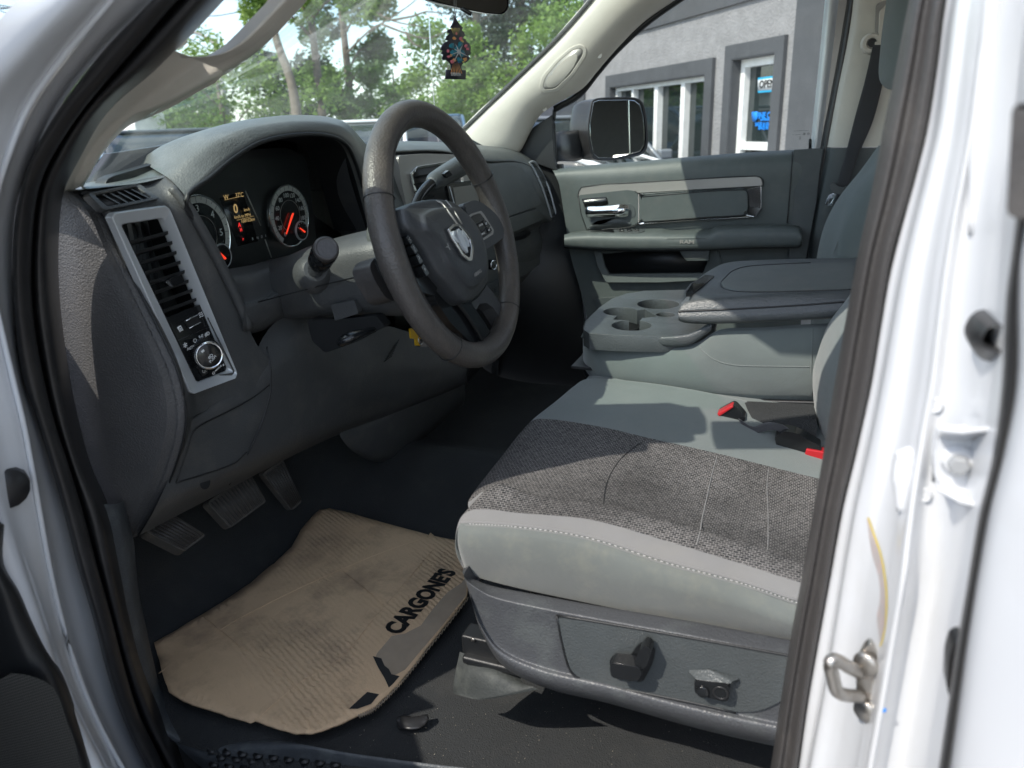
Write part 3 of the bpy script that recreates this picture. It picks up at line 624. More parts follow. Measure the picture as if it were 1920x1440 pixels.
# ledge below the instruments
LD = [[(425, 505, .80), (470, 497, .815), (515, 487, .82), (560, 478, .83)],
      [(440, 528, .782), (478, 520, .785), (507, 508, .79), (545, 500, .80)],
      [(452, 568, .778), (490, 560, .778), (515, 545, .782), (545, 540, .79)],
      [(458, 572, .766), (492, 566, .766), (522, 552, .768), (540, 550, .79)],
      [(455, 615, .770), (492, 604, .770), (526, 588, .772), (540, 585, .79)],
      [(462, 628, .80), (497, 618, .80), (528, 600, .80), (540, 598, .81)]]
net('lower_ledge', [y3(r_) for r_ in LD], M['dash'], dash, 5, 5)
# ---- knee panel
KN = [[(380, 770, .80), (452, 712, .79), (503, 618, .790), (556, 584, .790), (640, 610, .785), (720, 610, .765), (800, 630, .76), (860, 610, .78)],
      [(352, 795, .797), (445, 745, .785), (505, 690, .775), (565, 640, .768), (650, 690, .76), (730, 680, .755), (810, 680, .757), (868, 650, .775)],
      [(345, 830, .797), (440, 790, .788), (497, 740, .776), (575, 700, .768), (655, 735, .762), (745, 715, .760), (830, 700, .765), (872, 680, .78)],
      [(322, 885, .803), (420, 850, .793), (480, 815, .786), (575, 770, .780), (655, 765, .776), (755, 740, .770), (845, 712, .776), (874, 700, .79)],
      [(294, 947, .815), (370, 915, .806), (450, 880, .800), (560, 830, .796), (642, 800, .80), (750, 765, .795), (858, 722, .80), (876, 712, .82)],
      [(262, 1003, .86), (330, 968, .86), (432, 915, .86), (552, 853, .86), (642, 812, .87), (752, 775, .87), (862, 728, .87), (878, 720, .88)]]
kn = net('knee_panel', [y3(r_) for r_ in KN], M['dash'], dash, 5, 5)
net('seam_filler', [[PX(335, 700, -.706), PY(350, 698, .797), PY(400, 700, .797)], [PX(349, 787, -.706), PY(360, 787, .797), PY(400, 775, .797)], [PX(346, 830, -.706), PY(352, 828, .800), PY(395, 810, .799)], [PX(330, 872, -.706), PY(335, 872, .805), PY(370, 860, .802)], [PX(297, 945, -.701), PY(300, 944, .818), PY(330, 935, .815)], [PX(260, 1004, -.70), PY(264, 1002, .862), PY(290, 990, .862)]], M['dash'], dash, 5, 5)
knb = caster(kn)
for ln in ([(490, 625), (500, 650), (507, 690), (507, 735), (492, 790), (465, 850), (430, 908)], [(505, 722), (470, 748), (420, 775), (380, 795), (362, 810), (352, 840), (330, 905)], [(330, 905), (380, 890), (440, 868), (462, 848)]):
    q = ontol(knb, ln, .0002)
    if len(q) > 2: tube('panel_groove', q, .0015, M['black'], kn, 6, 6)
lathe('latch_emblem', [(.010, 0), (.010, .0008), (.0088, .001)], onto(knb, 384, 905, .0005) or PY(384, 905, .80), (0, -1, .2), M['black'], kn, 24)
# hood release emblem, slots
for i in range(7):
    tube('vent_slot', [PY(720+i*3.2, 678-i*5, .7545), PY(735+i*2.2, 667-i*5, .7545)], .0009, M['gloss'], kn, 6, 1)
# centre lower cover
CC = [[(632, 800, .86), (700, 770, .84), (760, 735, .82), (800, 715, .82), (876, 690, .83)], [(640, 822, .85), (700, 800, .83), (752, 775, .82), (800, 745, .82), (872, 712, .83)], [(660, 845, .86), (700, 858, .85), (748, 848, .85), (800, 800, .86), (872, 745, .87)], [(690, 862, .90), (705, 868, .90), (745, 858, .90), (800, 815, .90), (868, 760, .92)]]
net('column_lower_cover', [y3(r_) for r_ in CC], M['dash'], dash, 5, 5)
net('centre_duct', [[PY(640, 690, .80), PY(760, 640, .80), PY(900, 540, .80), PY(985, 470, .84)], [PY(690, 770, .84), PY(790, 700, .84), PY(905, 600, .84), PY(990, 520, .87)], [PY(720, 850, .90), PY(830, 770, .90), PY(930, 650, .92), PY(1010, 540, .95)]], M['black'], dash, 5, 5)
# ---- side vent and headlamp switch bezel
bo = [(211, 407), (217, 399), (312, 386), (320, 391), (447, 700), (443, 710), (365, 739), (357, 735)]
bi = [(229, 424), (232, 421), (305, 409), (310, 413), (427, 690), (424, 696), (372, 716), (368, 713)]
bz = ringplate('vent_bezel', ys(bo, .780), ys(bi, .792), (0, .014, 0), M['satin'], dash, bw=.0025)
bk = plate('vent_box', ys(bi, .845), (0, .01, 0), M['black'], dash, bw=0)
inner = [PY(u, v, .80) for u, v in bi]; deep = [p+V((0, .045, 0)) for p in inner]
net('vent_throat', [inner+[inner[0]], deep+[deep[0]]], M['black'], bk, 1, 1)
# corners of the opening in the bezel plane
TL, TR, BR, BL = (PY(u, v, .795) for u, v in ((229, 423), (308, 410), (427, 693), (370, 716)))
def bzp(s, t, o=0):  # s across, t down
    a = TL.lerp(TR, s); b = BL.lerp(BR, s); return a.lerp(b, t)+V((0, o, 0))
vs_ = .555
for i in range(8):
    t = .075+i*.060
    pts = [bzp(.02, t+.010, .0), bzp(.98, t-.006, .0), bzp(.98, t+.020, .020), bzp(.02, t+.036, .020)]
    s = plate('vent_slat', pts, (0, .001, -.0050), M['black'], bz, bw=.0008)
for i in range(4): box('vent_vane', bzp(.2+.2*i, .28, .040), (.0012, .008, .13), M['black'], bz, .0004)
pad = [bzp(.42, .335, -.004), bzp(.78, .325, -.004), bzp(.82, .375, -.004), bzp(.46, .388, -.004)]
plate('vent_tab', pad, (0, .010, 0), M['gloss'], bz, r=.006, bw=.002)
plate('vent_tab_accent', [bzp(.34, .352, -.003), bzp(.42, .340, -.003), bzp(.47, .385, -.003), bzp(.41, .385, -.003)], (0, .006, 0), M['chrome'], bz, r=.003, bw=.001)
sp = plate('switch_plate', [bzp(.0, .555, -.001), bzp(1, .535, -.001), bzp(1, 1, -.001), bzp(0, 1, -.001)], (0, .006, 0), M['gloss'], bz, r=.003, bw=.001)
def bzt(nm, s, a, b, size, **k):
    xd = bzp(1, b)-bzp(0, b+.02); yd = bzp(.5, b-.1)-bzp(.5, b+.1); return text(nm, s, bzp(a, b, -.0018), xd, yd, size, M['inkw'], sp, .0002, **k)
plate('vent_wheel', [bzp(.36, .602, -.004), bzp(.74, .590, -.004), bzp(.76, .640, -.004), bzp(.40, .656, -.004)], (0, .006, 0), M['rubber'], sp, r=.004, bw=.0015)
for k_ in (.600, .650):
    tube('vent_wheel_edge', [bzp(.38, k_+.002, -.0045), bzp(.74, k_-.012, -.0045)], .0007, M['chrome'], sp, 6, 1)
tube('plate_seam', [bzp(.01, .705, -.0012), bzp(.99, .688, -.0012)], .0005, M['rubber'], sp, 6, 1)
ringplate('closed_vent_mark', [bzp(.13, .628, -.0015), bzp(.24, .622, -.0015), bzp(.25, .655, -.0015), bzp(.14, .661, -.0015)], [bzp(.155, .634, -.0015), bzp(.22, .630, -.0015), bzp(.228, .650, -.0015), bzp(.163, .654, -.0015)], (0, .0006, 0), M['inkw'], sp, bw=0)
bzt('closed_vent_cross', 'x', .19, .640, .011)
for k_ in range(3): tube('open_vent_mark', [bzp(.82, .590+k_*.011, -.0015), bzp(.86, .584+k_*.011, -.0015), bzp(.90, .588+k_*.011, -.0015), bzp(.94, .582+k_*.011, -.0015)], .0005, M['inkw'], sp, 5, 3)
kc = bzp(.50, .838, -.002); 
kx = V((-.55, -1, .10)).normalized()
kb = lathe('headlamp_knob', [(.0235, 0), (.0235, .006), (.0205, .0075), (.0200, .021), (.0190, .0225)], kc, kx, M['gloss'], sp, 48)
lathe('knob_ring', [(.0185, .021), (.0200, .0225), (.0200, .0235), (.0180, .0250), (.0165, .0245), (.016, .023)], kc, kx, M['chrome'], kb, 48)
lathe('knob_face', [(.0165, .022), (.0165, .0243), (.0158, .0247)], kc, kx, M['gloss'], kb, 48)
for k_ in range(40):
    th = k_*math.pi/20; a_, b_ = frame_of(kx); d_ = a_*math.cos(th)+b_*math.sin(th)
    if k_ % 1 == 0: pass
kr = []
a_, b_ = frame_of(kx)
for k_ in range(48):
    th = k_*math.pi/24; d_ = a_*math.cos(th)+b_*math.sin(th)
    kr.append(tube('k', [kc+kx*.008+d_*.0205, kc+kx*.020+d_*.0200], .0007, M['rubber'], None, 5, 1))
join('knob_knurling', kr, kb)
ux = V((1, 0, 0)); ux = (ux-kx*ux.dot(kx)).normalized(); uy = kx.cross(ux); uy = uy if uy.z > 0 else -uy
fc = kc+kx*.0249
text('knob_push_mark', 'PUSH', fc+ux*.003-uy*.006, ux+uy*.7, uy-ux*.7, .0052, M['inkw'], kb, .0002)
text('knob_lamp_mark', '#D', fc+ux*.001-uy*.0015, ux+uy*.5, uy-ux*.5, .0062, M['inkw'], kb, .0002)
plate('knob_pointer', [fc-ux*.010+uy*.009, fc-ux*.006+uy*.011, fc-ux*.005+uy*.008, fc-ux*.009+uy*.006], kx*.0003, M['inkw'], kb, bw=0)
bzt('auto_mark', 'AUTO', .24, .775, .0058); bzt('off_mark', 'O', .42, .742, .0085); bzt('park_lamp_mark', '3:E', .62, .732, .0075, bold=.0002); bzt('head_lamp_mark', '#D', .82, .726, .0072, bold=.0002)
bzt('interior_lamp_mark', '*', .10, .762, .0165, bold=.0002)
plate('cargo_lamp_button', [bzp(.16, .925, -.003), bzp(.36, .910, -.003), bzp(.38, .965, -.003), bzp(.18, .978, -.003)], (0, .004, 0), M['rubber'], sp, r=.002, bw=.0008)
text('cargo_lamp_mark', 'Q.', bzp(.27, .944, -.0036), bzp(1, .9)-bzp(0, .92), bzp(.5, .8)-bzp(.5, 1), .0078, M['inkw'], sp, .0002)
plate('dimmer_wheel', [bzp(.54, .905, -.004), bzp(.82, .890, -.004), bzp(.83, .930, -.004), bzp(.56, .945, -.004)], (0, .006, 0), M['rubber'], sp, r=.003, bw=.0015)
plate('dimmer_scale', [bzp(.60, .973, -.0014), bzp(.78, .955, -.0014), bzp(.79, .966, -.0014), bzp(.60, .978, -.0014)], (0, .0005, 0), M['inkw'], sp, bw=0)
for k_ in (.83, .92): plate('dimmer_scale', [bzp(k_-.03, .953, -.0014), bzp(k_+.02, .949, -.0014), bzp(k_+.02, .961, -.0014), bzp(k_-.03, .965, -.0014)], (0, .0005, 0), M['inkw'], sp, bw=0)
bzt('dimmer_zero', 'o', .53, .980, .010)
# small side-window vent on top
dv = [(163, 362, .815), (262, 343, .83), (301, 372, .802), (196, 395, .80)]
dvi = [(178, 366, .814), (256, 350, .826), (286, 370, .802), (202, 387, .80)]
def lift(l, o): return [PY(u, v, y-o) for u, v, y in l]
dm = ringplate('demister_vent', lift(dv, .006), lift(dvi, .004), (0, .012, -.004), M['dash'], dash, r=.006, bw=.0015)
plate('demister_throat', lift(dvi, -.006), (0, .006, -.004), M['black'], dm, bw=0)
for i in range(5):
    s = .14+i*.165; a = lift(dvi, .001)
    p = a[0].lerp(a[1], s); q = a[3].lerp(a[2], s+.10); plate('vent_fin', [p, p+V((.003, 0, 0)), q+V((.003, 0, 0)), q], (.010, .016, -.002), M['dash'], dm, bw=.0005)
# ================================================================== INSTRUMENTS
clu = plate('instrument_cluster', [V((-.66, .868, 1.30)), V((-.215, .868, 1.30)), V((-.215, .868, 1.505)), V((-.27, .868, 1.525)), V((-.50, .868, 1.525)), V((-.66, .868, 1.50))], (0, .02, 0), M['black'], dash, r=.02, bw=.002)
CX = V((1, 0, 0)); CZ = V((0, 0, 1))
def dial(nm, u, v, hw, r, labels, a0, a1, ticks, nd, arc=(0, 360)):
    c = PY(u, v, .862); obs = []
    sc = hw
    dl = lathe(nm, [(r, 0), (r, .006), (r*.985, .0075), (r*.96, .006)], c, (0, -1, 0), M['chrome'], clu, 64)
    def at(a, q, o=-.0085): t = rad(a); return c+V((math.cos(t)*q, o, math.sin(t)*q))
    lathe('dial_face', [(r*.955, .001), (r*.955, .0062)], c, (0, -1, 0), M['gloss'], dl, 64)
    n = 40; vs = []; fs = []
    for i in range(n+1):
        a = a0+(a1-a0)*i/n; vs += [at(a, r*.80, -.0068), at(a, r*.95, -.0068)]
    for i in range(n): fs.append((2*i, 2*i+1, 2*i+3, 2*i+2))
    mesh('dial_band', vs, fs, M['dialband'], dl)
    tk = []
    for i in range(ticks):
        a = a0+(a1-a0)*i/(ticks-1); L_ = .14 if i % 2 == 0 else .08
        p = at(a, r*(.945-L_), -.0072); q = at(a, r*.945, -.0072); tk.append(tube('t', [p, q], .0004, M['inkb'], None, 4, 1))
    join('dial_ticks', tk, dl)
    n = 30; tube('dial_inner_ring', [at(a0+(a1-a0)*i/n, r*.50, -.0072) for i in range(n+1)], .0005, M['silverp'], dl, 5, 1)
    for i, s in enumerate(labels):
        if s: a = a0+(a1-a0)*i/(len(labels)-1); text('dial_number', s, at(a, r*.66, -.0074), CX, CZ, nd, M['inkw'], dl, .0001)
    return c, dl, at
cs, ds, at = dial('speedometer', 538, 405, 40, .0545, ['0', '20', '40', '60', '80', '100', '120', '140', '160', '180', '200'], 235, -40, 21, .0105)
p0 = at(25, .004, -.012); tube('needle', [at(45, .006, -.011), cs+V((0, -.011, 0)), at(232, .036, -.011)], [.0014, .0018, .0010], M['needle'], ds, 8, 1)
sc_ = cs+V((.026, -.004, -.029)); sg = lathe('fuel_gauge', [(.0175, 0), (.0175, .005), (.0165, .006), (.0158, .005)], sc_, (0, -1, 0), M['satin'], clu, 40)
lathe('gauge_face', [(.0155, 0), (.0155, .0055)], sc_, (0, -1, 0), M['gloss'], sg, 32)
tube('needle', [sc_+V((-.009, -.0075, .006)), sc_+V((.004, -.0075, -.003))], [.0008, .0016], M['needle'], sg, 6, 1)
for k_ in range(5):
    a = rad(150-k_*30); tube('gauge_tick', [sc_+V((math.cos(a)*.0125, -.006, math.sin(a)*.0125)), sc_+V((math.cos(a)*.0145, -.006, math.sin(a)*.0145))], .0004, M['inkw'], sg, 4, 1)
ct, dt, at2 = dial('tachometer', 372, 443, 40, .062, ['0', '1', '2', '3', '4', '5', '6'], 225, -45, 25, .0150)
st2 = ct+V((.034, -.004, -.036)); tg = lathe('temperature_gauge', [(.020, 0), (.020, .005), (.019, .006), (.0182, .005)], st2, (0, -1, 0), M['satin'], clu, 40)
lathe('gauge_face', [(.018, 0), (.018, .0055)], st2, (0, -1, 0), M['gloss'], tg, 32)
tube('needle', [st2+V((-.010, -.0075, .010)), st2+V((.002, -.0075, -.004))], [.0008, .0020], M['needle'], tg, 6, 1)
def ct_(nm, s, u, v, size, m_='lcd', **k): return text(nm, s, PY(u, v, .866), CX, CZ, size, M[m_], scr, .0001, **k)
scr = plate('trip_display', ys([(412, 372), (455, 358), (484, 452), (446, 462)], .8675), (0, .004, 0), M['gloss'], clu, bw=0)
ct_('compass_reading', 'W', 424, 370, .011); ct_('temperature_reading', "37'C", 449, 366, .0105)
tube('display_rule', [PY(421, 375, .866), PY(457, 367, .866)], .0003, M['lcd'], scr, 4, 1)
ct_('speed_reading', '0', 442, 392, .020, bold=.0004); ct_('speed_unit', 'km/h', 463, 393, .0072); ct_('unit_hint', 'km/h to MPH', 455, 405, .0072)
tube('display_rule', [PY(444, 413, .866), PY(476, 405, .866)], .0003, M['lcd'], scr, 4, 1)
ct_('odometer', '168102km', 465, 413, .0080)
ct_('seatbelt_lamp', 'A', 449, 422, .009, 'lcdred', bold=.0004); ct_('door_lamp', 'H', 452, 431, .007, 'lcdred', bold=.0004)
ct_('gear_lamp', 'P', 456, 449, .0062, 'lcdred'); ct_('gear_letters', 'R', 474, 448, .0062, 'inkw'); ct_('gear_letters', 'N', 483, 446, .0062, 'inkw'); ct_('gear_letters', 'D', 491, 444, .0062, 'inkw'); ct_('gear_letters', '2', 498, 442, .005, 'inkw')
for a, b in (((460, 358), (489, 423)), ((497, 449), (509, 483))): tube('cluster_accent', [PY(*a, .862), PY(*b, .862)], .0011, M['silverp'], clu, 6, 1)
lens_pts = [V((-.67, .845, 1.31)), V((-.22, .845, 1.31)), V((-.22, .835, 1.51)), V((-.67, .835, 1.51))]
mesh('cluster_lens', lens_pts, [(0, 1, 2, 3)], M['lens'], clu, False)
# side wall of the opening on the right
net('cavity_side_wall', [[PY(642, 262, .79), PY(655, 330, .79), PY(690, 440, .80)], [PY(610, 300, .86), PY(612, 350, .87), PY(640, 440, .88)]], M['dash'], dash, 5, 5)
# ================================================================== STEERING COLUMN
wt = rad(16); WC = V((-.40, .49, 1.395)); WN = V((0, -math.cos(wt), math.sin(wt))); WA = V((1, 0, 0)); WB = V((0, math.sin(wt), math.cos(wt)))
def sect(c, hw, ht, hb, n=20, p=3.2):
    out = []
    for k in range(n+1):
        th = 2*math.pi*k/n+math.pi/2; cx = math.cos(th); sy = math.sin(th)
        x = abs(cx)**(2/p)*(1 if cx > 0 else -1)*hw; z = abs(sy)**(2/p)*(1 if sy > 0 else -1); z *= ht if z > 0 else hb
        out.append(c+WA*x+WB*z)
    return out
col = net('steering_column', [sect(V((-.40, .545, 1.368)), .055, .045, .055), sect(V((-.40, .56, 1.360)), .085, .055, .080), sect(V((-.397, .63, 1.350)), .092, .052, .078), sect(V((-.392, .70, 1.338)), .098, .048, .072), sect(V((-.375, .78, 1.315)), .088, .045, .062), sect(V((-.355, .88, 1.298)), .08, .040, .06)], M['dash'], T, 3, 5)
net('column_collar', [sect(WC-WN*.10, .070, .055, .070), sect(WC-WN*.095, .078, .062, .078), sect(WC-WN*.058, .076, .060, .076), sect(WC-WN*.05, .05, .05, .05)], M['dashlite'], col, 3, 3)
tube('shroud_seam', [V((-.497, .575, 1.355)), V((-.508, .66, 1.335)), V((-.525, .76, 1.310))], .0012, M['black'], col, 6, 4)
plate('column_side_cover', [PP(u, v, WC-WN*.055, WN) for u, v in ((692, 498), (703, 482), (722, 478), (740, 510), (752, 556), (738, 566), (722, 558), (700, 522))], -WN*.03, M['trimseal'], col, r=.008, bw=.005)
# turn signal stalk: satin end cap towards the camera
sa = PX(612, 466, -.585); sb = V((-.495, .675, 1.352)); sd = (sa-sb).normalized()
lathe('stalk_boot', [(.030, -.012), (.027, .004), (.021, .014), (.017, .018)], sb, sd, M['dash'], col, 28)
Ls = (sa-sb).length
stk_ = lathe('turn_signal_stalk', [(.011, 0), (.012, Ls*.35), (.0165, Ls*.5), (.0170, Ls*.72), (.0160, Ls*.73), (.0160, Ls*.76), (.0175, Ls*.77), (.0178, Ls*.93), (.0165, Ls*.95)], sb, sd, M['gloss'], col, 32)
lathe('stalk_cap', [(.0165, Ls*.94), (.0172, Ls*.97), (.0158, Ls*1.01), (.0135, Ls*1.02), (.0125, Ls*1.012)], sb, sd, M['trimseal'], stk_, 32)
# tilt lever and its slot
plate('tilt_slot', [PX(u, v, -.490) for u, v in ((575, 600), (640, 598), (705, 592), (722, 612), (672, 640), (610, 662), (585, 640))], (.02, 0, 0), M['black'], col, r=.006, bw=.002)
tube('tilt_lever', [PX(700, 618, -.51), PX(675, 625, -.535), PX(652, 634, -.548), PX(640, 642, -.55)], [.007, .009, .014, .012], M['gloss'], col, 12, 4, flat=.6)
plate('column_switch_blank', [PX(u, v, -.493) for u, v in ((620, 572), (664, 562), (672, 588), (628, 602))], (.012, 0, 0), M['dash'], col, r=.003, bw=.001)
# shift lever behind the wheel, thick handle end
sh = [PY(775, 392, .60), PY(787, 368, .60), PY(800, 352, .60), PY(812, 342, .60)]
lv = tube('shift_lever', sh, [.008, .008, .009, .010], M['gloss'], col, 14, 4)
tube('shift_handle', [PY(808, 346, .60), PY(815, 340, .60), PY(835, 328, .60), PY(862, 312, .60), PY(884, 300, .60), PY(890, 297, .60)], [.011, .0155, .0175, .0185, .017, .010], M['leather'], lv, 18, 4)
plate('handle_button', [PY(833, 326, .580), PY(842, 319, .580), PY(848, 328, .580), PY(839, 334, .580)], (0, .006, 0), M['gloss'], lv, r=.002, bw=.001)
# ignition barrel with key
lathe('ignition_barrel', [(.020, -.02), (.019, .01), (.015, .016)], PY(800, 612, .625), (0, -1, .25), M['black'], col, 24)
# ================================================================== STEERING WHEEL
RR = .180; n = 48; path = []; rad_ = []
for k in range(n):
    th = 2*math.pi*k/n; path.append(WC+WA*math.cos(th)*RR+WB*math.sin(th)*RR)
    d = math.degrees(th); thick = .0192
    for c_ in (180, 0, 35, 145): thick += .0016*math.exp(-((((d-c_+180) % 360)-180)/14)**2)
    rad_.append(thick)
wheel = tube('steering_wheel', path, rad_, M['rim'], T, 20, 2, True, flat=.92, up=WN)
for a in (24, 156, 232, 308):   # mould joints where grip sections meet
    th = rad(a); c = WC+(WA*math.cos(th)+WB*math.sin(th))*RR; d = -WA*math.sin(th)+WB*math.cos(th)
    e = WA*math.cos(th)+WB*math.sin(th)
    tube('grip_joint', [c+(e*math.cos(t)+WN*math.sin(t))*.0202 for t in [2*math.pi*q/20 for q in range(20)]], .0007, M['black'], wheel, 5, 1, True)
tube('rim_parting_line', [WC+(WA*math.cos(t)+WB*math.sin(t))*(RR-.006)+WN*.0182 for t in [2*math.pi*q/60 for q in range(16, 40)]], .0005, M['black'], wheel, 5, 2)
def W(u, v, o=0): return PP(u, v, WC+WN*o, WN)
def ws(l, o): return [W(u, v, o) for u, v in l]
hub = plate('hub', ws([(748, 395), (790, 378), (824, 376), (860, 388), (885, 412), (903, 453), (914, 500), (912, 537), (895, 560), (876, 570), (858, 565), (818, 523), (790, 480), (760, 440)], .0), -WN*.055, M['gloss'], wheel, r=.01, bw=.004)
# airbag cover: domed, with raised centre facet
ab = [(750, 392), (770, 381), (796, 375), (824, 374), (850, 381), (872, 402), (890, 430), (903, 462), (911, 500), (911, 530), (896, 553), (876, 567), (862, 563), (842, 541), (820, 515), (797, 476), (775, 446), (758, 425)]
cen = V((0, 0, 0)); AB = ws(ab, .018)
for p in AB: cen += p
cen /= len(AB)
rws = []
for s, o in ((1.0, -.022), (1.0, -.004), (.97, .004), (.80, .012), (.74, .019), (.4, .022), (.02, .023)):
    rws.append([cen+(p-cen)*s+WN*o for p in AB+[AB[0]]])
abg = net('airbag_cover', rws, M['airbag'], wheel, 4, 4)
def dm_(u, v, o=.042): return PP(u, v, WC+WN*o, WN)
tube('cover_pinstripe', [dm_(817, 377, .022), dm_(828, 381, .030), dm_(846, 404, .0415), dm_(860, 424, .0425)], .0014, M['silverp'], abg, 6, 4)
tube('cover_pinstripe', [dm_(836, 376, .022), dm_(846, 388, .032), dm_(858, 406, .042), dm_(866, 420, .0425)], .0012, M['silverp'], abg, 6, 4)
# shield badge with a horned head
bo_ = [(841, 429), (850, 420), (862, 420), (868, 425), (875, 432), (886, 446), (889, 465), (886, 489), (880, 489), (868, 480), (858, 462), (848, 446)]
bi_ = [(846, 431), (853, 425), (861, 424), (866, 429), (872, 437), (881, 449), (884, 465), (882, 481), (879, 482), (870, 475), (861, 459), (851, 444)]
bd = ringplate('shield_badge', [dm_(u, v, .0455) for u, v in bo_], [dm_(u, v, .0455) for u, v in bi_], -WN*.004, M['chrome'], abg, bw=.001)
plate('badge_field', [dm_(u, v, .0435) for u, v in bi_], -WN*.002, M['gloss'], bd, bw=0)
ram = [[(857, 433), (861, 428), (866, 436), (871, 447), (876, 460), (878, 474), (872, 468), (866, 458), (861, 446)],      # muzzle and brow
       [(855, 432), (850, 433), (850, 440), (855, 449), (861, 455), (859, 450), (854, 442), (854, 437)],                  # left horn
       [(867, 431), (872, 438), (879, 450), (881, 462), (877, 462), (876, 454), (872, 446), (868, 440)]]                  # right horn
hd = [plate('x', [dm_(u, v, .0475) for u, v in r_], -WN*.004, M['satin'], None, r=.001, bw=.0008) for r_ in ram]
join('badge_head', hd, bd)
text('airbag_mark', 'AIRBAG', dm_(896, 512, .0415), dm_(904, 506, .0415)-dm_(888, 518, .0415), dm_(893, 500, .0415)-dm_(899, 524, .0415), .0075, M['silverp'], abg, .0002)
text('horn_mark', '~(', dm_(839, 462, .0425), dm_(844, 460, .04)-dm_(834, 464, .04), dm_(838, 455, .04)-dm_(840, 470, .04), .011, M['silverp'], abg, .0002)
# right spoke with buttons
rs = [(866, 384), (890, 374), (905, 380), (918, 390), (932, 402), (945, 425), (945, 445), (926, 460), (908, 470), (895, 440), (880, 405)]
spk = plate('right_spoke', ws(rs, .014), -WN*.03, M['airbag'], wheel, r=.012, bw=.005)
bp_ = [(876, 407), (886, 400), (902, 395), (908, 402), (926, 431), (925, 439), (905, 452), (898, 446)]
bt_ = ringplate('button_surround', ws(bp_, .0165), ws([(880, 409), (888, 403), (900, 399), (905, 405), (922, 431), (921, 436), (906, 447), (901, 443)], .0165), -WN*.004, M['silverp'], spk, r=.001, bw=.0006)
for q in ([(881, 410), (889, 404), (900, 400), (909, 411), (890, 422)], [(891, 424), (903, 416), (911, 427), (899, 436)], [(905, 415), (911, 413), (920, 424), (913, 428)], [(900, 438), (911, 431), (914, 437), (904, 445)], [(914, 430), (920, 427), (923, 432), (916, 437)]):
    plate('cruise_button', ws(q, .0172), -WN*.005, M['gloss'], spk, r=.0015, bw=.0006)
for s, u, v, z in (('ON/OFF', 902, 422, .0042), ('SET', 912, 419, .0045), ('CANCEL', 906, 438, .004), ('RES', 917, 431, .004)):
    text('button_mark', s, W(u, v, .0176), W(u+8, v-4, .0176)-W(u-8, v+4, .0176), W(u-4, v-8, .0176)-W(u+4, v+8, .0176), z, M['inkw'], spk, .0001)
ls = [(735, 478), (745, 450), (762, 440), (778, 448), (800, 480), (822, 518), (818, 555), (790, 548), (755, 520)]
lsp = plate('left_spoke', ws(ls, .004), -WN*.03, M['gloss'], wheel, r=.012, bw=.005)
for i, q in enumerate([[(764, 440), (774, 452), (770, 458), (762, 446)], [(774, 456), (784, 470), (779, 476), (770, 462)], [(784, 474), (793, 490), (788, 495), (780, 480)], [(794, 494), (805, 512), (800, 518), (790, 500)]]):
    plate('phone_button', ws(q, .020), -WN*.014, M['gloss'], lsp, r=.001, bw=.0008)
    u, v = [(768, 449), (777, 466), (786, 484), (797, 506)][i]
    text('button_mark', ('<', '(', '>', '+')[i], W(u, v, .0206), W(u+8, v-4)-W(u-8, v+4), W(u-4, v-8)-W(u+4, v+8), .010, M['silverp'], lsp, .0001)
lo1 = [(808, 535), (826, 522), (846, 545), (866, 565), (884, 570), (900, 592), (926, 632), (936, 648), (912, 652), (880, 640), (845, 605), (818, 565)]
lo = plate('lower_spoke', ws(lo1, -.002), -WN*.022, M['gloss'], wheel, r=.006, bw=.004)
tube('spoke_highlight_edge', ws([(823, 533), (846, 558), (872, 588), (894, 622), (906, 645)], .002), [.002, .003, .0036, .0036, .003], M['gloss'], lo, 8, 4)
lo2 = [(884, 568), (896, 553), (912, 534), (922, 545), (945, 580), (962, 606), (957, 616), (944, 606), (925, 577), (912, 568), (899, 570), (893, 582)]
plate('lower_spoke', ws(lo2, -.002), -WN*.022, M['airbag'], wheel, r=.003, bw=.004)
ringplate('spoke_opening', ws([(886, 566), (900, 556), (914, 562), (930, 580), (953, 612), (952, 630), (934, 648), (922, 640), (905, 610), (890, 588)], -.004), ws([(892, 570), (902, 562), (912, 566), (925, 584), (946, 614), (945, 627), (933, 638), (925, 632), (910, 604), (896, 586)], -.008), -WN*.012, M['gloss'], wheel, r=.006, bw=.003)
# ================================================================== DASH, PASSENGER SIDE
U0 = [(692, 745, 830, 905, 975, 1010, 1022)]
RT = [[V((-.24, 1.17, 1.455)), V((-.10, 1.20, 1.46)), V((.15, 1.20, 1.46)), V((.35, 1.18, 1.455)), V((.55, 1.12, 1.45)), V((.68, 1.02, 1.44)), V((.76, .95, 1.43))],
      [PY(690, 273, .93), PY(745, 267, .93), PY(830, 270, .93), PY(905, 276, .92), PY(972, 285, .90), PY(1008, 303, .85), PY(1028, 325, .82)],
      [PY(690, 276, .83), PY(745, 271, .83), PY(830, 272, .83), PY(905, 279, .82), PY(974, 288, .81), PY(1008, 308, .80), PY(1030, 335, .79)],
      [PY(694, 290, .800), PY(745, 284, .795), PY(830, 283, .79), PY(905, 300, .785), PY(976, 303, .78), PY(1014, 325, .775), PY(1034, 352, .77)],
      [PY(696, 297, .812), PY(746, 289, .810), PY(832, 288, .805), PY(906, 307, .795), PY(979, 308, .785), PY(1019, 333, .78), PY(1037, 362, .775)]]
RT = [RT[0]]+[[p-ray(*proj(p))*((.045, .03, .008)[6-k]/.45 if k > 3 else 0) for k, p in enumerate(r_)] for r_ in RT[1:]]
pt = net('dash_pad', RT, M['dashlite'], dash, 5, 5)
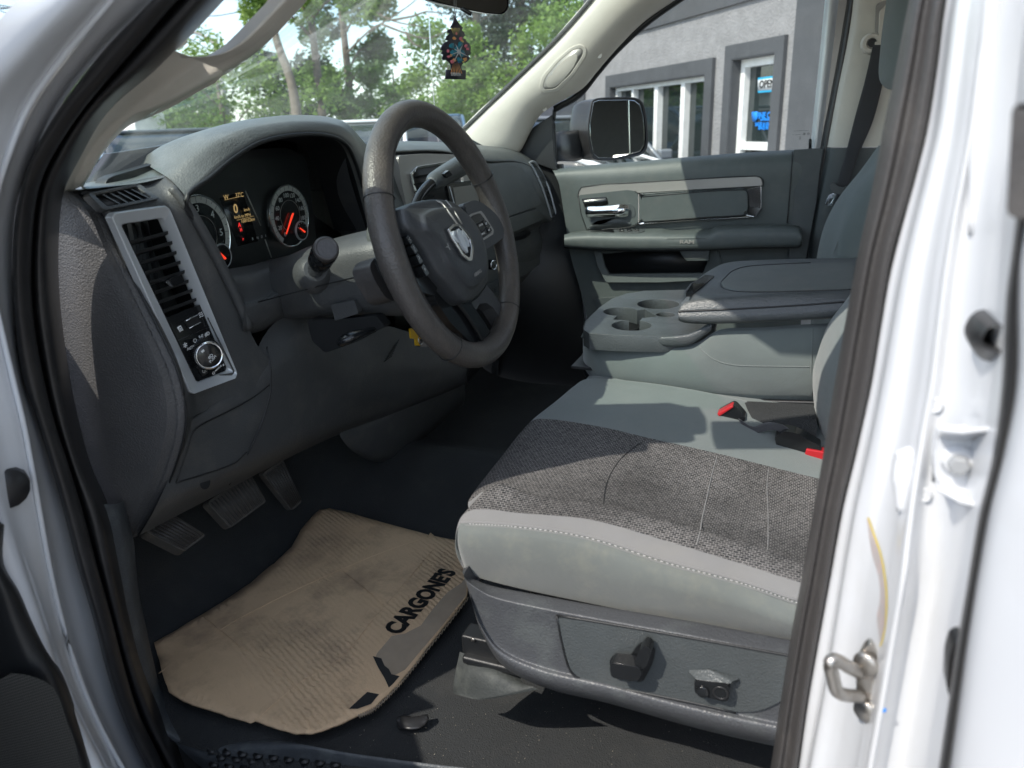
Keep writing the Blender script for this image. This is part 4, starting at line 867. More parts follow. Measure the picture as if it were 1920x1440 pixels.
RF = [[(694, 293, .812), (746, 290, .806), (832, 290, .800), (906, 306, .788), (979, 306, .780), (1019, 331, .778), (1040, 362, .773)],
      [(710, 360, .80), (780, 360, .79), (860, 360, .785), (935, 355, .772), (1003, 360, .762), (1032, 385, .762), (1047, 400, .760)],
      [(720, 430, .79), (800, 430, .78), (880, 425, .775), (955, 405, .765), (1017, 386, .755), (1040, 410, .757), (1052, 425, .758)],
      [(728, 470, .79), (820, 470, .78), (890, 460, .775), (960, 428, .762), (1020, 408, .752), (1044, 425, .756), (1055, 440, .758)],
      [(730, 490, .80), (830, 490, .79), (900, 480, .785), (966, 446, .785), (1024, 426, .775), (1048, 438, .762), (1058, 452, .762)],
      [(735, 530, .82), (850, 530, .81), (920, 515, .80), (975, 480, .780), (1030, 450, .765), (1052, 452, .762), (1062, 464, .762)],
      [(740, 580, .85), (850, 580, .84), (925, 560, .83), (985, 512, .80), (1036, 480, .785), (1056, 468, .775), (1066, 480, .775)],
      [(740, 620, .95), (850, 620, .95), (930, 590, .93), (995, 530, .90), (1045, 498, .88), (1066, 488, .85), (1074, 495, .85)]]
RF = [[(u, v, y-(.045 if k == 6 else .03 if k == 5 else .008 if k == 4 else 0)) for k, (u, v, y) in enumerate(r_)] for r_ in RF]
rf = net('glovebox', [y3(r_) for r_ in RF], M['dashlite'], dash, 5, 5)
# upper glovebox lid and its chamfer
plate('glovebox_lid', y3([(900, 311, .776), (974, 311, .764), (982, 318, .762), (1016, 380, .744), (1010, 385, .744), (958, 404, .754), (920, 410, .758)]), (0, .012, 0), M['dashlite'], rf, r=.006, bw=.003)
plate('glovebox_lower_lid', y3([(956, 408, .752), (1008, 391, .742), (1018, 405, .742), (1016, 412, .743), (966, 434, .752), (950, 434, .756)]), (0, .012, 0), M['dashlite'], rf, r=.004, bw=.003)
plate('glovebox_handle_recess', y3([(962, 440, .780), (992, 430, .772), (996, 438, .772), (985, 447, .776), (966, 452, .782)]), (0, .01, 0), M['black'], rf, r=.003, bw=0)
# tall end vent with bright frame, laid on the moulded face
rfb = caster(rf)
ev = [(993, 304), (1001, 303), (1010, 314), (1028, 350), (1040, 392), (1050, 432), (1049, 443), (1042, 440), (1032, 400), (1018, 355), (1003, 322)]
evp = [onto(rfb, u, v, .004) or PY(u, v, .765) for u, v in ev]
e_ = tube('end_vent_frame', evp, .0028, M['satin'], dash, 8, 3, closed=True)
cc_ = sum(evp, V())/len(evp)
plate('end_vent_throat', [cc_+(p-cc_)*.96+V((0, .001, 0)) for p in evp], (0, .004, 0), M['black'], e_, bw=0)
for i in range(12):
    t = (i+.8)/13; a = cr1([PX_ for PX_ in (evp[1].lerp(evp[0], .5), evp[3].lerp(evp[9], .5), evp[4].lerp(evp[8], .5), evp[5].lerp(evp[7], .5))], 10)[int(t*30)]; tube('vent_slat', [a+V((-.014, -.002, 0)), a+V((.014, -.002, -.003))], .0012, M['dashlite'], e_, 5, 1)
# centre stack surround with vents, screen and knobs
cs0 = [(746, 292), (800, 288), (872, 290), (902, 330), (925, 420), (930, 480), (865, 470), (800, 440), (765, 400), (752, 340)]
cst = plate('centre_stack', y3([(u, v, .785) for u, v in cs0]), (0, .02, 0), M['silverp'], dash, r=.012, bw=.004)
vo = [(770, 325), (782, 312), (838, 303), (868, 302), (872, 400), (820, 398), (784, 375), (775, 350)]
vi = [(774, 328), (785, 316), (840, 307), (864, 306), (867, 394), (822, 392), (788, 372), (779, 350)]
vr = ringplate('centre_vent_bezel', ys(vo, .780), ys(vi, .782), (0, .01, 0), M['chrome'], cst, bw=.001)
plate('vent_throat', ys(vi, .783), (0, .004, 0), M['black'], vr, bw=0)
for i in range(4):
    plate('vent_slat', [PY(778, 330+i*14, .779), PY(815, 324+i*14, .779), PY(815, 328+i*14, .781), PY(778, 334+i*14, .781)], (0, .002, -.001), M['gloss'], vr, bw=.0004)
sc0 = plate('infotainment_screen', y3([(838, 345, .778), (900, 336, .778), (912, 400, .775), (920, 440, .774), (870, 440, .776), (848, 400, .778)]), (0, .006, 0), M['gloss'], cst, r=.004, bw=.002)
plate('screen_glass', y3([(850, 352, .7765), (892, 346, .7765), (904, 400, .7735), (908, 425, .773), (872, 428, .775), (858, 400, .7765)]), (0, .002, 0), mat('matte display screen', (.19, .185, .165), .35), sc0, bw=.0005)
tube('screen_edge', [PY(843, 350, .7765), PY(857, 400, .7765), PY(866, 430, .776)], .0012, M['satin'], sc0, 6, 1)
# lower stack seen through the wheel
lk = plate('climate_panel', y3([(905, 455, .776), (948, 440, .772), (958, 560, .785), (925, 582, .79), (905, 560, .79), (890, 500, .785)]), (0, .02, 0), M['dashlite'], dash, r=.004, bw=.002)
kp = PY(918, 496, .768)
lathe('climate_knob', [(.0135, 0), (.013, .012), (.012, .014)], kp, (-.25, -1, 0), M['gloss'], lk, 28)
lathe('knob_ring', [(.0125, .012), (.0132, .0135), (.012, .0155), (.0112, .014)], kp, (-.25, -1, 0), M['chrome'], lk, 28)
kp2 = PY(938, 483, .768); lathe('volume_knob', [(.010, 0), (.0095, .018), (.0085, .02)], kp2, (-.35, -1, 0), M['satin'], lk, 24)
for q in ([(910, 535), (948, 520), (951, 545), (915, 560)], [(917, 540), (930, 535), (932, 549), (920, 554)], [(933, 533), (945, 528), (947, 542), (935, 547)]):
    plate('stack_switch', ys(q, .776), (0, .006, 0), M['leather'], lk, r=.001, bw=.0008)
text('stack_mark', '2', PY(925, 545, .7752), CX, CZ, .009, M['silverp'], lk, .0001); text('stack_mark', '*', PY(940, 537, .7752), CX, CZ, .011, M['silverp'], lk, .0001)
# lower dash face below the glovebox
plate('lower_dash_face', y3([(940, 455, .785), (1024, 425, .772), (1052, 452, .76), (1045, 470, .762), (985, 515, .785), (952, 530, .79)]), (0, .02, 0), M['dashlite'], dash, r=.006, bw=.003)
tube('panel_groove', [PY(955, 485, .7845), PY(1000, 462, .774), (PY(1045, 442, .7605))], .0009, M['black'], dash, 5, 3)
plate('footwell_liner', y3([(960, 560, .93), (1040, 500, .93), (1090, 560, .93), (1110, 740, .93), (1000, 790, .93), (930, 700, .93)]), (0, .02, 0), M['carpet'], dash, r=.02, bw=.004)
# ================================================================== PASSENGER DOOR
D_ = [[(1034, 318, .800), (1100, 310, .800), (1200, 302, .800), (1320, 292, .800), (1430, 284, .800), (1488, 281, .800), (1540, 279, .800)],
      [(1036, 319, .780), (1100, 311, .778), (1200, 303, .778), (1320, 293, .778), (1430, 285, .778), (1488, 282, .778), (1540, 281, .778)],
      [(1040, 326, .762), (1100, 320, .758), (1200, 312, .758), (1320, 302, .758), (1430, 295, .758), (1488, 292, .758), (1538, 290, .762)],
      [(1048, 345, .758), (1100, 338, .750), (1200, 332, .748), (1320, 322, .748), (1430, 315, .748), (1488, 312, .750), (1534, 310, .758)],
      [(1055, 385, .760), (1100, 385, .752), (1200, 382, .750), (1320, 375, .750), (1430, 365, .750), (1486, 362, .752), (1528, 360, .760)],
      [(1062, 430, .762), (1110, 432, .756), (1200, 428, .754), (1320, 425, .754), (1430, 420, .754), (1480, 418, .755), (1518, 418, .762)],
      [(1070, 480, .770), (1110, 480, .765), (1200, 475, .765), (1320, 472, .765), (1430, 468, .765), (1475, 468, .765), (1510, 468, .770)],
      [(1090, 550, .775), (1130, 550, .772), (1200, 548, .772), (1320, 545, .772), (1430, 540, .772), (1470, 540, .772), (1505, 540, .775)],
      [(1110, 640, .775), (1150, 640, .772), (1220, 640, .772), (1320, 640, .772), (1430, 640, .772), (1470, 640, .772), (1500, 640, .775)]]
pd_ = net('passenger_door', [x3(r_) for r_ in D_], M['door'], T, 5, 5)
pd_['label'] = 'closed passenger door, its grey panel facing the camera'
box('door_shell', (.90, .36, 1.05), (.10, .80, .72), M['white'], pd_, .02)
plate('kick_panel', [V((.79, .60, .70)), V((.79, 1.2, .70)), V((.79, 1.2, 1.43)), V((.79, .70, 1.43))], (.02, 0, 0), M['black'], T, bw=0)
plate('panel_end_trim', xs([(1488, 281), (1542, 278), (1530, 380), (1512, 480), (1498, 560), (1470, 560), (1480, 470), (1488, 380)], .752), (.02, 0, 0), M['doordark'], pd_, r=.004, bw=.003)
tube('panel_groove', [PX(1486, 284, .7515), PX(1482, 350, .7465), PX(1476, 418, .752)], .0014, M['black'], pd_, 6, 3)
# dark vinyl upper roll
pd2 = None
# silver strip over a chrome framed armrest inset
plate('silver_trim_strip', xs([(1083, 368), (1086, 356), (1096, 350), (1180, 343), (1300, 337), (1416, 331), (1427, 334), (1430, 348), (1380, 352), (1290, 357), (1200, 362), (1110, 364)], .742), (.02, 0, 0), M['silverp'], pd_, r=.006, bw=.005)
fo = [(1085, 364), (1196, 360), (1300, 356), (1427, 349), (1427, 392), (1416, 406), (1300, 412), (1196, 420), (1140, 428), (1100, 430)]
ca = ringplate('chrome_frame', xs([(1196, 362), (1300, 356), (1428, 349), (1428, 390), (1416, 407), (1300, 413), (1196, 421)], .738), xs([(1200, 366), (1300, 360), (1400, 355), (1404, 388), (1398, 403), (1300, 409), (1200, 417)], .742), (.015, 0, 0), M['chrome'], pd_, r=.002, bw=.002)
plate('padded_inset', xs([(1203, 368), (1230, 364), (1300, 360), (1392, 355), (1401, 360), (1402, 395), (1394, 403), (1300, 408), (1204, 416)], .737), (.02, 0, 0), M['door'], pd_, r=.01, bw=.006)
hw = plate('handle_surround', xs([(1084, 366), (1176, 356), (1190, 358), (1203, 372), (1206, 408), (1192, 420), (1184, 424), (1104, 430), (1096, 425)], .740), (.02, 0, 0), M['door'], pd_, r=.008, bw=.004)
plate('handle_recess', xs([(1090, 372), (1136, 368), (1142, 384), (1180, 382), (1190, 388), (1192, 405), (1182, 409), (1150, 411), (1130, 421), (1108, 422), (1098, 400)], .7385), (.008, 0, 0), M['doordark'], hw, r=.006, bw=.001)
plate('handle_well', xs([(1091, 373), (1137, 369), (1141, 383), (1120, 388), (1098, 392)], .738), (.004, 0, 0), M['gloss'], hw, r=.004, bw=0)
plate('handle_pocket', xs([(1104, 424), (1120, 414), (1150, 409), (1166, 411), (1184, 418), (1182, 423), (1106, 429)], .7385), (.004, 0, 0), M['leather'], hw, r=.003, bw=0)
net('door_handle', [[PX(1097, 390, .728), PX(1102, 388, .720), PX(1130, 387, .718), PX(1154, 385, .718), PX(1168, 383, .722), PX(1178, 386, .730)],
                    [PX(1097, 395, .722), PX(1102, 394, .714), PX(1130, 393, .712), PX(1154, 392, .712), PX(1168, 392, .716), PX(1179, 393, .728)],
                    [PX(1098, 402, .722), PX(1102, 402, .714), PX(1130, 401, .712), PX(1154, 401, .712), PX(1166, 402, .717), PX(1178, 401, .729)],
                    [PX(1100, 407, .728), PX(1103, 407, .722), PX(1130, 406, .720), PX(1154, 406, .720), PX(1165, 407, .725), PX(1177, 405, .732)]], M['chrome'], hw, 5, 4)
for ln, x_ in (([(1084, 366), (1100, 431), (1140, 429), (1186, 425), (1205, 410), (1206, 372), (1190, 358)], .739), ([(1197, 362), (1300, 356), (1428, 349)], .7365), ([(1197, 421), (1300, 413), (1416, 407), (1428, 392)], .7365), ([(1205, 369), (1300, 361), (1394, 356), (1402, 362), (1402, 394), (1394, 403), (1300, 409), (1206, 416)], .7368), ([(1083, 370), (1090, 351), (1180, 343), (1300, 336), (1418, 330), (1431, 338), (1431, 350)], .7415)):
    tube('panel_gap', [PX(u, v, x_) for u, v in ln], .0013, M['black'], pd_, 6, 2)
# armrest
AR = [(1058, 440, 443, 462), (1075, 435, 441, 464), (1110, 432, 440, 466), (1180, 430, 441, 468), (1240, 428, 441, 468), (1256, 431, 442, 468), (1330, 430, 441, 467), (1345, 423, 434, 466), (1420, 421, 430, 463), (1480, 421, 430, 462), (1498, 424, 432, 461), (1503, 432, 438, 455)]
rows = [[PX(u, t, .752) for u, t, f_, b in AR], [PX(u, t+1, .735) for u, t, f_, b in AR], [PX(u, f_-3, .690) for u, t, f_, b in AR], [PX(u, f_+3, .676) for u, t, f_, b in AR], [PX(u, (f_+b)/2, .672) for u, t, f_, b in AR], [PX(u, b-2, .676) for u, t, f_, b in AR], [PX(u, b+1, .69) for u, t, f_, b in AR], [PX(u, b-2, .76) for u, t, f_, b in AR]]
ar = net('armrest', rows, M['door'], pd_, 4, 5)
tube('armrest_shadow_gap', [PX(u, b+2, .70) for u, t, f_, b in AR], .0022, M['black'], ar, 6, 2)
sw = plate('window_switch_panel', [PX(1102, 432, .728), PX(1180, 429, .728), PX(1208, 429, .728), PX(1208, 433, .705), PX(1196, 437, .690), PX(1104, 440, .690)], (0, 0, -.006), M['leather'], ar, r=.006, bw=.001)
plate('switch_well', [PX(1107, 432.5, .728), PX(1150, 430.5, .728), PX(1152, 436, .700), PX(1108, 438.5, .694)], (0, 0, .0008), M['black'], sw, bw=0)
for a in (1160, 1175, 1188): plate('window_switch', [PX(a, 431, .722), PX(a+9, 430.5, .722), PX(a+10, 434, .706), PX(a+1, 434.5, .706)], (0, 0, .004), M['gloss'], sw, bw=.001)
bg_ = ringplate('badge_frame', xs([(1252, 447), (1322, 446), (1329, 450), (1329, 457), (1322, 461), (1254, 462), (1248, 458), (1247, 451)], .6725), xs([(1254, 449), (1321, 448), (1326, 451), (1326, 456), (1321, 459), (1255, 460), (1251, 457), (1250, 452)], .6725), (.004, 0, 0), M['door'], ar, bw=.001)
text('door_badge', 'RAM', PX(1288, 454, .6715), (0, -1, 0), (0, 0, 1), .013, M['silverp'], bg_, .001, bold=.0006, sx=1.5)
# ribbed tab and map pocket
plate('ribbed_tab', xs([(1272, 468), (1330, 467), (1328, 489), (1287, 489), (1278, 478)], .700), (.01, 0, 0), M['door'], pd_, bw=.002)
for k in range(6): tube('tab_rib', [PX(1276+k*1.5, 470+k*3, .699), PX(1328, 469.5+k*3, .699)], .0010, M['dashlite'], pd_, 5, 1)
po = [(1112, 470), (1300, 466), (1345, 466), (1352, 490), (1335, 525), (1240, 530), (1136, 530), (1120, 500)]
pi = [(1127, 473), (1300, 470), (1332, 470), (1327, 488), (1318, 512), (1240, 513), (1142, 514), (1134, 500)]
mp_ = ringplate('map_pocket_rim', xs(po, .748), xs(pi, .752), (.02, 0, 0), M['door'], pd_, r=.008, bw=.004)
plate('map_pocket', xs([(1120, 470), (1335, 466), (1330, 515), (1140, 516)], .764), (.002, 0, 0), M['black'], mp_, bw=0)
plate('speaker_cover', xs([(1110, 560), (1180, 555), (1260, 552), (1260, 620), (1140, 640)], .765), (.01, 0, 0), M['doordark'], pd_, r=.01, bw=.003)
# lock button, window frame, glass
tube('lock_button', [PX(1519, 283, .778), PX(1519, 264, .778), PX(1519, 260, .778)], [.0040, .0040, .0030], M['black'], pd_, 10, 1)
tube('window_frame', [PX(1042, 318, .79), PX(1038, 232, .79), PX(1040, 205, .79)], .006, M['black'], pd_, 8, 3)
tube('window_frame', [PX(1040, 204, .79), PX(1085, 178, .79), PX(1118, 138, .785), (PX(1152, 98, .78)), PX(1205, 48, .775), PX(1265, 4, .77), PX(1340, -40, .765), PX(1480, -60, .76), PX(1585, -20, .775)], .010, M['black'], pd_, 8, 4)
net('rear_channel_strip', [[PX(1548, -10, .80), PX(1560, -10, .79), PX(1574, -10, .80)], [PX(1534, 130, .80), PX(1545, 130, .79), PX(1557, 130, .80)], [PX(1519, 278, .80), PX(1528, 278, .79), PX(1538, 278, .80)]], M['satin'], pd_, 4, 4)
net('rear_channel_strip', [[PX(1574, -10, .80), PX(1592, -10, .80)], [PX(1557, 130, .80), PX(1569, 130, .80)], [PX(1538, 278, .80), PX(1544, 278, .80)]], M['silverp'], pd_, 2, 3)
net('window_frame', [[PX(1590, -10, .795), PX(1598, -10, .775), PX(1604, -10, .775), PX(1610, -10, .79)], [PX(1570, 110, .795), PX(1578, 110, .775), PX(1584, 110, .775), PX(1590, 110, .79)], [PX(1553, 200, .795), PX(1560, 200, .775), PX(1566, 200, .775), PX(1572, 200, .79)], [PX(1537, 282, .795), PX(1545, 282, .775), PX(1550, 282, .775), PX(1556, 282, .79)], [PX(1522, 380, .795), PX(1528, 380, .775), PX(1535, 380, .775), PX(1545, 380, .79)], [PX(1500, 520, .795), PX(1506, 520, .775), PX(1513, 520, .775), PX(1525, 520, .79)]], M['rubber'], pd_, 4, 4)
wg = [PX(1042, 316, .812), PX(1525, 284, .812), PX(1560, -30, .795), PX(1330, -45, .79), PX(1205, 44, .80), PX(1118, 134, .806), PX(1042, 206, .812)]
mesh('side_window', wg, [tuple(range(7))], M['win'], pd_, False)
for k, (s, a, b, z) in enumerate((('~~~~~~~', 1502, 245, .009), ('~ ~~~~ ~~', 1498, 252, .007), ('o o', 1512, 250, .012), ('I', 1500, 259, .012))):
    text('glass_etching', s, PX(a, b, .810), (0, -1, 0), (0, 0, 1), z, M['inkb'], pd_, .0001)
# towing mirror
ml = PX(1138, 240, 1.02)
mo = [(1107, 200), (1110, 189), (1122, 184), (1170, 182), (1192, 184), (1204, 192), (1210, 212), (1214, 250), (1213, 275), (1205, 288), (1188, 294), (1150, 300), (1120, 300), (1110, 294), (1104, 270), (1102, 235)]
mn = V((-.62, -.78, .05)).normalized(); mc = PX(1158, 242, 1.05)
def mm(u, v, o=0): return PP(u, v, mc+mn*o, mn)
mh = [mm(u, v) for u, v in mo]
ctr = sum(mh, V())/len(mh)
front_ = V((.02, 1, 0)).normalized()
rows = [[ctr+(p-ctr)*.93+mn*.002 for p in mh+[mh[0]]], [p+mn*.003 for p in mh+[mh[0]]], [p-mn*.006 for p in mh+[mh[0]]], [ctr+(p-ctr)*.97-mn*.05+front_*.02 for p in mh+[mh[0]]], [ctr+(p-ctr)*.80-mn*.085+front_*.03 for p in mh+[mh[0]]], [ctr+(p-ctr)*.40-mn*.105+front_*.035 for p in mh+[mh[0]]], [ctr+(p-ctr)*.02-mn*.11+front_*.035 for p in mh+[mh[0]]]]
mr = net('door_mirror', rows, M['rubber'], T, 3, 4)
mr['label'] = 'black towing mirror outside the passenger window'
g1 = [(1111, 203), (1113, 192), (1122, 188), (1176, 187), (1178, 240), (1179, 290), (1150, 296), (1122, 296), (1113, 288), (1107, 260), (1106, 232)]
g2 = [(1179, 187), (1190, 188), (1200, 196), (1206, 215), (1209, 250), (1208, 272), (1201, 284), (1181, 290), (1180, 240)]
plate('mirror_glass', [mm(u, v, .004) for u, v in g1], -mn*.004, M['mirrorglass'], mr, bw=.0008)
plate('spotter_glass', [mm(u, v, .004) for u, v in g2], -mn*.004, M['mirrorglass'], mr, bw=.003)
net('mirror_arm', [[PX(1035, 262, .86), PX(1040, 250, .86), PX(1070, 246, .95), PX(1090, 244, 1.04)], [PX(1035, 285, .84), PX(1042, 280, .84), PX(1070, 280, .93), PX(1095, 270, 1.02)], [PX(1035, 300, .86), PX(1045, 300, .86), PX(1075, 302, .95), PX(1100, 292, 1.04)]], M['rubber'], mr, 4, 4, thick=.02)
# interior mirror
im = [(795, -30), (940, -20), (952, -6), (953, 12), (948, 22), (938, 27), (905, 24), (850, 12), (805, 0), (790, -14)]
imn = V((-.45, -.89, -.05)).normalized(); imc = PY(870, 0, .64)
imp = [PP(u, v, imc, imn) for u, v in im]; ic = sum(imp, V())/len(imp)
rows = [[ic+(p-ic)*.97+imn*.002 for p in imp+[imp[0]]], [p+imn*.001 for p in imp+[imp[0]]], [p-imn*.010 for p in imp+[imp[0]]], [ic+(p-ic)*.8-imn*.03 for p in imp+[imp[0]]], [ic+(p-ic)*.02-imn*.035 for p in imp+[imp[0]]]]
rv = net('rear_view_mirror', rows, M['gloss'], T, 3, 4)
plate('mirror_glass', [ic+(p-ic)*.94+imn*.003 for p in imp], -imn*.002, mat('dark mirror glass', (.05, .045, .038), .08), rv, r=.008, bw=.0005)
tube('dimming_lever', [PY(866, 15, .645), PY(876, 22, .635), PY(884, 27, .628)], [.008, .007, .006], M['gloss'], rv, 10, 3, flat=.6)
tube('mirror_stem', [PY(880, 0, .66), PY(895, -45, .62), PY(900, -80, .58)], .010, M['gloss'], rv, 10, 3)
# ================================================================== PASSENGER B PILLAR, BELT, SEAT BACK
net('belt_pillar', [[PX(1604, -40, .775), PX(1620, -40, .755), PX(1660, -40, .745), PX(1730, -40, .74), PX(1800, -40, .75)], [PX(1592, 60, .775), PX(1605, 60, .755), PX(1650, 60, .745), PX(1720, 60, .74), PX(1790, 60, .75)], [PX(1570, 170, .775), PX(1582, 170, .755), PX(1628, 170, .745), PX(1700, 170, .74), PX(1770, 170, .75)], [PX(1551, 276, .775), PX(1562, 276, .755), PX(1608, 276, .745), PX(1680, 276, .74), PX(1750, 276, .75)]], M['beige'], T, 5, 5)
net('pillar_lower_trim', [[PX(1550, 277, .775), PX(1561, 277, .752), PX(1610, 277, .742), PX(1760, 277, .74)], [PX(1530, 380, .775), PX(1540, 380, .752), PX(1590, 380, .742), PX(1740, 380, .74)], [PX(1505, 540, .775), PX(1515, 540, .752), PX(1560, 540, .742), PX(1720, 540, .74)]], M['doordark'], T, 5, 5)
plate('belt_slot', xs([(1642, 8), (1655, 2), (1690, -6), (1690, 88), (1648, 86), (1640, 60)], .742), (.01, 0, 0), M['silverp'], T, r=.01, bw=.002)
dring = plate('belt_anchor_cover', xs([(1650, 18), (1662, 8), (1690, 4), (1690, 80), (1664, 80), (1647, 72)], .722), (.03, 0, 0), M['beige'], T, r=.012, bw=.006)
lathe('anchor_loop', [(.024, 0), (.024, .008), (.020, .013), (.012, .013), (.010, .006)], PX(1633, 82, .735), (-1, -.1, 0), M['beige'], dring, 28)
lathe('loop_hole', [(.0095, 0), (.0095, .0125)], PX(1634, 81, .735), (-1, -.1, 0), M['black'], dring, 20)
plate('belt_guide', xs([(1640, 78), (1672, 80), (1672, 86), (1640, 85)], .722), (.015, 0, 0), M['beige'], dring, bw=.002)
be = [(1637, 84, 1670, 84), (1622, 150, 1656, 152), (1603, 220, 1637, 226), (1585, 290, 1608, 295), (1567, 352, 1590, 356), (1552, 400, 1576, 405), (1535, 470, 1560, 475)]
sb_ = net('seat_belt', [[PX(a, b, .722), PX((a+c)/2, (b+d)/2, .720), PX(c, d, .722)] for a, b, c, d in be[:5]], M['belt'], T, 3, 5, thick=.002)
net('belt_tail', [[PX(1572, 352, .735), PX(1586, 352, .732), PX(1596, 356, .735)], [PX(1560, 400, .735), PX(1570, 400, .732), PX(1582, 404, .735)], [PX(1545, 450, .735), PX(1556, 450, .732), PX(1568, 454, .735)]], M['belt'], sb_, 3, 4, thick=.002)
net('belt_fold', [[PX(1668, 90, .730), PX(1650, 90, .732)], [PX(1640, 190, .735), PX(1632, 190, .737)], [PX(1600, 320, .735), PX(1590, 320, .737)]], M['belt'], sb_, 3, 4)
bkl = plate('belt_tongue', xs([(1557, 344), (1565, 340), (1568, 348), (1580, 352), (1588, 348), (1590, 356), (1582, 366), (1562, 362), (1555, 352)], .715), (.010, 0, 0), M['leather'], sb_, r=.006, bw=.003)
ringplate('tongue_blade', xs([(1562, 362), (1568, 364), (1560, 386), (1552, 387), (1547, 382), (1554, 366)], .718), xs([(1560, 372), (1562, 373), (1557, 382), (1554, 382), (1553, 380), (1556, 373)], .718), (.003, 0, 0), M['chrome'], bkl, bw=.0006)
# passenger backrest + headrest
sbk = [(1647, 273), (1613, 320), (1573, 370), (1547, 420), (1532, 480), (1524, 560), (1518, 640)]
rows = []
for u, v in sbk:
    k = (v-273)/367
    rows.append([PX(u+8, v, .66), PX(u, v, .60), PX(u+(20 if v < 400 else 26), v+2, .50), PX(u+40, v+4, .46), PX(u+70, v+6, .44), PX(u+130, v+8, .42), PX(u+200, v+8, .40)])
pb_ = net('passenger_seat_back', rows, M['tealcloth'], T, 5, 5)
tube('backrest_seam', [PX(1634, 352, .462), PX(1606, 392, .468), PX(1580, 436, .472), PX(1562, 476, .475)], .0012, M['teal'], pb_, 6, 4)
hc_ = PX(1716, 40, .36)
hv = []
net('headrest', [[hc_+V((math.cos(t)*.13*s, math.sin(t)*.055*s+.0, z)) for t in [math.pi*2*q/12 for q in range(13)]] for s, z in ((.02, .135), (.6, .13), (.9, .10), (1, .03), (1, -.05), (.92, -.10), (.6, -.12), (.02, -.122))], M['tealcloth'], pb_, 3, 4)
# ================================================================== CENTRE SEAT / CONSOLE
body = [(1092, 650, .40)]
CB = [  # along the length: u, v_top, v_bot for the near cloth side
 (1093, 634, 676), (1100, 640, 698), (1118, 644, 712), (1160, 646, 724), (1240, 648, 737), (1300, 645, 742), (1350, 618, 745), (1430, 614, 748), (1510, 608, 750), (1600, 605, 752)]
XN = [-.085, -.118, -.134, -.142, -.145, -.146, -.146, -.146, -.146, -.146]
rows = []
for f_ in (0, .06, .35, .7, .93, 1.0):
    row = []
    far = PX(1140, 640, -.0)
    for (u, a, b), x in zip(CB, XN):
        row.append(PX(u, a+(b-a)*f_, x+(.010 if f_ in (0,) else 0)+(.010 if f_ == 1.0 else 0)-(.010 if .2 < f_ < .8 else 0)))
    p0, p1 = row[0], row[1]
    row = [V((.13, p0.y-.0, p0.z)), V((.09, p0.y+.012, p0.z)), V((.03, p0.y+.016, p0.z)), V((-.04, p0.y+.010, p0.z))]+row
    rows.append(row)
con = net('centre_console_seat', rows, M['tealcloth'], T, 5, 5)
con['label'] = 'folded centre seat forming a console with cup holders and padded lid'
tube('console_welt', [p+V((-.002, 0, -.004)) for p in rows[-1]], .004, M['black'], con, 8, 5)
cbv = caster(con)
tube('stitch_seam', ontol(cbv, [(1312, 650), (1322, 662), (1345, 677), (1380, 685), (1450, 687), (1520, 688)], .0003), .0009, M['teal'], con, 6, 5)
tube('stitch_seam', ontol(cbv, [(1524, 616), (1523, 650), (1521, 690), (1523, 740)], .0002), .0014, M['tealcloth'], con, 6, 4)
# hard cup holder tray, cut through by wells
zt = 1.193
to = [PZ(1094, 618, zt), PZ(1098, 604, zt), PZ(1108, 592, zt), PZ(1124, 576, zt), PZ(1147, 560, zt), PZ(1175, 550, zt), PZ(1207, 545, zt), PZ(1290, 543, zt), PZ(1350, 560, zt), PZ(1340, 612, zt), PZ(1300, 625, zt), PZ(1240, 630, zt), PZ(1150, 628, zt), PZ(1105, 625, zt)]
tray = plate('cup_holder_tray', to, (0, 0, -.030), M['leather'], con, bw=0)
cuts = []
for (u, v, r) in ((1164, 584, .034), (1184, 610, .036), (1234, 570, .042)):
    c = PZ(u, v, zt); cuts.append(lathe('c', [(r, -.06), (r, .03)], c, (0, 0, 1), M['black'], None, 40))
cuts.append(box('c', PZ(1182, 592, zt), (.07, .05, .12), M['black'], None, 0)); cuts.append(box('c', PZ(1205, 588, zt), (.06, .035, .12), M['black'], None, 0, Matrix.Rotation(.6, 3, 'Z')))
cuts.append(lathe('c', [(.018, -.06), (.018, .03)], PZ(1248, 590, zt), (0, 0, 1), M['black'], None, 30))
for c in cuts:
    b = tray.modifiers.new('x', 'BOOLEAN'); b.operation = 'DIFFERENCE'; b.solver = 'EXACT'; b.object = c
bake(tray)
for c in cuts: bpy.data.objects.remove(c)
bevel(tray, .003, 3, 40)
for (u, v, r) in ((1164, 584, .034), (1184, 610, .036), (1234, 570, .042)):
    c = PZ(u, v, zt); lathe('cup_well', [(r+.006, -.075), (r+.005, -.03), (r+.002, -.028), (r-.002, -.072)], c, (0, 0, 1), M['black'], tray, 32)
box('well_floor', PZ(1195, 592, zt)+V((0, 0, -.078)), (.22, .20, .006), M['black'], tray, .001)
# grained front band under the tray
tr = [(1094, 618, 634), (1100, 622, 640), (1118, 626, 644), (1160, 628, 646), (1240, 630, 648), (1290, 626, 646), (1318, 614, 630), (1334, 606, 618)]
XB = [-.10, -.128, -.145, -.152, -.155, -.155, -.152, -.15]
r0_ = [PX(u, a, x+.004) for (u, a, b), x in zip(tr, XB)]; r1_ = [PX(u, a+3, x-.002) for (u, a, b), x in zip(tr, XB)]; r2_ = [PX(u, b, x) for (u, a, b), x in zip(tr, XB)]; r3_ = [PX(u, b+1, x+.02) for (u, a, b), x in zip(tr, XB)]
ext_ = lambda r_: [V((.12, r_[0].y, r_[0].z)), V((.06, r_[0].y+.014, r_[0].z)), V((-.02, r_[0].y+.014, r_[0].z)), V((-.07, r_[0].y+.008, r_[0].z))]+r_
net('tray_band', [ext_(r0_), ext_(r1_), ext_(r2_), ext_(r3_)], M['leather'], con, 5, 4)
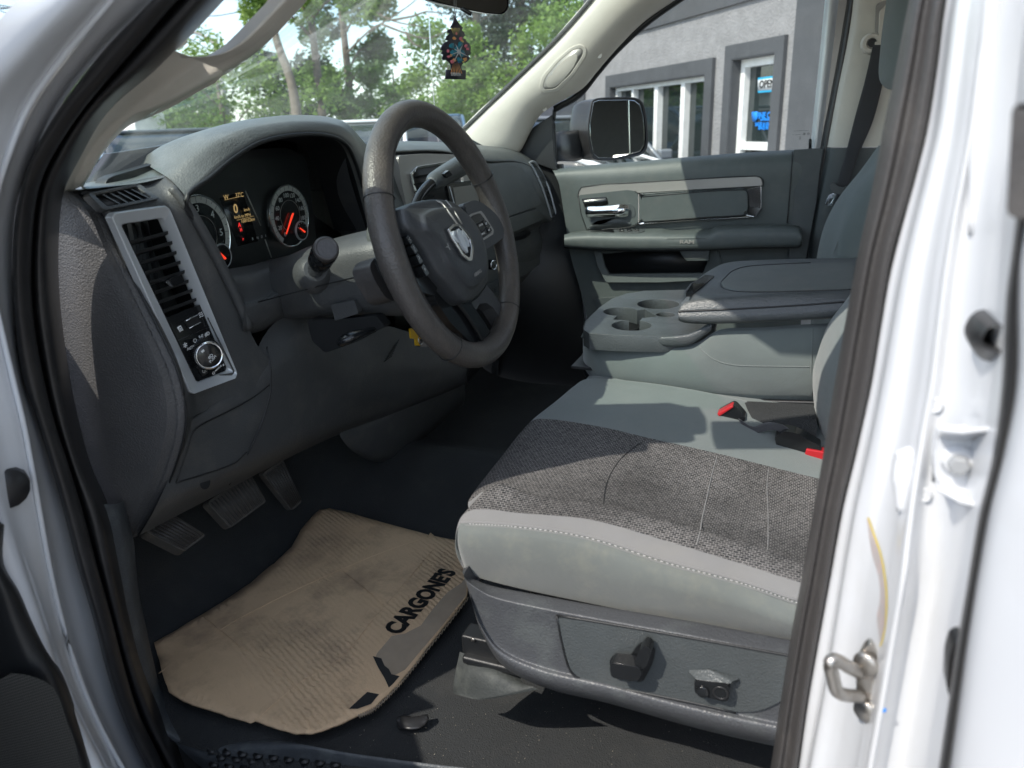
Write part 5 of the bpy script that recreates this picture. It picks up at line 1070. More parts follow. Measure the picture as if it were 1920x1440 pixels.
# padded lid
LU = [1272, 1278, 1300, 1350, 1430, 1510, 1600, 1700]
bot = [600, 604, 607, 607, 604, 600, 595, 590]; seamv = [586, 585, 584, 582, 578, 573, 566, 560]; cv = [578, 568, 562, 558, 553, 549, 545, 540]
iu = [(1288, 560), (1300, 545), (1325, 537), (1365, 538), (1440, 545), (1510, 543), (1600, 541), (1700, 538)]
fu = [(1292, 548), (1304, 530), (1330, 508), (1366, 492), (1440, 487), (1510, 485), (1600, 483), (1700, 480)]
lz = [1.252, 1.258, 1.261, 1.266, 1.274, 1.280, 1.288, 1.294]
rows = [[PX(u, b, -.150) for u, b in zip(LU, bot)], [PX(u, b-3, -.168) for u, b in zip(LU, bot)], [PX(u, (b+c)/2, -.170) for u, b, c in zip(LU, bot, seamv)], [PX(u, c, -.166) for u, c in zip(LU, seamv)], [PX(u, c-4, -.166) for u, c in zip(LU, seamv)], [PX(u, c, -.155) for u, c in zip(LU, cv)],
        [PZ(u, v, lz[i]) for i, (u, v) in enumerate(iu)], [PZ(u+(x-u)*.5, v+(y-v)*.5, lz[i]+.003) for i, ((u, v), (x, y)) in enumerate(zip(iu, fu))], [PZ(u, v, lz[i]-.004) for i, (u, v) in enumerate(fu)]]
rows.append([p+V((.02, .0, -.03)) for p in rows[-1]])
ld = net('console_lid', rows, M['leather'], con, 5, 5)
tube('lid_stitching', [p+V((-.001, 0, .0015)) for p in rows[3]], .0013, M['black'], ld, 6, 5)
lbv = caster(ld)
def lq(u, v, o=0): h = hit(lbv, u, v); h = h if h else PZ(u, v, 1.27); return h+V((0, 0, o))
lin = [(1352, 532), (1358, 540), (1385, 546), (1440, 547), (1520, 545), (1600, 542)]; lfar = [(1362, 520), (1376, 508), (1400, 501), (1450, 497), (1520, 494), (1600, 492)]
net('lid_inset', [[lq(*p, -.002) for p in lin], [lq(a[0], a[1]-1, .0012) for a in lin]]+[[lq(a[0]+(b[0]-a[0])*t, a[1]+(b[1]-a[1])*t, .0022) for a, b in zip(lin, lfar)] for t in (.3, .6)]+[[lq(b[0], b[1]+1, .0012) for b in lfar], [lq(*b, -.002) for b in lfar]], M['conslid'], ld, 5, 5)
tube('inset_seam', [lq(*p, .0004) for p in [(1600, 543), (1520, 546), (1440, 548), (1384, 547), (1357, 541), (1351, 532), (1361, 519), (1376, 507), (1400, 500), (1450, 496), (1520, 493)]], .0010, M['black'], ld, 6, 4)
plate('lid_latch', [lq(u, v, .002) for u, v in ((1286, 552), (1298, 533), (1322, 517), (1340, 519), (1322, 534), (1300, 552))], (0, 0, -.006), M['gloss'], ld, r=.004, bw=.001)
plate('latch_tab', [lq(u, v, .004) for u, v in ((1285, 549), (1294, 536), (1308, 528), (1301, 542))], (0, 0, -.004), M['satin'], ld, r=.002, bw=.001)
# ================================================================== DRIVER'S SEAT
CU = [  # rows from the front to the rear: (u, v, x) for: side bottom, side mid, stitch, crest, knit outer, knit mid, knit inner, inner bolster, inner edge, down side
]
# sections along y. each: y, list of (x,z)
def srow(y, zs_, bul=1.0, xo=0):
    xsn = (-.672, -.688, -.690, -.672, -.652, -.615, -.50, -.36, -.29, -.19, -.165, -.160)
    return [V((x, y, z)) for x, z in zip(xsn, zs_)]
SR = []
side = [((882, 1078), (868, 1030), (868, 1000), (882, 980), (892, 955), (935, 905)),
        ((960, 1100), (955, 1050), (955, 1005), (965, 985), (975, 962), (1000, 930)),
        ((1090, 1128), (1085, 1075), (1085, 1025), (1100, 1005), (1110, 975), (1125, 945)),
        ((1240, 1158), (1240, 1105), (1235, 1075), (1250, 1052), (1262, 1018), (1275, 985)),
        ((1380, 1185), (1380, 1140), (1375, 1115), (1390, 1090), (1400, 1060), (1415, 1025)),
        ((1490, 1205), (1490, 1175), (1488, 1155), (1500, 1128), (1515, 1095), (1525, 1060))]
top_ = [((905, 925), (960, 850), (1012, 785), (1060, 745), (1095, 715), (1104, 712)),
        ((1010, 930), (1080, 860), (1125, 800), (1150, 755), (1180, 722), (1190, 716)),
        ((1130, 945), (1185, 880), (1220, 822), (1250, 775), (1290, 738), (1300, 732)),
        ((1280, 985), (1320, 920), (1345, 850), (1370, 800), (1400, 762), (1410, 755)),
        ((1420, 1025), (1450, 955), (1465, 880), (1480, 830), (1500, 790), (1510, 780)),
        ((1530, 1060), (1560, 985), (1575, 905), (1590, 860), (1610, 820), (1615, 812))]
XS = (-.672, -.690, -.688, -.676, -.655, -.620)
rows = []
for i, (sd_, tp_) in enumerate(zip(side, top_)):
    yb = [.360, .285, .205, .105, .02, -.06][i]
    row = []
    for (u, v), x in zip(sd_, XS): row.append(PX(u, v, x))
    for j, ((u, v), x) in enumerate(zip(tp_, (-.60, -.45, -.335, -.26, -.185, -.165))):
        row.append(PX(u, v, x))
    row.append(row[-1]+V((.004, 0, -.06)))
    rows.append(row)
# rolled front: repeat of first row pushed forward and down
f0 = rows[0]
fr1 = [p+(V((.007, .010, 0)) if i < 3 else V((.006, .018, -.008)) if i == 3 else V((0, .022, -.016))) for i, p in enumerate(f0)]
fr2 = [p+V((.035, .014, 0)) if i < 3 else V((min(max(p.x, -.662), -.17), .385 if i > 1 else .37, min(p.z-.055, 1.045) if i > 2 else p.z)) for i, p in enumerate(f0)]
fr3 = [p+V((.09, .012, 0)) if i < 3 else V((min(max(p.x, -.655), -.175), .37, min(p.z-.1, 1.0))) for i, p in enumerate(f0)]
rr_ = [p+V((0, -.25, 0)) for p in rows[-1]]
grid = [fr3, fr2, fr1]+rows+[rr_]
def seatfm(i, j):
    # j: columns 0..12 ; slots 0 side cloth, 1 bolster, 2 knit, 3 teal
    if j < 3: return 0
    if j < 4.0: return 1
    if j < 8: return 2 if i > 1.9 else (1 if j < 6 else 3)
    return 3
seat = net('driver_seat', grid, [M['sidecloth'], M['bolster'], M['knit'], M['tealcloth']], T, 6, 6, fm=seatfm)
seat['label'] = 'grey cloth driver seat cushion with dark knit centre'
R = rows
tube('double_stitch', [p+V((-.0006, 0, .0006)) for p in [r_[3] for r_ in [fr1]+R]], .0016, M['bolster'], seat, 6, 6)
tube('double_stitch', [r_[3]*.75+r_[2]*.25+V((-.0005, 0, .0004)) for r_ in [fr1]+R], .0007, M['bolster'], seat, 5, 6)
sl_ = cr1([r_[3]*.86+r_[2]*.14+V((-.0008, 0, .0008)) for r_ in R], 14); sg_ = []
for a_, b_ in zip(sl_[::1], sl_[1::1]): sg_.append(tube('s', [a_.lerp(b_, .15), a_.lerp(b_, .6)], .0006, M['dialband'], None, 4, 1))
join('top_stitching', sg_, seat)
for nm, ln in (('seam_line', [(1345, 850), (1336, 885), (1326, 930), (1316, 975), (1309, 1010), (1300, 1035)]), ('seam_line', [(1440, 872), (1438, 900), (1440, 960), (1440, 1010), (1438, 1060)])):
    pass
def on_seat(u, v):
    """point of the cushion seen at that pixel: nearest by casting against the evaluated mesh"""
    return seat_bvh.ray_cast(CAM, ray(u, v).normalized())[0]
from mathutils.bvhtree import BVHTree
seat_bvh = BVHTree.FromPolygons([v.co for v in seat.data.vertices], [p.vertices for p in seat.data.polygons])
def seam(lst, r, m_, up=.0008):
    pts = [on_seat(u, v) for u, v in lst]; pts = [p+V((0, 0, up)) for p in pts if p]
    if len(pts) > 1: tube('seam_line', pts, r, m_, seat, 6, 4)
seam([(1345, 855), (1336, 885), (1326, 930), (1316, 975), (1312, 1000), (1306, 1022)], .0006, M['bolster'], .0004)
seam([(1441, 880), (1438, 910), (1440, 960), (1440, 1010), (1438, 1055)], .0005, M['bolster'], .0003)
seam([(1206, 828), (1190, 838), (1160, 865), (1140, 900), (1132, 940), (1136, 975)], .0006, M['black'], .0002)
# seat side shield
SX = -.7150
sT = [(868, 1075), (884, 1084), (920, 1098), (1000, 1114), (1120, 1136), (1300, 1166), (1480, 1200), (1580, 1220)]
sBt = [(884, 1125), (905, 1190), (945, 1250), (1025, 1290), (1140, 1318), (1310, 1366), (1480, 1404), (1580, 1420)]
prof = [(0, -.672), (.0, -.688), (.02, -.694), (.12, -.7125), (.14, -.7150), (.16, -.7152), (.3, -.7140), (.55, -.7130), (.76, -.7130), (.785, -.7140), (.82, -.7185), (.86, -.7205), (.91, -.7205), (.96, -.7160), (1.0, -.7000), (1.0, -.675)]
rows = []
for f_, x_ in prof:
    rows.append([PX(a+(c-a)*f_, b+(d-b)*f_, x_ if i > 2 else x_+(.010, .004, .001)[i]) for i, ((a, b), (c, d)) in enumerate(zip(sT, sBt))])
rows = [[r_[0]+V((.06, .004, 0)), r_[0]+V((.015, .004, 0))]+r_ for r_ in rows]
sh_ = net('seat_side_shield', rows, M['trimplastic'], seat, 5, 3)
sp_o = [(1044, 1154), (1120, 1166), (1300, 1197), (1478, 1229), (1520, 1238), (1500, 1290), (1460, 1318), (1425, 1334), (1380, 1336), (1300, 1318), (1180, 1294), (1100, 1278), (1072, 1262), (1056, 1215)]
tube('panel_gap', [PX(u, v, SX-.0012) for u, v in sp_o[:5]], .0014, M['black'], sh_, 6, 3)
tube('panel_gap', [PX(u, v, SX-.0012) for u, v in sp_o[8:]+[sp_o[0]]], .0014, M['black'], sh_, 6, 3)
spn = plate('switch_panel', xs(sp_o, SX-.0012), (.012, 0, 0), M['leather'], sh_, r=.01, bw=.002)
plate('switch_dish', xs([(1142, 1240), (1148, 1232), (1180, 1234), (1192, 1214), (1204, 1206), (1220, 1209), (1228, 1222), (1224, 1244), (1205, 1280), (1150, 1272)], SX-.0065), (.004, 0, 0), M['gloss'], spn, r=.006, bw=.001)
s1 = plate('seat_slide_switch', xs([(1143, 1252), (1146, 1243), (1172, 1246), (1200, 1252), (1204, 1262), (1196, 1278), (1180, 1278), (1146, 1270)], SX-.026), (.018, 0, 0), M['gloss'], spn, r=.004, bw=.004)
s2 = plate('recline_switch', xs([(1188, 1242), (1200, 1218), (1208, 1211), (1216, 1213), (1222, 1222), (1212, 1252), (1202, 1256)], SX-.024), (.016, 0, 0), M['gloss'], spn, r=.004, bw=.004)
lb = plate('lumbar_switch', xs([(1302, 1278), (1308, 1276), (1366, 1284), (1369, 1292), (1366, 1314), (1358, 1316), (1310, 1304), (1302, 1298)], SX-.014), (.010, 0, 0), M['gloss'], spn, r=.003, bw=.002)
lathe('button_dot', [(.0075, 0), (.0065, .004), (.001, .005)], PX(1318, 1295, SX-.013), (-1, 0, .1), M['gloss'], lb, 24)
ringplate('button_dot_ring', [PX(1351, 1300, SX-.0142)+V((0, math.cos(t)*.0085, math.sin(t)*.0085)) for t in [math.pi*q/8 for q in range(16)]], [PX(1351, 1300, SX-.0142)+V((0, math.cos(t)*.0068, math.sin(t)*.0068)) for t in [math.pi*q/8 for q in range(16)]], (.002, 0, 0), M['rubber'], lb, bw=0)
plate('lumbar_shroud', [PX(1290, 1262, SX-.004), PX(1330, 1262, SX-.006), (PX(1388, 1278, SX-.004)), PX(1370, 1284, SX-.014), PX(1306, 1276, SX-.014)], (.004, 0, .002), M['leather'], spn, bw=.002)
# seat rail and bracket below its front
rl = box('seat_rail', PX(893, 1200, -.655)+V((.0, -.085, 0)), (.030, .20, .030), M['black'], seat, .003)
plate('rail_slot', [PX(884, 1196, -.672), PX(890, 1197, -.672), PX(890, 1203, -.672), PX(884, 1202, -.672)], (-.001, 0, 0), M['steel'], rl, bw=0)
box('rail_foot', PX(905, 1222, -.655)+V((0, -.03, 0)), (.05, .10, .012), M['black'], seat, .004)
box('seat_base', (-.42, .10, .90), (.44, .40, .16), M['black'], seat, .02)
net('rail_cover', [[PX(862, 1222, -.66), PX(884, 1230, -.665), PX(925, 1240, -.665), PX(975, 1262, -.66)], [PX(855, 1255, -.67), PX(880, 1262, -.685), PX(925, 1268, -.69), PX(980, 1280, -.68)], [PX(850, 1285, -.68), PX(868, 1300, -.69), PX(912, 1307, -.70), PX(1000, 1288, -.69)], [PX(849, 1300, -.675), PX(862, 1304, -.69), PX(905, 1312, -.70), PX(1010, 1292, -.69)]], M['flap'], seat, 5, 5)
# driver backrest edge
dbk = [(1606, 535), (1583, 567), (1553, 607), (1533, 663), (1524, 700), (1527, 763), (1538, 813), (1542, 850), (1546, 880)]
rows = []
for i, (u, v) in enumerate(dbk): rows.append([PX(u+10, v, -.14), PX(u, v, -.175), PX(u+10, v, -.225), PX(u+30, v, -.27), PX(u+80, v+2, -.33), PX(u+180, v+6, -.45), PX(u+280, v+6, -.55)])
db = net('driver_seat_back', rows, M['tealcloth'], T, 5, 5)
net('backrest_upper', [[p+V((0, -.03-.12*k, .0+.22*k)) for p in rows[0]] for k in (1, .5, 0)], M['tealcloth'], db, 4, 4)
# buckles and cushion gap
bkA = plate('seat_buckle', [PX(1344, 776, -.235), PX(1374, 760, -.235), PX(1380, 763, -.235), (PX(1398, 783, -.235)), PX(1392, 800, -.235), PX(1375, 804, -.235), PX(1352, 790, -.235)], (.024, .0, 0), M['gloss'], T, r=.004, bw=.003)
plate('buckle_release', [PX(1344, 776, -.238), PX(1373, 760, -.238), PX(1376, 764, -.238), PX(1348, 782, -.238)], (.02, 0, 0), M['red'], bkA, bw=.002)
bkB = plate('seat_buckle', [PX(1452, 820, -.275), PX(1472, 808, -.275), PX(1492, 812, -.275), PX(1540, 838, -.275), PX(1538, 866, -.275), PX(1508, 866, -.275), PX(1456, 836, -.275)], (.028, 0, 0), M['gloss'], T, r=.004, bw=.004)
plate('buckle_release', [PX(1512, 842, -.279), PX(1546, 848, -.279), PX(1544, 872, -.279), PX(1505, 866, -.279)], (.02, 0, 0), M['red'], bkB, bw=.002)
net('buckle_webbing', [[PX(1385, 785, -.24), PX(1392, 800, -.245)], [PX(1412, 800, -.25), PX(1418, 812, -.255)], [PX(1440, 792, -.25), PX(1444, 806, -.26)], [PX(1466, 796, -.26), PX(1470, 812, -.265)], [PX(1482, 806, -.265), PX(1488, 822, -.27)]], M['belt'], bkB, 3, 5, thick=.003)
net('centre_cushion', [[PX(1094, 718, -.15), PX(1110, 702, -.12), PX(1200, 710, -.12), PX(1300, 722, -.12), PX(1420, 740, -.12), PX(1560, 752, -.12)],
                       [PX(1098, 724, -.165), PX(1125, 710, -.155), PX(1210, 722, -.155), PX(1300, 738, -.155), PX(1420, 760, -.16), PX(1560, 780, -.16)],
                       [PX(1100, 735, -.17), PX(1130, 735, -.175), PX(1210, 735, -.175), PX(1300, 760, -.175), PX(1420, 800, -.20), PX(1560, 830, -.20)]], M['tealcloth'], T, 5, 5)
net('carpet_flap', [[PX(1395, 752, -.17), PX(1440, 754, -.165), PX(1525, 758, -.165)], [PX(1405, 775, -.21), PX(1450, 780, -.21), PX(1532, 790, -.21)], [PX(1420, 800, -.23), PX(1470, 812, -.235), PX(1530, 830, -.235)]], M['carpet'], T, 5, 5)
# ================================================================== FLOOR AND PEDALS
FL = []
for y in (-.35, -.1, .15, .4, .55, .7, .85, .98, 1.06, 1.12):
    row = []
    for x in (-.80, -.765, -.72, -.6, -.4, -.22, -.12, 0, .12, .25, .5, .78):
        z = .735+(.10*math.exp(-(x/.16)**2) if y > .3 else .05*math.exp(-(x/.16)**2)); z += max(0, y-.96)*1.6
        if x < -.77: z -= .02
        z += .004*noise.noise(V((x*14, y*14, 0)))
        row.append(V((x, y, z)))
    FL.append(row)
net('floor_carpet', FL, M['carpet'], T, 4, 4)
plate('firewall', [V((-.8, 1.12, .9)), V((.8, 1.12, .9)), V((.8, 1.12, 1.42)), V((-.8, 1.12, 1.42))], (0, .03, 0), M['black'], T, bw=0)
def pedal(nm, q, y, ribs, th, lab, side=.02):
    P = [PY(u, v, yy) for (u, v), yy in zip(q, y)]
    n = (P[1]-P[0]).cross(P[3]-P[0]).normalized(); n = n if n.y > 0 else -n
    p = plate(nm, P, n*th, M['pedal'], T, r=.008, bw=.003); p['label'] = lab
    obs = []
    for k in range(ribs):
        t = (k+.7)/(ribs+.4); a = P[0].lerp(P[1], t); b = P[3].lerp(P[2], t)
        obs.append(tube('r', [a.lerp(b, .06)-n*.001, a.lerp(b, .94)-n*.001], .0018, M['trimseal'], None, 6, 1))
    join('pedal_ribs', obs, p)
    return p, P, n
pA, P1, n1 = pedal('parking_brake_pedal', [(272, 996), (322, 962), (387, 1003), (346, 1034)], (.93, .935, .90, .895), 8, .02, 'ribbed foot brake pedal at far left')
pB, P2, n2 = pedal('brake_pedal', [(388, 942), (470, 888), (500, 940), (432, 990)], (.95, .95, .92, .92), 13, .018, 'wide worn brake pedal in the middle')
pC, P3, n3 = pedal('accelerator_pedal', [(492, 888), (530, 860), (567, 940), (548, 958)], (.97, .97, .94, .94), 8, .014, 'narrow ribbed accelerator pedal at right')
for p, P, n in ((pA, P1, n1), (pB, P2, n2), (pC, P3, n3)):
    c = P[0].lerp(P[1], .5); tube('pedal_arm', [c+n*.015, c+V((0, .06, .06)), c+V((0, .10, .16))], .009, M['gloss'], p, 8, 3)
# ================================================================== LOOSE THINGS IN THE CAB
# cardboard sheet on the carpet
def cardmat():
    m = mat('dirty corrugated cardboard', (.62, .44, .27), .85, dirt=.9, dirtcol=(.22, .16, .115), dscale=3.6, var=.16)
    t = m.node_tree; N = t.nodes.new; L = t.links.new; b = t.nodes['Principled BSDF']
    g = N('ShaderNodeTexCoord'); mp = N('ShaderNodeMapping'); mp.inputs['Rotation'].default_value = (0, 0, rad(28)); L(g.outputs['Object'], mp.inputs[0])
    w = N('ShaderNodeTexWave'); w.inputs['Scale'].default_value = 34; w.inputs['Distortion'].default_value = 3.2; w.inputs['Detail'].default_value = 3; w.inputs['Detail Scale'].default_value = 3; L(mp.outputs[0], w.inputs['Vector'])
    n = N('ShaderNodeTexNoise'); n.inputs['Scale'].default_value = 9; n.inputs['Detail'].default_value = 10; n.inputs['Roughness'].default_value = .62; n.inputs['Distortion'].default_value = .8; L(g.outputs['Object'], n.inputs['Vector'])
    n5 = N('ShaderNodeTexNoise'); n5.inputs['Scale'].default_value = 5; n5.inputs['Detail'].default_value = 4; L(g.outputs['Object'], n5.inputs['Vector'])
    mu = N('ShaderNodeMath'); mu.operation = 'MULTIPLY'; L(w.outputs['Fac'], mu.inputs[0]); r5 = N('ShaderNodeMapRange'); r5.inputs[1].default_value = .42; r5.inputs[2].default_value = .62; r5.inputs[4].default_value = .30; L(n5.outputs[0], r5.inputs[0]); L(r5.outputs[0], mu.inputs[1])
    a = N('ShaderNodeMath'); L(mu.outputs[0], a.inputs[0]); L(n.outputs[0], a.inputs[1])
    bp = N('ShaderNodeBump'); bp.inputs['Strength'].default_value = .8; bp.inputs['Distance'].default_value = .007; L(a.outputs[0], bp.inputs['Height']); L(bp.outputs[0], b.inputs['Normal'])
    return m
M['card'] = cardmat(); M['cardin'] = mat('torn cardboard inner ply', (.36, .29, .21), .9, dirt=.4, dscale=20)
zc = .752
co_ = [(606, 959), (660, 972), (720, 990), (805, 1012), (808, 1008), (815, 1014), (866, 1024), (880, 1050), (878, 1090), (876, 1125), (840, 1172), (800, 1220), (765, 1265), (735, 1302), (700, 1338), (672, 1352), (640, 1368), (612, 1378), (585, 1385), (556, 1384), (520, 1374), (480, 1360), (472, 1364), (430, 1352), (380, 1335), (345, 1322), (318, 1303), (305, 1265), (296, 1230), (290, 1211), (320, 1195), (360, 1170), (420, 1132), (470, 1100), (505, 1072), (515, 1066), (548, 1036), (565, 1005), (590, 975)]
def cz(p): return .005+.010*max(0, math.sin(p.x*9+p.y*5))*.5+.006*noise.noise(V((p.x*6, p.y*6, 3)))
cm = bpy.data.meshes.new('card'); bm = bmesh.new()
cp = [PZ(u, v, zc) for u, v in co_]; cp = [a.lerp(b, k/4) for a, b in zip(cp, cp[1:]+cp[:1]) for k in range(4)]; random.seed(11); cp = [p+V((random.uniform(-1, 1), random.uniform(-1, 1), 0))*.0006 for p in cp]
f = bm.faces.new([bm.verts.new(p) for p in cp]); bmesh.ops.triangulate(bm, faces=[f])
for _ in range(4): bmesh.ops.subdivide_edges(bm, edges=[e for e in bm.edges if e.calc_length() > .03], cuts=1, use_grid_fill=False); bmesh.ops.triangulate(bm, faces=bm.faces)
for v in bm.verts: v.co.z += cz(v.co)
for f in bm.faces: f.smooth = True
bmesh.ops.recalc_face_normals(bm, faces=bm.faces)
bm.to_mesh(cm); bm.free(); cm.materials.append(M['card'])
card = link(bpy.data.objects.new('cardboard_sheet', cm)); sd = card.modifiers.new('s', 'SOLIDIFY'); sd.thickness = .004; sd.offset = 0
tag(card, 'flattened brown cardboard sheet lying as a floor mat in the driver footwell', 'cardboard')
xa = PZ(845, 1075, zc)-PZ(740, 1190, zc); ya = PZ(765, 1130, zc)-PZ(800, 1160, zc)
def cpt(u, v, o=.004): p = PZ(u, v, zc); return p+V((0, 0, cz(p)+o))
L_ = xa.length
tx = text('cardboard_print', "CARGONE'S", cpt(793, 1132, .007), xa, ya, .046, M['inkb'], card, .0004, bold=.0024, sx=1.0)
bw_ = max(v.co.dot(xa.normalized()) for v in tx.data.vertices)-min(v.co.dot(xa.normalized()) for v in tx.data.vertices)
k = L_*1.02/bw_; c0 = cpt(793, 1132, .007); xn = xa.normalized()
for v in tx.data.vertices: d = v.co-c0; v.co = c0+d+xn*(d.dot(xn)*(k-1)); q = v.co; v.co.z = zc+cz(q)+.0032
# light torn inner ply beside the lettering, dark printed patches
pl1 = [(876, 1085), (866, 1100), (840, 1118), (812, 1150), (790, 1180), (760, 1195), (735, 1200), (708, 1232), (703, 1245), (722, 1262), (738, 1275), (760, 1262), (790, 1225), (830, 1180), (874, 1124)]
def cpatch(nm, lst, m_, o=.0026):
    bm = bmesh.new(); f = bm.faces.new([bm.verts.new(cpt(u, v, 0)) for u, v in lst]); bmesh.ops.triangulate(bm, faces=[f])
    for _ in range(3): bmesh.ops.subdivide_edges(bm, edges=[e for e in bm.edges if e.calc_length() > .02], cuts=1); bmesh.ops.triangulate(bm, faces=bm.faces)
    for v in bm.verts: v.co.z = zc+cz(v.co)+o
    me = bpy.data.meshes.new(nm); bm.to_mesh(me); bm.free(); me.materials.append(m_); o_ = link(bpy.data.objects.new(nm, me), card); return o_
cpatch('torn_ply', pl1, M['cardin'])
cpatch('print_block', [(700, 1238), (716, 1242), (722, 1256), (730, 1262), (735, 1272), (750, 1275), (738, 1290), (730, 1298), (722, 1280), (710, 1260)], M['inkb'], .0030)
cpatch('print_block', [(690, 1308), (712, 1312), (697, 1332), (672, 1342), (656, 1342), (672, 1326)], M['inkb'], .0030)
# corrugated edge
ed_ = [(878, 1127), (842, 1174), (802, 1222), (767, 1267), (737, 1304), (702, 1340), (674, 1354)]
pe = cr1([cpt(u, v, 0) for u, v in ed_], 14); obs = []
for i in range(len(pe)-1):
    a = pe[i]; b = pe[i+1]; up_ = V((0, 0, .0035 if i % 2 else -.0025)); obs.append(tube('r', [a-up_, b+up_], .0009, M['cardin'], None, 4, 1))
join('fluted_edge', obs, card)
cr_l = []
for ln in ([(300, 1270), (420, 1180), (560, 1110), (700, 1050), (806, 1014)], [(480, 1362), (560, 1290), (640, 1240), (700, 1170), (760, 1100), (812, 1040)], [(560, 1040), (640, 1075), (720, 1140)], [(380, 1160), (470, 1230), (560, 1300), (585, 1384)]):
    cr_l.append(tube('c', [cpt(u, v, .0022) for u, v in ln], .0008, M['card'], None, 5, 6))
join('fold_crease', cr_l, card)
# plastic scrap and grit on the carpet
def cf(u, v, z=.742): return PZ(u, v, z)
sc = net('plastic_scrap', [[cf(744, 1348, .75), cf(755, 1343, .747), cf(775, 1345, .749), cf(802, 1340, .75)], [cf(745, 1358, .745), cf(760, 1352, .750), cf(780, 1353, .750), cf(804, 1348, .75)], [cf(748, 1366, .742), cf(765, 1368, .747), cf(785, 1366, .747), cf(797, 1360, .745)]], M['rubber'], None, 4, 4, thick=.002)
tag(sc, 'torn scrap of black plastic on the carpet below the seat rail', 'plastic scrap')
random.seed(4); vs = []; fs = []
for i in range(900):
    u = random.uniform(640, 1450); v = random.uniform(1240, 1440)
    if v < 1225+(u-850)*.27 and u > 850: continue
    if noise.noise(V((u*.012, v*.012, 0))) < random.uniform(-.3, .25): continue
    c = cf(u, v, .7405); s = random.uniform(.0002, .0008)*(2.4 if random.random() < .04 else 1)
    b = len(vs)
    for k in range(4): vs.append(c+V((random.uniform(-s, s), random.uniform(-s, s), random.uniform(.0, s*1.6))))
    fs += [(b, b+1, b+2), (b, b+2, b+3), (b, b+1, b+3), (b+1, b+2, b+3)]
gr_ = mesh('sand_grit', vs, fs, mat('pale grit', (.42, .38, .30), .8), None, False); tag(gr_, 'scattered pale sand grit on the black carpet', 'grit', kind='stuff')
# key with yellow tag under the column
ky = root('ignition_key', PY(790, 632, .60), 'black key with a bright yellow tag hanging under the steering column', 'key')
kl = ky.location.copy()
def kk(u, v, o=0): return PY(u, v, .60+o)-kl
plate('tag', [kk(769, 616), (kk(783, 616)), kk(788, 620), kk(797, 633), kk(786, 636), kk(771, 635)], (0, .003, 0), M['yellow'], ky, r=.002, bw=.0008)
plate('tag_tail', [kk(779, 636), kk(787, 636), kk(788, 648), kk(780, 648)], (0, .003, 0), M['yellow'], ky, bw=.0006)
plate('key_head', [kk(786, 640), (kk(800, 636)), kk(808, 644), kk(804, 650), kk(788, 650)], (0, .008, 0), M['gloss'], ky, r=.003, bw=.002)
tube('key_blade', [kk(800, 632), kk(804, 615, .01)], .003, M['steel'], ky, 8, 1)
ringplate('key_ring', [kk(788, 636)+V((math.cos(t)*.010, -.002, math.sin(t)*.010)) for t in [math.pi*q/8 for q in range(16)]], [kk(788, 636)+V((math.cos(t)*.0085, -.002, math.sin(t)*.0085)) for t in [math.pi*q/8 for q in range(16)]], (0, .001, 0), M['chrome'], ky, bw=0)
# tree shaped air freshener
yA = .62
af = root('air_freshener', PY(855, 90, yA), 'small dark tree-shaped card air freshener with colourful star print under the mirror', 'air freshener')
al = af.location.copy()
def aa(u, v, o=0): return PY(u, v, yA+o)-al
half = [(853, 29), (851, 40), (848, 47), (845, 51), (848, 53), (840, 56), (839, 61), (844, 63), (838, 68), (836, 75), (842, 76), (834, 80), (828, 88), (827, 93), (831, 95), (828, 100), (832, 103), (829, 110), (833, 113), (837, 112), (843, 117), (846, 122), (846, 131), (837, 131), (836, 148)]
oth = [(873, 149), (874, 132), (866, 131), (865, 124), (868, 119), (876, 116), (880, 111), (881, 108), (878, 104), (883, 101), (882, 95), (883, 88), (880, 82), (875, 78), (872, 73), (868, 72), (872, 66), (870, 60), (866, 57), (868, 52), (862, 46), (857, 38)]
M['af'] = mat('dark printed card', (.018, .018, .03), .45, var=.3)
cardb = plate('freshener_card', [aa(u, v) for u, v in half+oth], (0, .0016, 0), M['af'], af, bw=0)
random.seed(8)
pal = {'pink print': (.95, .25, .32), 'orange print': (1, .48, .16), 'yellow print': (.95, .80, .25), 'teal print': (.03, .30, .40), 'blue print': (.05, .30, .70)}
PM = {k: mat(k, v, .5) for k, v in pal.items()}
sp_ = {k: [] for k in pal}
def blot(kind, u, v, r, n=7):
    pts = [aa(u+math.cos(2*math.pi*k/n)*r*random.uniform(.6, 1.2), v+math.sin(2*math.pi*k/n)*r*random.uniform(.6, 1.2), -.0006) for k in range(n)]
    sp_[kind].append(plate('b', pts, (0, .0004, 0), PM[kind], None, bw=0))
for kd, pts in {'teal print': [(848, 86, 6), (864, 84, 7), (850, 100, 6), (862, 112, 6), (866, 100, 7), (858, 92, 8)], 'pink print': [(840, 96, 3.5), (842, 106, 3.5), (848, 115, 4), (864, 72, 4), (874, 86, 3.5), (856, 63, 2.5), (877, 92, 3)], 'orange print': [(852, 72, 3.5), (846, 104, 3), (852, 113, 3.5), (872, 111, 4), (866, 76, 3)], 'yellow print': [(869, 116, 2.5), (847, 103, 2), (868, 78, 2)], 'blue print': [(862, 116, 3), (870, 102, 3)]}.items():
    for p in pts: blot(kd, *p)
for kd, l in sp_.items():
    for q in l: q.parent = cardb; q.name = 'star_print'
rays_ = []
for a, r in ((200, 17), (115, 16), (62, 17), (-28, 22), (-70, 15), (-118, 22), (150, 12)):
    t = rad(a); rays_.append(plate('r', [aa(861+math.sin(t)*1.3, 97+math.cos(t)*1.3, -.0012), aa(861+math.cos(t)*r, 97-math.sin(t)*r, -.0012), aa(861-math.sin(t)*1.3, 97-math.cos(t)*1.3, -.0012)], (0, .0003, 0), M['inkw'], None, bw=0))
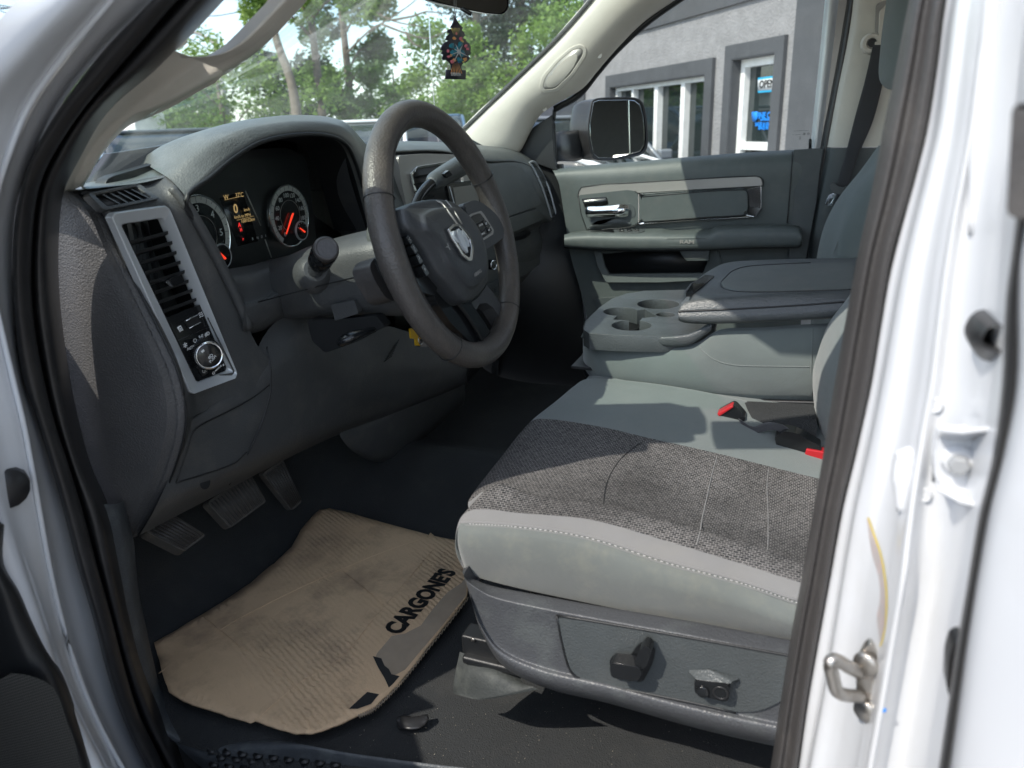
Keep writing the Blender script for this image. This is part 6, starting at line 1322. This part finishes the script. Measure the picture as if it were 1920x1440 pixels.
rays_.append(plate('r', [aa(861+math.cos(t)*3.6, 97+math.sin(t)*3.6, -.0014) for t in [math.pi*q/4 for q in range(8)]], (0, .0003, 0), M['inkw'], None, bw=0))
join('white_star', rays_, cardb)
stx = []
for k in range(7):
    u = 846+k*2.6; stx.append(plate('s', [aa(u, 52-abs(k-3)*-.4, -.0008), aa(u+.8, 52, -.0008), aa(856+(u-856)*.5, 66, -.0008)], (0, .0002, 0), PM['yellow print'], None, bw=0))
    stx.append(plate('s', [aa(856+(u-856)*.6, 118, -.0008), aa(845+k*3.4, 138, -.0008), aa(846.5+k*3.4, 138, -.0008)], (0, .0002, 0), PM['orange print'], None, bw=0))
for q in stx: q.parent = cardb; q.name = 'print_streak'
text('freshener_name', 'SUPERNOVA', aa(855, 139.5, -.001), aa(874, 140)-aa(836, 139), (0, 0, 1), .0075, M['inkw'], cardb, .0001, bold=.0002)
for d in (-1.2, 1.2): tube('string', [aa(854, 30), aa(854+d, 22, .002), aa(853.5+d*1.5, 12, .004), aa(853.5+d*1.5, -8, .004)], .0006, M['black'], af, 5, 2)
# ================================================================== OUTDOORS
g = mesh('ground', [V((x, y, 0)) for x, y in ((-300, -300), (300, -300), (300, 300), (-300, 300))], [(0, 1, 2, 3)], mat('pale gravel yard', (.27, .26, .245), .9, grain=40, gs=.5, dirt=.4, dirtcol=(.2, .19, .17), dscale=.8), None, False); structure(g)
# ---- building on the right: wall facing us
wd = V((math.cos(rad(37.3)), math.sin(rad(37.3)), 0)); wn = V((-wd.y, wd.x, 0))
h0 = ray(1414, 214).normalized(); p0 = CAM+h0*8.6
def BW(u, v, o=0): return PP(u, v, p0+wn*o, wn)
def bz_(u, v, o=0): return BW(u, v, o)-bl
def at_s(u, z, o=0):
    """point of the wall plane above/below the pixel column's hit, at height z"""
    q = BW(u, 214, o); return V((q.x, q.y, z))-bl
left = BW(1098, 190); right = p0-wd*4.2
bl = V((p0.x, p0.y, 0))
bd_ = root('shop_building', bl, 'grey stucco shop building with dark window surrounds seen through the passenger window', 'building')
M['stucco'] = mat('light grey stucco', (.23, .225, .225), .9, grain=38, gs=1, dirt=.35, dirtcol=(.13, .12, .12), dscale=5, bd=.006, var=.16)
M['darkstucco'] = mat('dark grey painted trim', (.062, .065, .070), .85, grain=60, gs=.3, dirt=.12, dirtcol=(.2, .2, .2), dscale=3)
M['winframe'] = mat('white window frame', (.80, .80, .78), .5)
M['wglass'] = mat('window glass reflecting the yard', (.02, .028, .028), .03, spec=1.0)
def wbox(nm, s0, s1, z0, z1, o0, o1, m_, par, bw=.004):
    P = [bl*0+wd*s0, ]; vs = []
    for s in (s0, s1):
        for o in (o0, o1):
            for z in (z0, z1): vs.append(wd*s+wn*o+V((0, 0, z)))
    fs = [(0, 1, 3, 2), (4, 6, 7, 5), (0, 4, 5, 1), (2, 3, 7, 6), (0, 2, 6, 4), (1, 5, 7, 3)]
    o = mesh(nm, vs, fs, m_, par, False); bm = bmesh.new(); bm.from_mesh(o.data); bmesh.ops.recalc_face_normals(bm, faces=bm.faces); bm.to_mesh(o.data); bm.free(); return o
def sz(u, v, o=0): q = BW(u, v, o)-bl; return q.dot(wd), q.z
sL = sz(1098, 190)[0]; sCorner = sz(1487, 150)[0]
zt1 = sz(1230, 137)[1]; zt2 = sz(1414, 88)[1]
# openings: window and door
w0, w1 = sz(1148, 170)[0], sz(1327, 150)[0]; wt_ = sz(1230, 152)[1]
d0, d1 = sz(1376, 150)[0], sz(1456, 150)[0]; dt_ = sz(1420, 104)[1]
zb = .62
s_lo, s_hi = min(w0, w1), max(w0, w1); t_lo, t_hi = min(d0, d1), max(d0, d1); se = sCorner
print('bld', sL, sCorner, w0, w1, d0, d1, 'z', zt1, zt2, wt_, dt_, sz(1280, 37)[1])
Hh = 5.2
wbox('wall', s_hi, sL, 0, Hh, -.3, 0, M['stucco'], bd_); wbox('wall', t_hi, s_lo, 0, Hh, -.3, 0, M['stucco'], bd_); wbox('wall', se-.9, t_lo, 0, Hh, -.3, 0, M['stucco'], bd_)
wbox('wall', s_lo, s_hi, wt_, Hh, -.3, 0, M['stucco'], bd_); wbox('wall', t_lo, t_hi, dt_, Hh, -.3, 0, M['stucco'], bd_); wbox('wall', s_lo, s_hi, 0, zb, -.3, 0, M['stucco'], bd_)
wbox('corner_band', se-1.4, se, 0, Hh, -.2, .03, M['darkstucco'], bd_)
wbox('parapet_band', se-1.4, sL, sz(1280, 37)[1], Hh+.01, -.1, .035, M['darkstucco'], bd_)
wbox('end_band', sL-.0, sL+.32, 0, 3.0, -.3, .03, M['darkstucco'], bd_)
wbox('shop_side', se-1.4, se-1.2, 0, Hh, -6, -.2, M['stucco'], bd_)
wbox('roof', se-1.4, sL, Hh, Hh+.1, -6, 0, M['darkstucco'], bd_)
# dark surround of each opening
def surround(a, b, z0, z1, wd_, par, nm):
    t = wd_
    wbox(nm, a-t, b+t, z1, z1+t, 0, .045, M['darkstucco'], par); wbox(nm, a-t, a, z0, z1, 0, .045, M['darkstucco'], par); wbox(nm, b, b+t, z0, z1, 0, .045, M['darkstucco'], par)
    wbox('reveal', a-.001, a+.012, z0, z1, -.28, .04, M['darkstucco'], par); wbox('reveal', b-.012, b+.001, z0, z1, -.28, .04, M['darkstucco'], par); wbox('reveal', a, b, z1-.012, z1+.001, -.28, .04, M['darkstucco'], par)
tt = abs(zt1-wt_)
win = wbox('window', s_lo+.012, s_hi-.012, zb, wt_-.012, -.14, -.12, M['wglass'], bd_)
surround(s_lo, s_hi, zb, wt_, .16, win, 'surround')
f_ = .055
wbox('frame', s_lo+.012, s_hi-.012, wt_-.012-f_, wt_-.012, -.12, -.05, M['winframe'], win); wbox('frame', s_lo+.012, s_lo+.06, zb, wt_-f_-.012, -.12, -.05, M['winframe'], win); wbox('frame', s_hi-.06, s_hi-.012, zb, wt_-f_-.012, -.12, -.05, M['winframe'], win)
for u in (1190, 1234, 1284):
    s = sz(u, 210, -.08)[0]; wbox('mullion', s-(.03 if u == 1190 else .05), s+(.03 if u == 1190 else .05), zb, wt_-f_-.012, -.12, -.04, M['winframe'], win)
door = wbox('shop_door', t_lo+.012, t_hi-.012, .05, dt_-.012, -.16, -.14, M['wglass'], bd_)
surround(t_lo, t_hi, 0, dt_, .14, door, 'surround')
wbox('frame', t_lo+.012, t_hi-.012, dt_-.09, dt_-.012, -.14, -.07, M['winframe'], door); wbox('frame', t_hi-.09, t_hi-.012, .05, dt_-.09, -.14, -.07, M['winframe'], door); wbox('frame', t_lo+.012, t_lo+.07, .05, dt_-.09, -.14, -.07, M['winframe'], door)
zr = sz(1420, 271, -.18)[1]; wbox('door_rail', t_lo+.07, t_hi-.09, zr-.05, zr+.03, -.14, -.08, M['winframe'], door)
def wtext(nm, s, u, v, size, m_, par, o=-.125, **k):
    q = BW(u, v, o)-(bl if par is not None else V((0, 0, 0))); return text(nm, s, q, -wd, (0, 0, 1), size, m_, par, .001, **k)
def wq(lst, o): return [BW(u, v, o) for u, v in lst]
sgn = plate('open_sign', wq([(1421, 146), (1452, 142), (1462, 141), (1460, 170), (1450, 172), (1421, 174)], -.10), -wn*.006, mat('blue sign edge', (.02, .35, .60), .4), None, bw=.001)
tag(sgn, 'white and blue sign reading OPEN hung inside the shop door glass', 'sign')
plate('sign_face', wq([(1421, 150), (1452, 146), (1462, 145), (1460, 166), (1450, 168), (1421, 170)], -.095), -wn*.004, M['inkw'], sgn, bw=0)
text('sign_text', 'OPEN', BW(1438, 158, -.092), -wd, (0, 0, 1), .105, M['inkb'], sgn, .001, bold=.003)
wtext('door_lettering', 'FINE C', 1431, 217, .085, M['inkblue'], door, bold=.003); wtext('door_lettering', 'used vehicles', 1434, 224, .030, M['inkblue'], door, bold=.002)
wtext('door_lettering', 'SALES & LEAS', 1431, 233, .050, M['inkblue'], door, bold=.002); wtext('door_lettering', 'SINCE 94', 1431, 240, .045, M['inkblue'], door, bold=.002)
plate('door_crest', [q-bl for q in wq([(1409, 210), (1420, 209), (1420, 222), (1415, 229), (1410, 226)], -.125)], -wn*.004, M['inkblue'], door, bw=0)
box('yellow_bollard', V((0, 0, 0)), (.12, .12, 1), M['yellow'], None, .01).name = 'bollard_old'
bpy.data.objects.remove(bpy.data.objects['bollard_old'])
# ---- trees built from leaf clumps
LEAF = {}
def leafmat(nm, c1, c2):
    m = bpy.data.materials.new(nm); t, b, o = nodes(m); N = t.nodes.new; L = t.links.new
    oi = N('ShaderNodeTexCoord'); n = N('ShaderNodeTexNoise'); n.inputs['Scale'].default_value = 1.3; n.inputs['Detail'].default_value = 6; L(oi.outputs['Object'], n.inputs['Vector'])
    r = N('ShaderNodeValToRGB'); r.color_ramp.elements[0].position = .35; r.color_ramp.elements[1].position = .68; r.color_ramp.elements[0].color = (*c1, 1); r.color_ramp.elements[1].color = (*c2, 1)
    L(n.outputs[0], r.inputs[0]); L(r.outputs[0], b.inputs['Base Color']); b.inputs['Roughness'].default_value = .6
    tl = N('ShaderNodeBsdfTranslucent'); L(r.outputs[0], tl.inputs[0]); mxs = N('ShaderNodeMixShader'); mxs.inputs[0].default_value = .35
    L(b.outputs[0], mxs.inputs[1]); L(tl.outputs[0], mxs.inputs[2]); L(mxs.outputs[0], o.inputs[0]); return m
LM = {'bright': leafmat('yellow green leaves', (.10, .19, .03), (.26, .38, .08)), 'mid': leafmat('green leaves', (.05, .11, .025), (.14, .24, .06)), 'dark': leafmat('dark green needles', (.012, .030, .014), (.035, .065, .028))}
M['bark'] = mat('grey brown bark', (.16, .13, .10), .9, grain=12, gs=1, var=.3)
def tree(nm, loc, h, cr, base, kind, n, leaf, lab, cat='tree', lean=(0, 0), conif=False, seed=1, trunk_r=.16, sparse=0, group=None):
    rnd = random.Random(seed); r_ = root(nm, loc, lab, cat, group); obs = []
    tops = V((lean[0], lean[1], h*.9))
    tr = [V((0, 0, -.1)), tops*.35+V((.1, .05, 0)), tops*.7, tops]
    tk = [tube('t', tr, [trunk_r, trunk_r*.75, trunk_r*.45, .03], M['bark'], None, 10, 5)]
    clumps = []
    nb = 26 if not conif else 46
    for i in range(nb):
        t = base+(1-base)*rnd.random()**.9
        p = tops*t*1.02; a = rnd.uniform(0, 2*math.pi)
        if conif: rr = cr*(1-t)**.8*rnd.uniform(.5, 1)+.15; q = p+V((math.cos(a)*rr, math.sin(a)*rr, -rr*.18)); sz_ = (.75*(1-t)+.30)*cr*.40
        else:
            rr = cr*math.sin(math.pi*min(max((t-base)/(1.12-base), .04), 1))**.55*rnd.uniform(.35, 1); q = p+V((math.cos(a)*rr, math.sin(a)*rr, rnd.uniform(-.1, .35)*cr)); sz_ = cr*rnd.uniform(.20, .42)
        if rnd.random() > sparse: clumps.append((q, sz_))
        if i % 2 == 0: tk.append(tube('b', [p-V((0, 0, rr*.35)), p.lerp(q, .5)+V((0, 0, .06)), q], [trunk_r*.28*(1.1-t)+.015, .02, .008], M['bark'], None, 5, 3))
    join('trunk', tk, r_)
    vs = []; fs = []
    for i in range(int(n*1.5)):
        q, s = clumps[rnd.randrange(len(clumps))]
        d = V((rnd.gauss(0, 1), rnd.gauss(0, 1), rnd.gauss(0, .8))); d.normalize(); rr = s*rnd.random()**.42
        if noise.noise((q+d*rr)*2.1+V((seed, 0, 0))) < -.12: continue
        c = q+d*rr
        if conif: c.z -= .25*rr*rnd.random()
        ax = V((rnd.gauss(0, 1), rnd.gauss(0, 1), rnd.gauss(0, .6))).normalized(); bx = ax.cross(V((rnd.gauss(0, 1), rnd.gauss(0, 1), rnd.gauss(0, 1)))).normalized()
        L_ = leaf*rnd.uniform(.45, 1.0); b = len(vs)
        vs += [c-ax*L_, c+bx*L_*.45, c+ax*L_, c-bx*L_*.45]; fs.append((b, b+1, b+2, b+3))
    mesh('crown', vs, fs, LM[kind], r_, False)
    return r_
def gp(u, dist, v=300):
    d = ray(u, v); d = V((d.x, d.y, 0)).normalized(); q = CAM+d*dist; return V((q.x, q.y, 0))
G = 'trees behind the yard'
specs = [  # u at horizon, distance, height, crown radius, base, kind, n, leaf, seed, conif
 (612, 15, 7.6, 1.15, .30, 'bright', 13000, .075, 3, False, 'leafy tree with pale green crown, left of the mirror', 'leafy_tree', .10),
 (668, 19, 8.0, 1.15, .22, 'mid', 13000, .09, 5, False, 'broad green tree just left of the hanging freshener', 'leafy_tree', .12),
 (430, 22, 3.3, 2.6, .10, 'bright', 15000, .10, 7, False, 'low bushy tree above the instrument hood', 'leafy_tree', .15),
 (300, 26, 3.3, 2.6, .08, 'mid', 13000, .11, 9, False, 'round bushy tree above the grey car', 'leafy_tree', .15),
 (850, 24, 3.7, 2.4, .08, 'bright', 14000, .10, 11, False, 'sunlit shrub-like tree behind the steering wheel top', 'leafy_tree', .14),
 (955, 25, 3.7, 2.4, .06, 'bright', 12000, .10, 13, False, 'sunlit bushy tree right of the hanging freshener', 'leafy_tree', .14),
 (905, 30, 11.5, 2.6, .12, 'dark', 13000, .13, 15, True, 'tall dark spruce behind the mirror', 'spruce_tree', .2),
 (985, 33, 13.0, 3.2, .10, 'dark', 13000, .14, 17, True, 'tallest dark spruce right of the mirror', 'spruce_tree', .22),
 (1050, 31, 11, 3.0, .08, 'mid', 12000, .13, 19, True, 'green spruce beside the passenger windscreen pillar', 'spruce_tree', .2),
 (230, 34, 3.9, 3.2, .08, 'dark', 9000, .13, 21, False, 'dark bush at the left end of the windscreen', 'leafy_tree', .16),
 (560, 34, 4.6, 2.2, .08, 'dark', 11000, .14, 23, False, 'dark rear tree behind the pale green crown', 'leafy_tree', .2),
 (750, 38, 4.4, 3.2, .05, 'mid', 10000, .15, 25, False, 'far green tree below the open patch of sky', 'leafy_tree', .2),
 (1085, 27, 5.5, 2.2, .10, 'bright', 8000, .12, 27, False, 'bright green bush left of the shop corner', 'leafy_tree', .12)]
for (u, dist, h, cr, base, kind, n, lf, sd_, cf_, lab, nm, trr) in specs:
    tree(nm, gp(u, dist), h, cr, base, kind, n, lf, lab, conif=cf_, seed=sd_, trunk_r=trr, group=G)
# leaning bare trunk and bare branches
bt_ = tube('dead_tree', [gp(562, 13)+V((0, 0, 0)), PP(556, 215, gp(556, 13), _f), PP(545, 150, gp(556, 13), _f), PP(520, 80, gp(556, 13), _f), PP(508, 20, gp(556, 13), _f), PP(505, -60, gp(556, 13), _f)], [.10, .085, .075, .065, .05, .03], M['bark'], None, 10, 4)
tag(bt_, 'leaning bare grey tree trunk above the instrument hood', 'tree trunk')
br_ = []
q0 = gp(720, 17)
for ln in ([(650, 100), (690, 60), (730, 35), (770, 8), (800, -20)], [(715, 45), (760, 62), (800, 72), (835, 60), (860, 52)], [(760, 60), (775, 82), (790, 88)], [(640, -20), (700, 20), (740, 40), (790, 50)], [(735, 38), (775, 30), (800, 22), (830, 25)]):
    br_.append(tube('b', [PP(u, v, q0, _f) for u, v in ln], [.030, .022, .018, .013, .008][:len(ln)], M['bark'], None, 6, 4))
b_ = join('bare_branch', br_); tag(b_, 'thin bare branches crossing the open sky left of the freshener', 'branches')
# ---- parked cars
def car(nm, loc, yaw, col, lab, h=1.5, L_=4.6, W_=1.8, hood=.95, cat='car', group='cars parked in the yard'):
    r_ = root(nm, loc, lab, cat, group); r_.rotation_euler = (0, 0, yaw)
    body = [(-L_/2, .45), (-L_/2, hood-.08), (-L_*.42, hood), (-L_*.16, hood+.08), (L_*.30, hood+.10), (L_*.46, hood+.06), (L_/2, hood-.05), (L_/2, .45)]
    cp = mat('paint '+lab[:12], col, .3, coat=.5, var=.03)
    secs = []
    for x, z in body: secs.append((x, z))
    top_ = [(-L_/2, .40, hood-.14), (-L_*.47, .32, hood-.05), (-L_*.38, .30, hood), (-L_*.18, .30, hood+.06), (L_*.1, .30, hood+.08), (L_*.32, .30, hood+.08), (L_*.46, .32, hood+.04), (L_/2, .40, hood-.08)]
    rows = []
    for x, zb_, zt_ in top_:
        w_ = W_/2*(1-.10*(abs(x)/(L_/2))**4)
        rows.append([V((x, -w_, zb_)), V((x, -w_*1.02, (zb_+zt_)/2)), V((x, -w_*.97, zt_-.03)), V((x, -w_*.85, zt_)), V((x, 0, zt_+.03)), V((x, w_*.85, zt_)), V((x, w_*.97, zt_-.03)), V((x, w_*1.02, (zb_+zt_)/2)), V((x, w_, zb_))])
    bo = net('body', rows, cp, r_, 3, 3)
    cab = [(-L_*.20, hood+.04, .94), (-L_*.06, h-.10, .80), (L_*.0, h-.02, .76), (L_*.22, h, .76), (L_*.34, h-.08, .78), (L_*.44, hood+.08, .9)]
    rows = [[V((x, s*W_/2*w_, z if abs(s) < 1 else hood+.03)) for s in (-1.0, -.98, -.6, 0, .6, .98, 1.0)] for x, z, w_ in cab]
    net('windows', rows, M['wglass'], r_, 2, 3)
    box('roof', (L_*.13, 0, h-.005), (L_*.30, W_*.70, .04), cp, r_, .018)
    for s in (-1, 1):
        tube('window_pillar', [V((-L_*.19, s*W_*.46, hood+.06)), V((-L_*.05, s*W_*.385, h-.09)), V((0, s*W_*.365, h-.02))], .032, cp, r_, 6, 3)
        for x in (-L_*.31, L_*.30): lathe('wheel', [(.32, -.1), (.33, -.08), (.33, .08), (.20, .1), (.05, .09)], V((x, s*(W_/2-.1), .33)), (0, s, 0), M['rubber'], r_, 24)
        box('headlight', (-L_/2+.06, s*W_*.36, hood-.20), (.08, .34, .13), M['chrome'], r_, .02); box('wing_mirror', (-L_*.14, s*(W_/2+.08), hood+.14), (.1, .18, .12), cp, r_, .03)
    box('grille', (-L_/2-.005, 0, hood-.22), (.04, W_*.5, .14), M['gloss'], r_, .02)
    return r_
def yawto(p, off=0): d = p-CAM; return math.atan2(d.y, d.x)+off
p = gp(305, 10.5); car('parked_car', p, yawto(p, .25), (.10, .12, .13), 'dark grey car seen at the left end of the windscreen', h=1.62, hood=1.02)
p = gp(200, 8.5); car('parked_car', p, yawto(p, .5), (.28, .42, .50), 'pale blue car at the lower left corner of the windscreen', h=1.38, hood=.92)
p = gp(680, 11.5); car('parked_car', p, yawto(p, -.25), (.75, .75, .76), 'white car seen between instrument hood and wheel', h=1.66, hood=1.10)
p = gp(800, 13.5); car('parked_car', p, yawto(p, -.15), (.06, .12, .22), 'dark blue car seen through the top of the steering wheel', h=1.72, hood=1.05)
p = gp(1063, 9.5); car('parked_car', p, yawto(p, .4), (.20, .22, .24), 'silver car between windscreen pillar and towing mirror', h=1.60, hood=1.0)
p = gp(1120, 8.0, 280); car('parked_car', p, yawto(p, 1.2), (.72, .72, .72), 'white car glimpsed just under the towing mirror', h=1.25, hood=.9)
# grey container-like fence left of the shop
fp = gp(1066, 15); fx = V((math.cos(rad(37)), math.sin(rad(37)), 0))
fe = plate('yard_fence', [fp-fx*.1-V((1.0, -.3, 0)), fp+V((1.3, -.4, 0)), fp+V((1.3, -.4, 1.95)), fp-V((1.0, -.3, -1.95))], (0, .1, 0), M['stucco'], None, bw=.01); tag(fe, 'short grey panel fence between the bright bush and the silver car', 'fence')
# ---- utility pole, wires, street lamp at the left
pp = gp(150, 16); pole = root('utility_pole', pp, 'weathered wooden utility pole at the top left corner', 'utility pole')
def lp(u, v, ref): return PP(u, v, ref, _f)
a_ = lp(70, -10, pp); b__ = lp(86, 95, pp)
dirp = (a_-b__).normalized(); basep = b__-dirp*(b__.z/dirp.z)
tube('post', [basep-pp, b__-pp, a_-pp, a_+dirp*3-pp], [.17, .145, .135, .12], mat('weathered wood', (.26, .22, .17), .9, grain=20, gs=.8, var=.25), pole, 12, 1)
for k, ((u0, v0), (u1, v1)) in enumerate((((-20, 18), (330, -8)), ((-20, 12), (60, 14)), ((0, 20), (110, 60)), ((-10, 8), (140, 28)), ((-20, 62), (90, 78)), ((-20, 88), (70, 98)), ((-20, 70), (120, 92)))):
    wv = tube('overhead_wire', [lp(u0, v0, pp), lp((u0+u1)/2, (v0+v1)/2+2, pp), lp(u1, v1, pp)], .010, M['black'], None, 5, 4)
    tag(wv, ['thin black overhead wire, topmost at the upper left corner', 'short level wire beside the pole top', 'wire slanting down right from the corner', 'long shallow wire crossing behind the pole', 'upper of the wires meeting the pole low down', 'lowest of the wires left of the pole', 'middle wire left of the pole'][k], 'overhead wire', 'overhead wires')
pl_ = gp(404, 24); sl_ = root('street_lamp', pl_, 'street lamp with curved arm seen through the grab handle opening', 'street lamp')
top1 = lp(404, 80, pl_); 
tube('post', [V((top1.x-pl_.x, top1.y-pl_.y, 0)), top1-pl_+V((0, 0, .1))], [.10, .07], M['silverp'], sl_, 10, 1)
tube('arm', [lp(402, 82, pl_)-pl_, lp(392, 74, pl_)-pl_, lp(375, 64, pl_)-pl_, lp(362, 60, pl_)-pl_], .045, M['silverp'], sl_, 8, 4)
tube('lamp_head', [lp(364, 60, pl_)-pl_, lp(358, 60, pl_)-pl_, lp(352, 61, pl_)-pl_], [.06, .11, .05], M['silverp'], sl_, 10, 3, flat=.5)
for k, ln in enumerate((((350, 20), (395, 30), (450, 22)), ((352, 70), (375, 84), (400, 96)))):
    wv = tube('overhead_wire', [lp(u, v, pl_) for u, v in ln], .014, M['black'], None, 5, 4); tag(wv, ('wire crossing the top of the grab handle opening', 'wire crossing below the street lamp arm')[k], 'overhead wire', 'overhead wires')
for u, dist in ((265, 12.5), (386, 14)):
    q = gp(u, dist); bo = tube('marker_post', [q, q+V((0, 0, 1.5)), q+V((0, 0, 1.62))], [.06, .06, .04], mat('amber marker', (.7, .35, .02), .5), None, 10, 1)
    tag(bo, 'amber marker post '+('left of the dark grey car' if u == 265 else 'right of the dark grey car'), 'marker post', 'amber marker posts')
# white utility cabinet
q = gp(268, 20); cb_ = box('utility_cabinet', q+V((0, 0, 1.2)), (.9, .9, 2.4), M['winframe'], None, .03); tag(cb_, 'pale utility cabinet behind the dark grey car', 'cabinet')

# ---- open garage bay behind the truck: what the mirrors show
ga = root('garage_bay', V((1.5, -8, 0)), 'dark open garage bay behind the truck, mirrored in the towing mirror', 'garage')
for nm, c, s in (('rear_wall', (0, -9, 2.2), (12, .2, 4.4)), ('side_wall', (-6, -4.5, 2.2), (.2, 9, 4.4)), ('side_wall', (6, -4.5, 2.2), (.2, 9, 4.4)), ('garage_roof', (0, -4.5, 4.4), (12.2, 9.2, .2)), ('front_lintel', (0, .1, 4.1), (12.2, .2, .8))):
    box(nm, c, s, M['leather'], ga, .01)
M['tube'] = emit('fluorescent tube', (1, .95, .85), 9)
for c, yw in (((-1.0, -3.2, 1.74), .1), ((-.45, -3.4, 1.84), -.1), ((.3, -4.4, 3.1), -.1), ((2.5, -3.0, 3.1), 0)):
    box('tube_light', c, (.40, .05, .05), M['tube'], ga, .01, Matrix.Rotation(yw, 3, 'Z'))
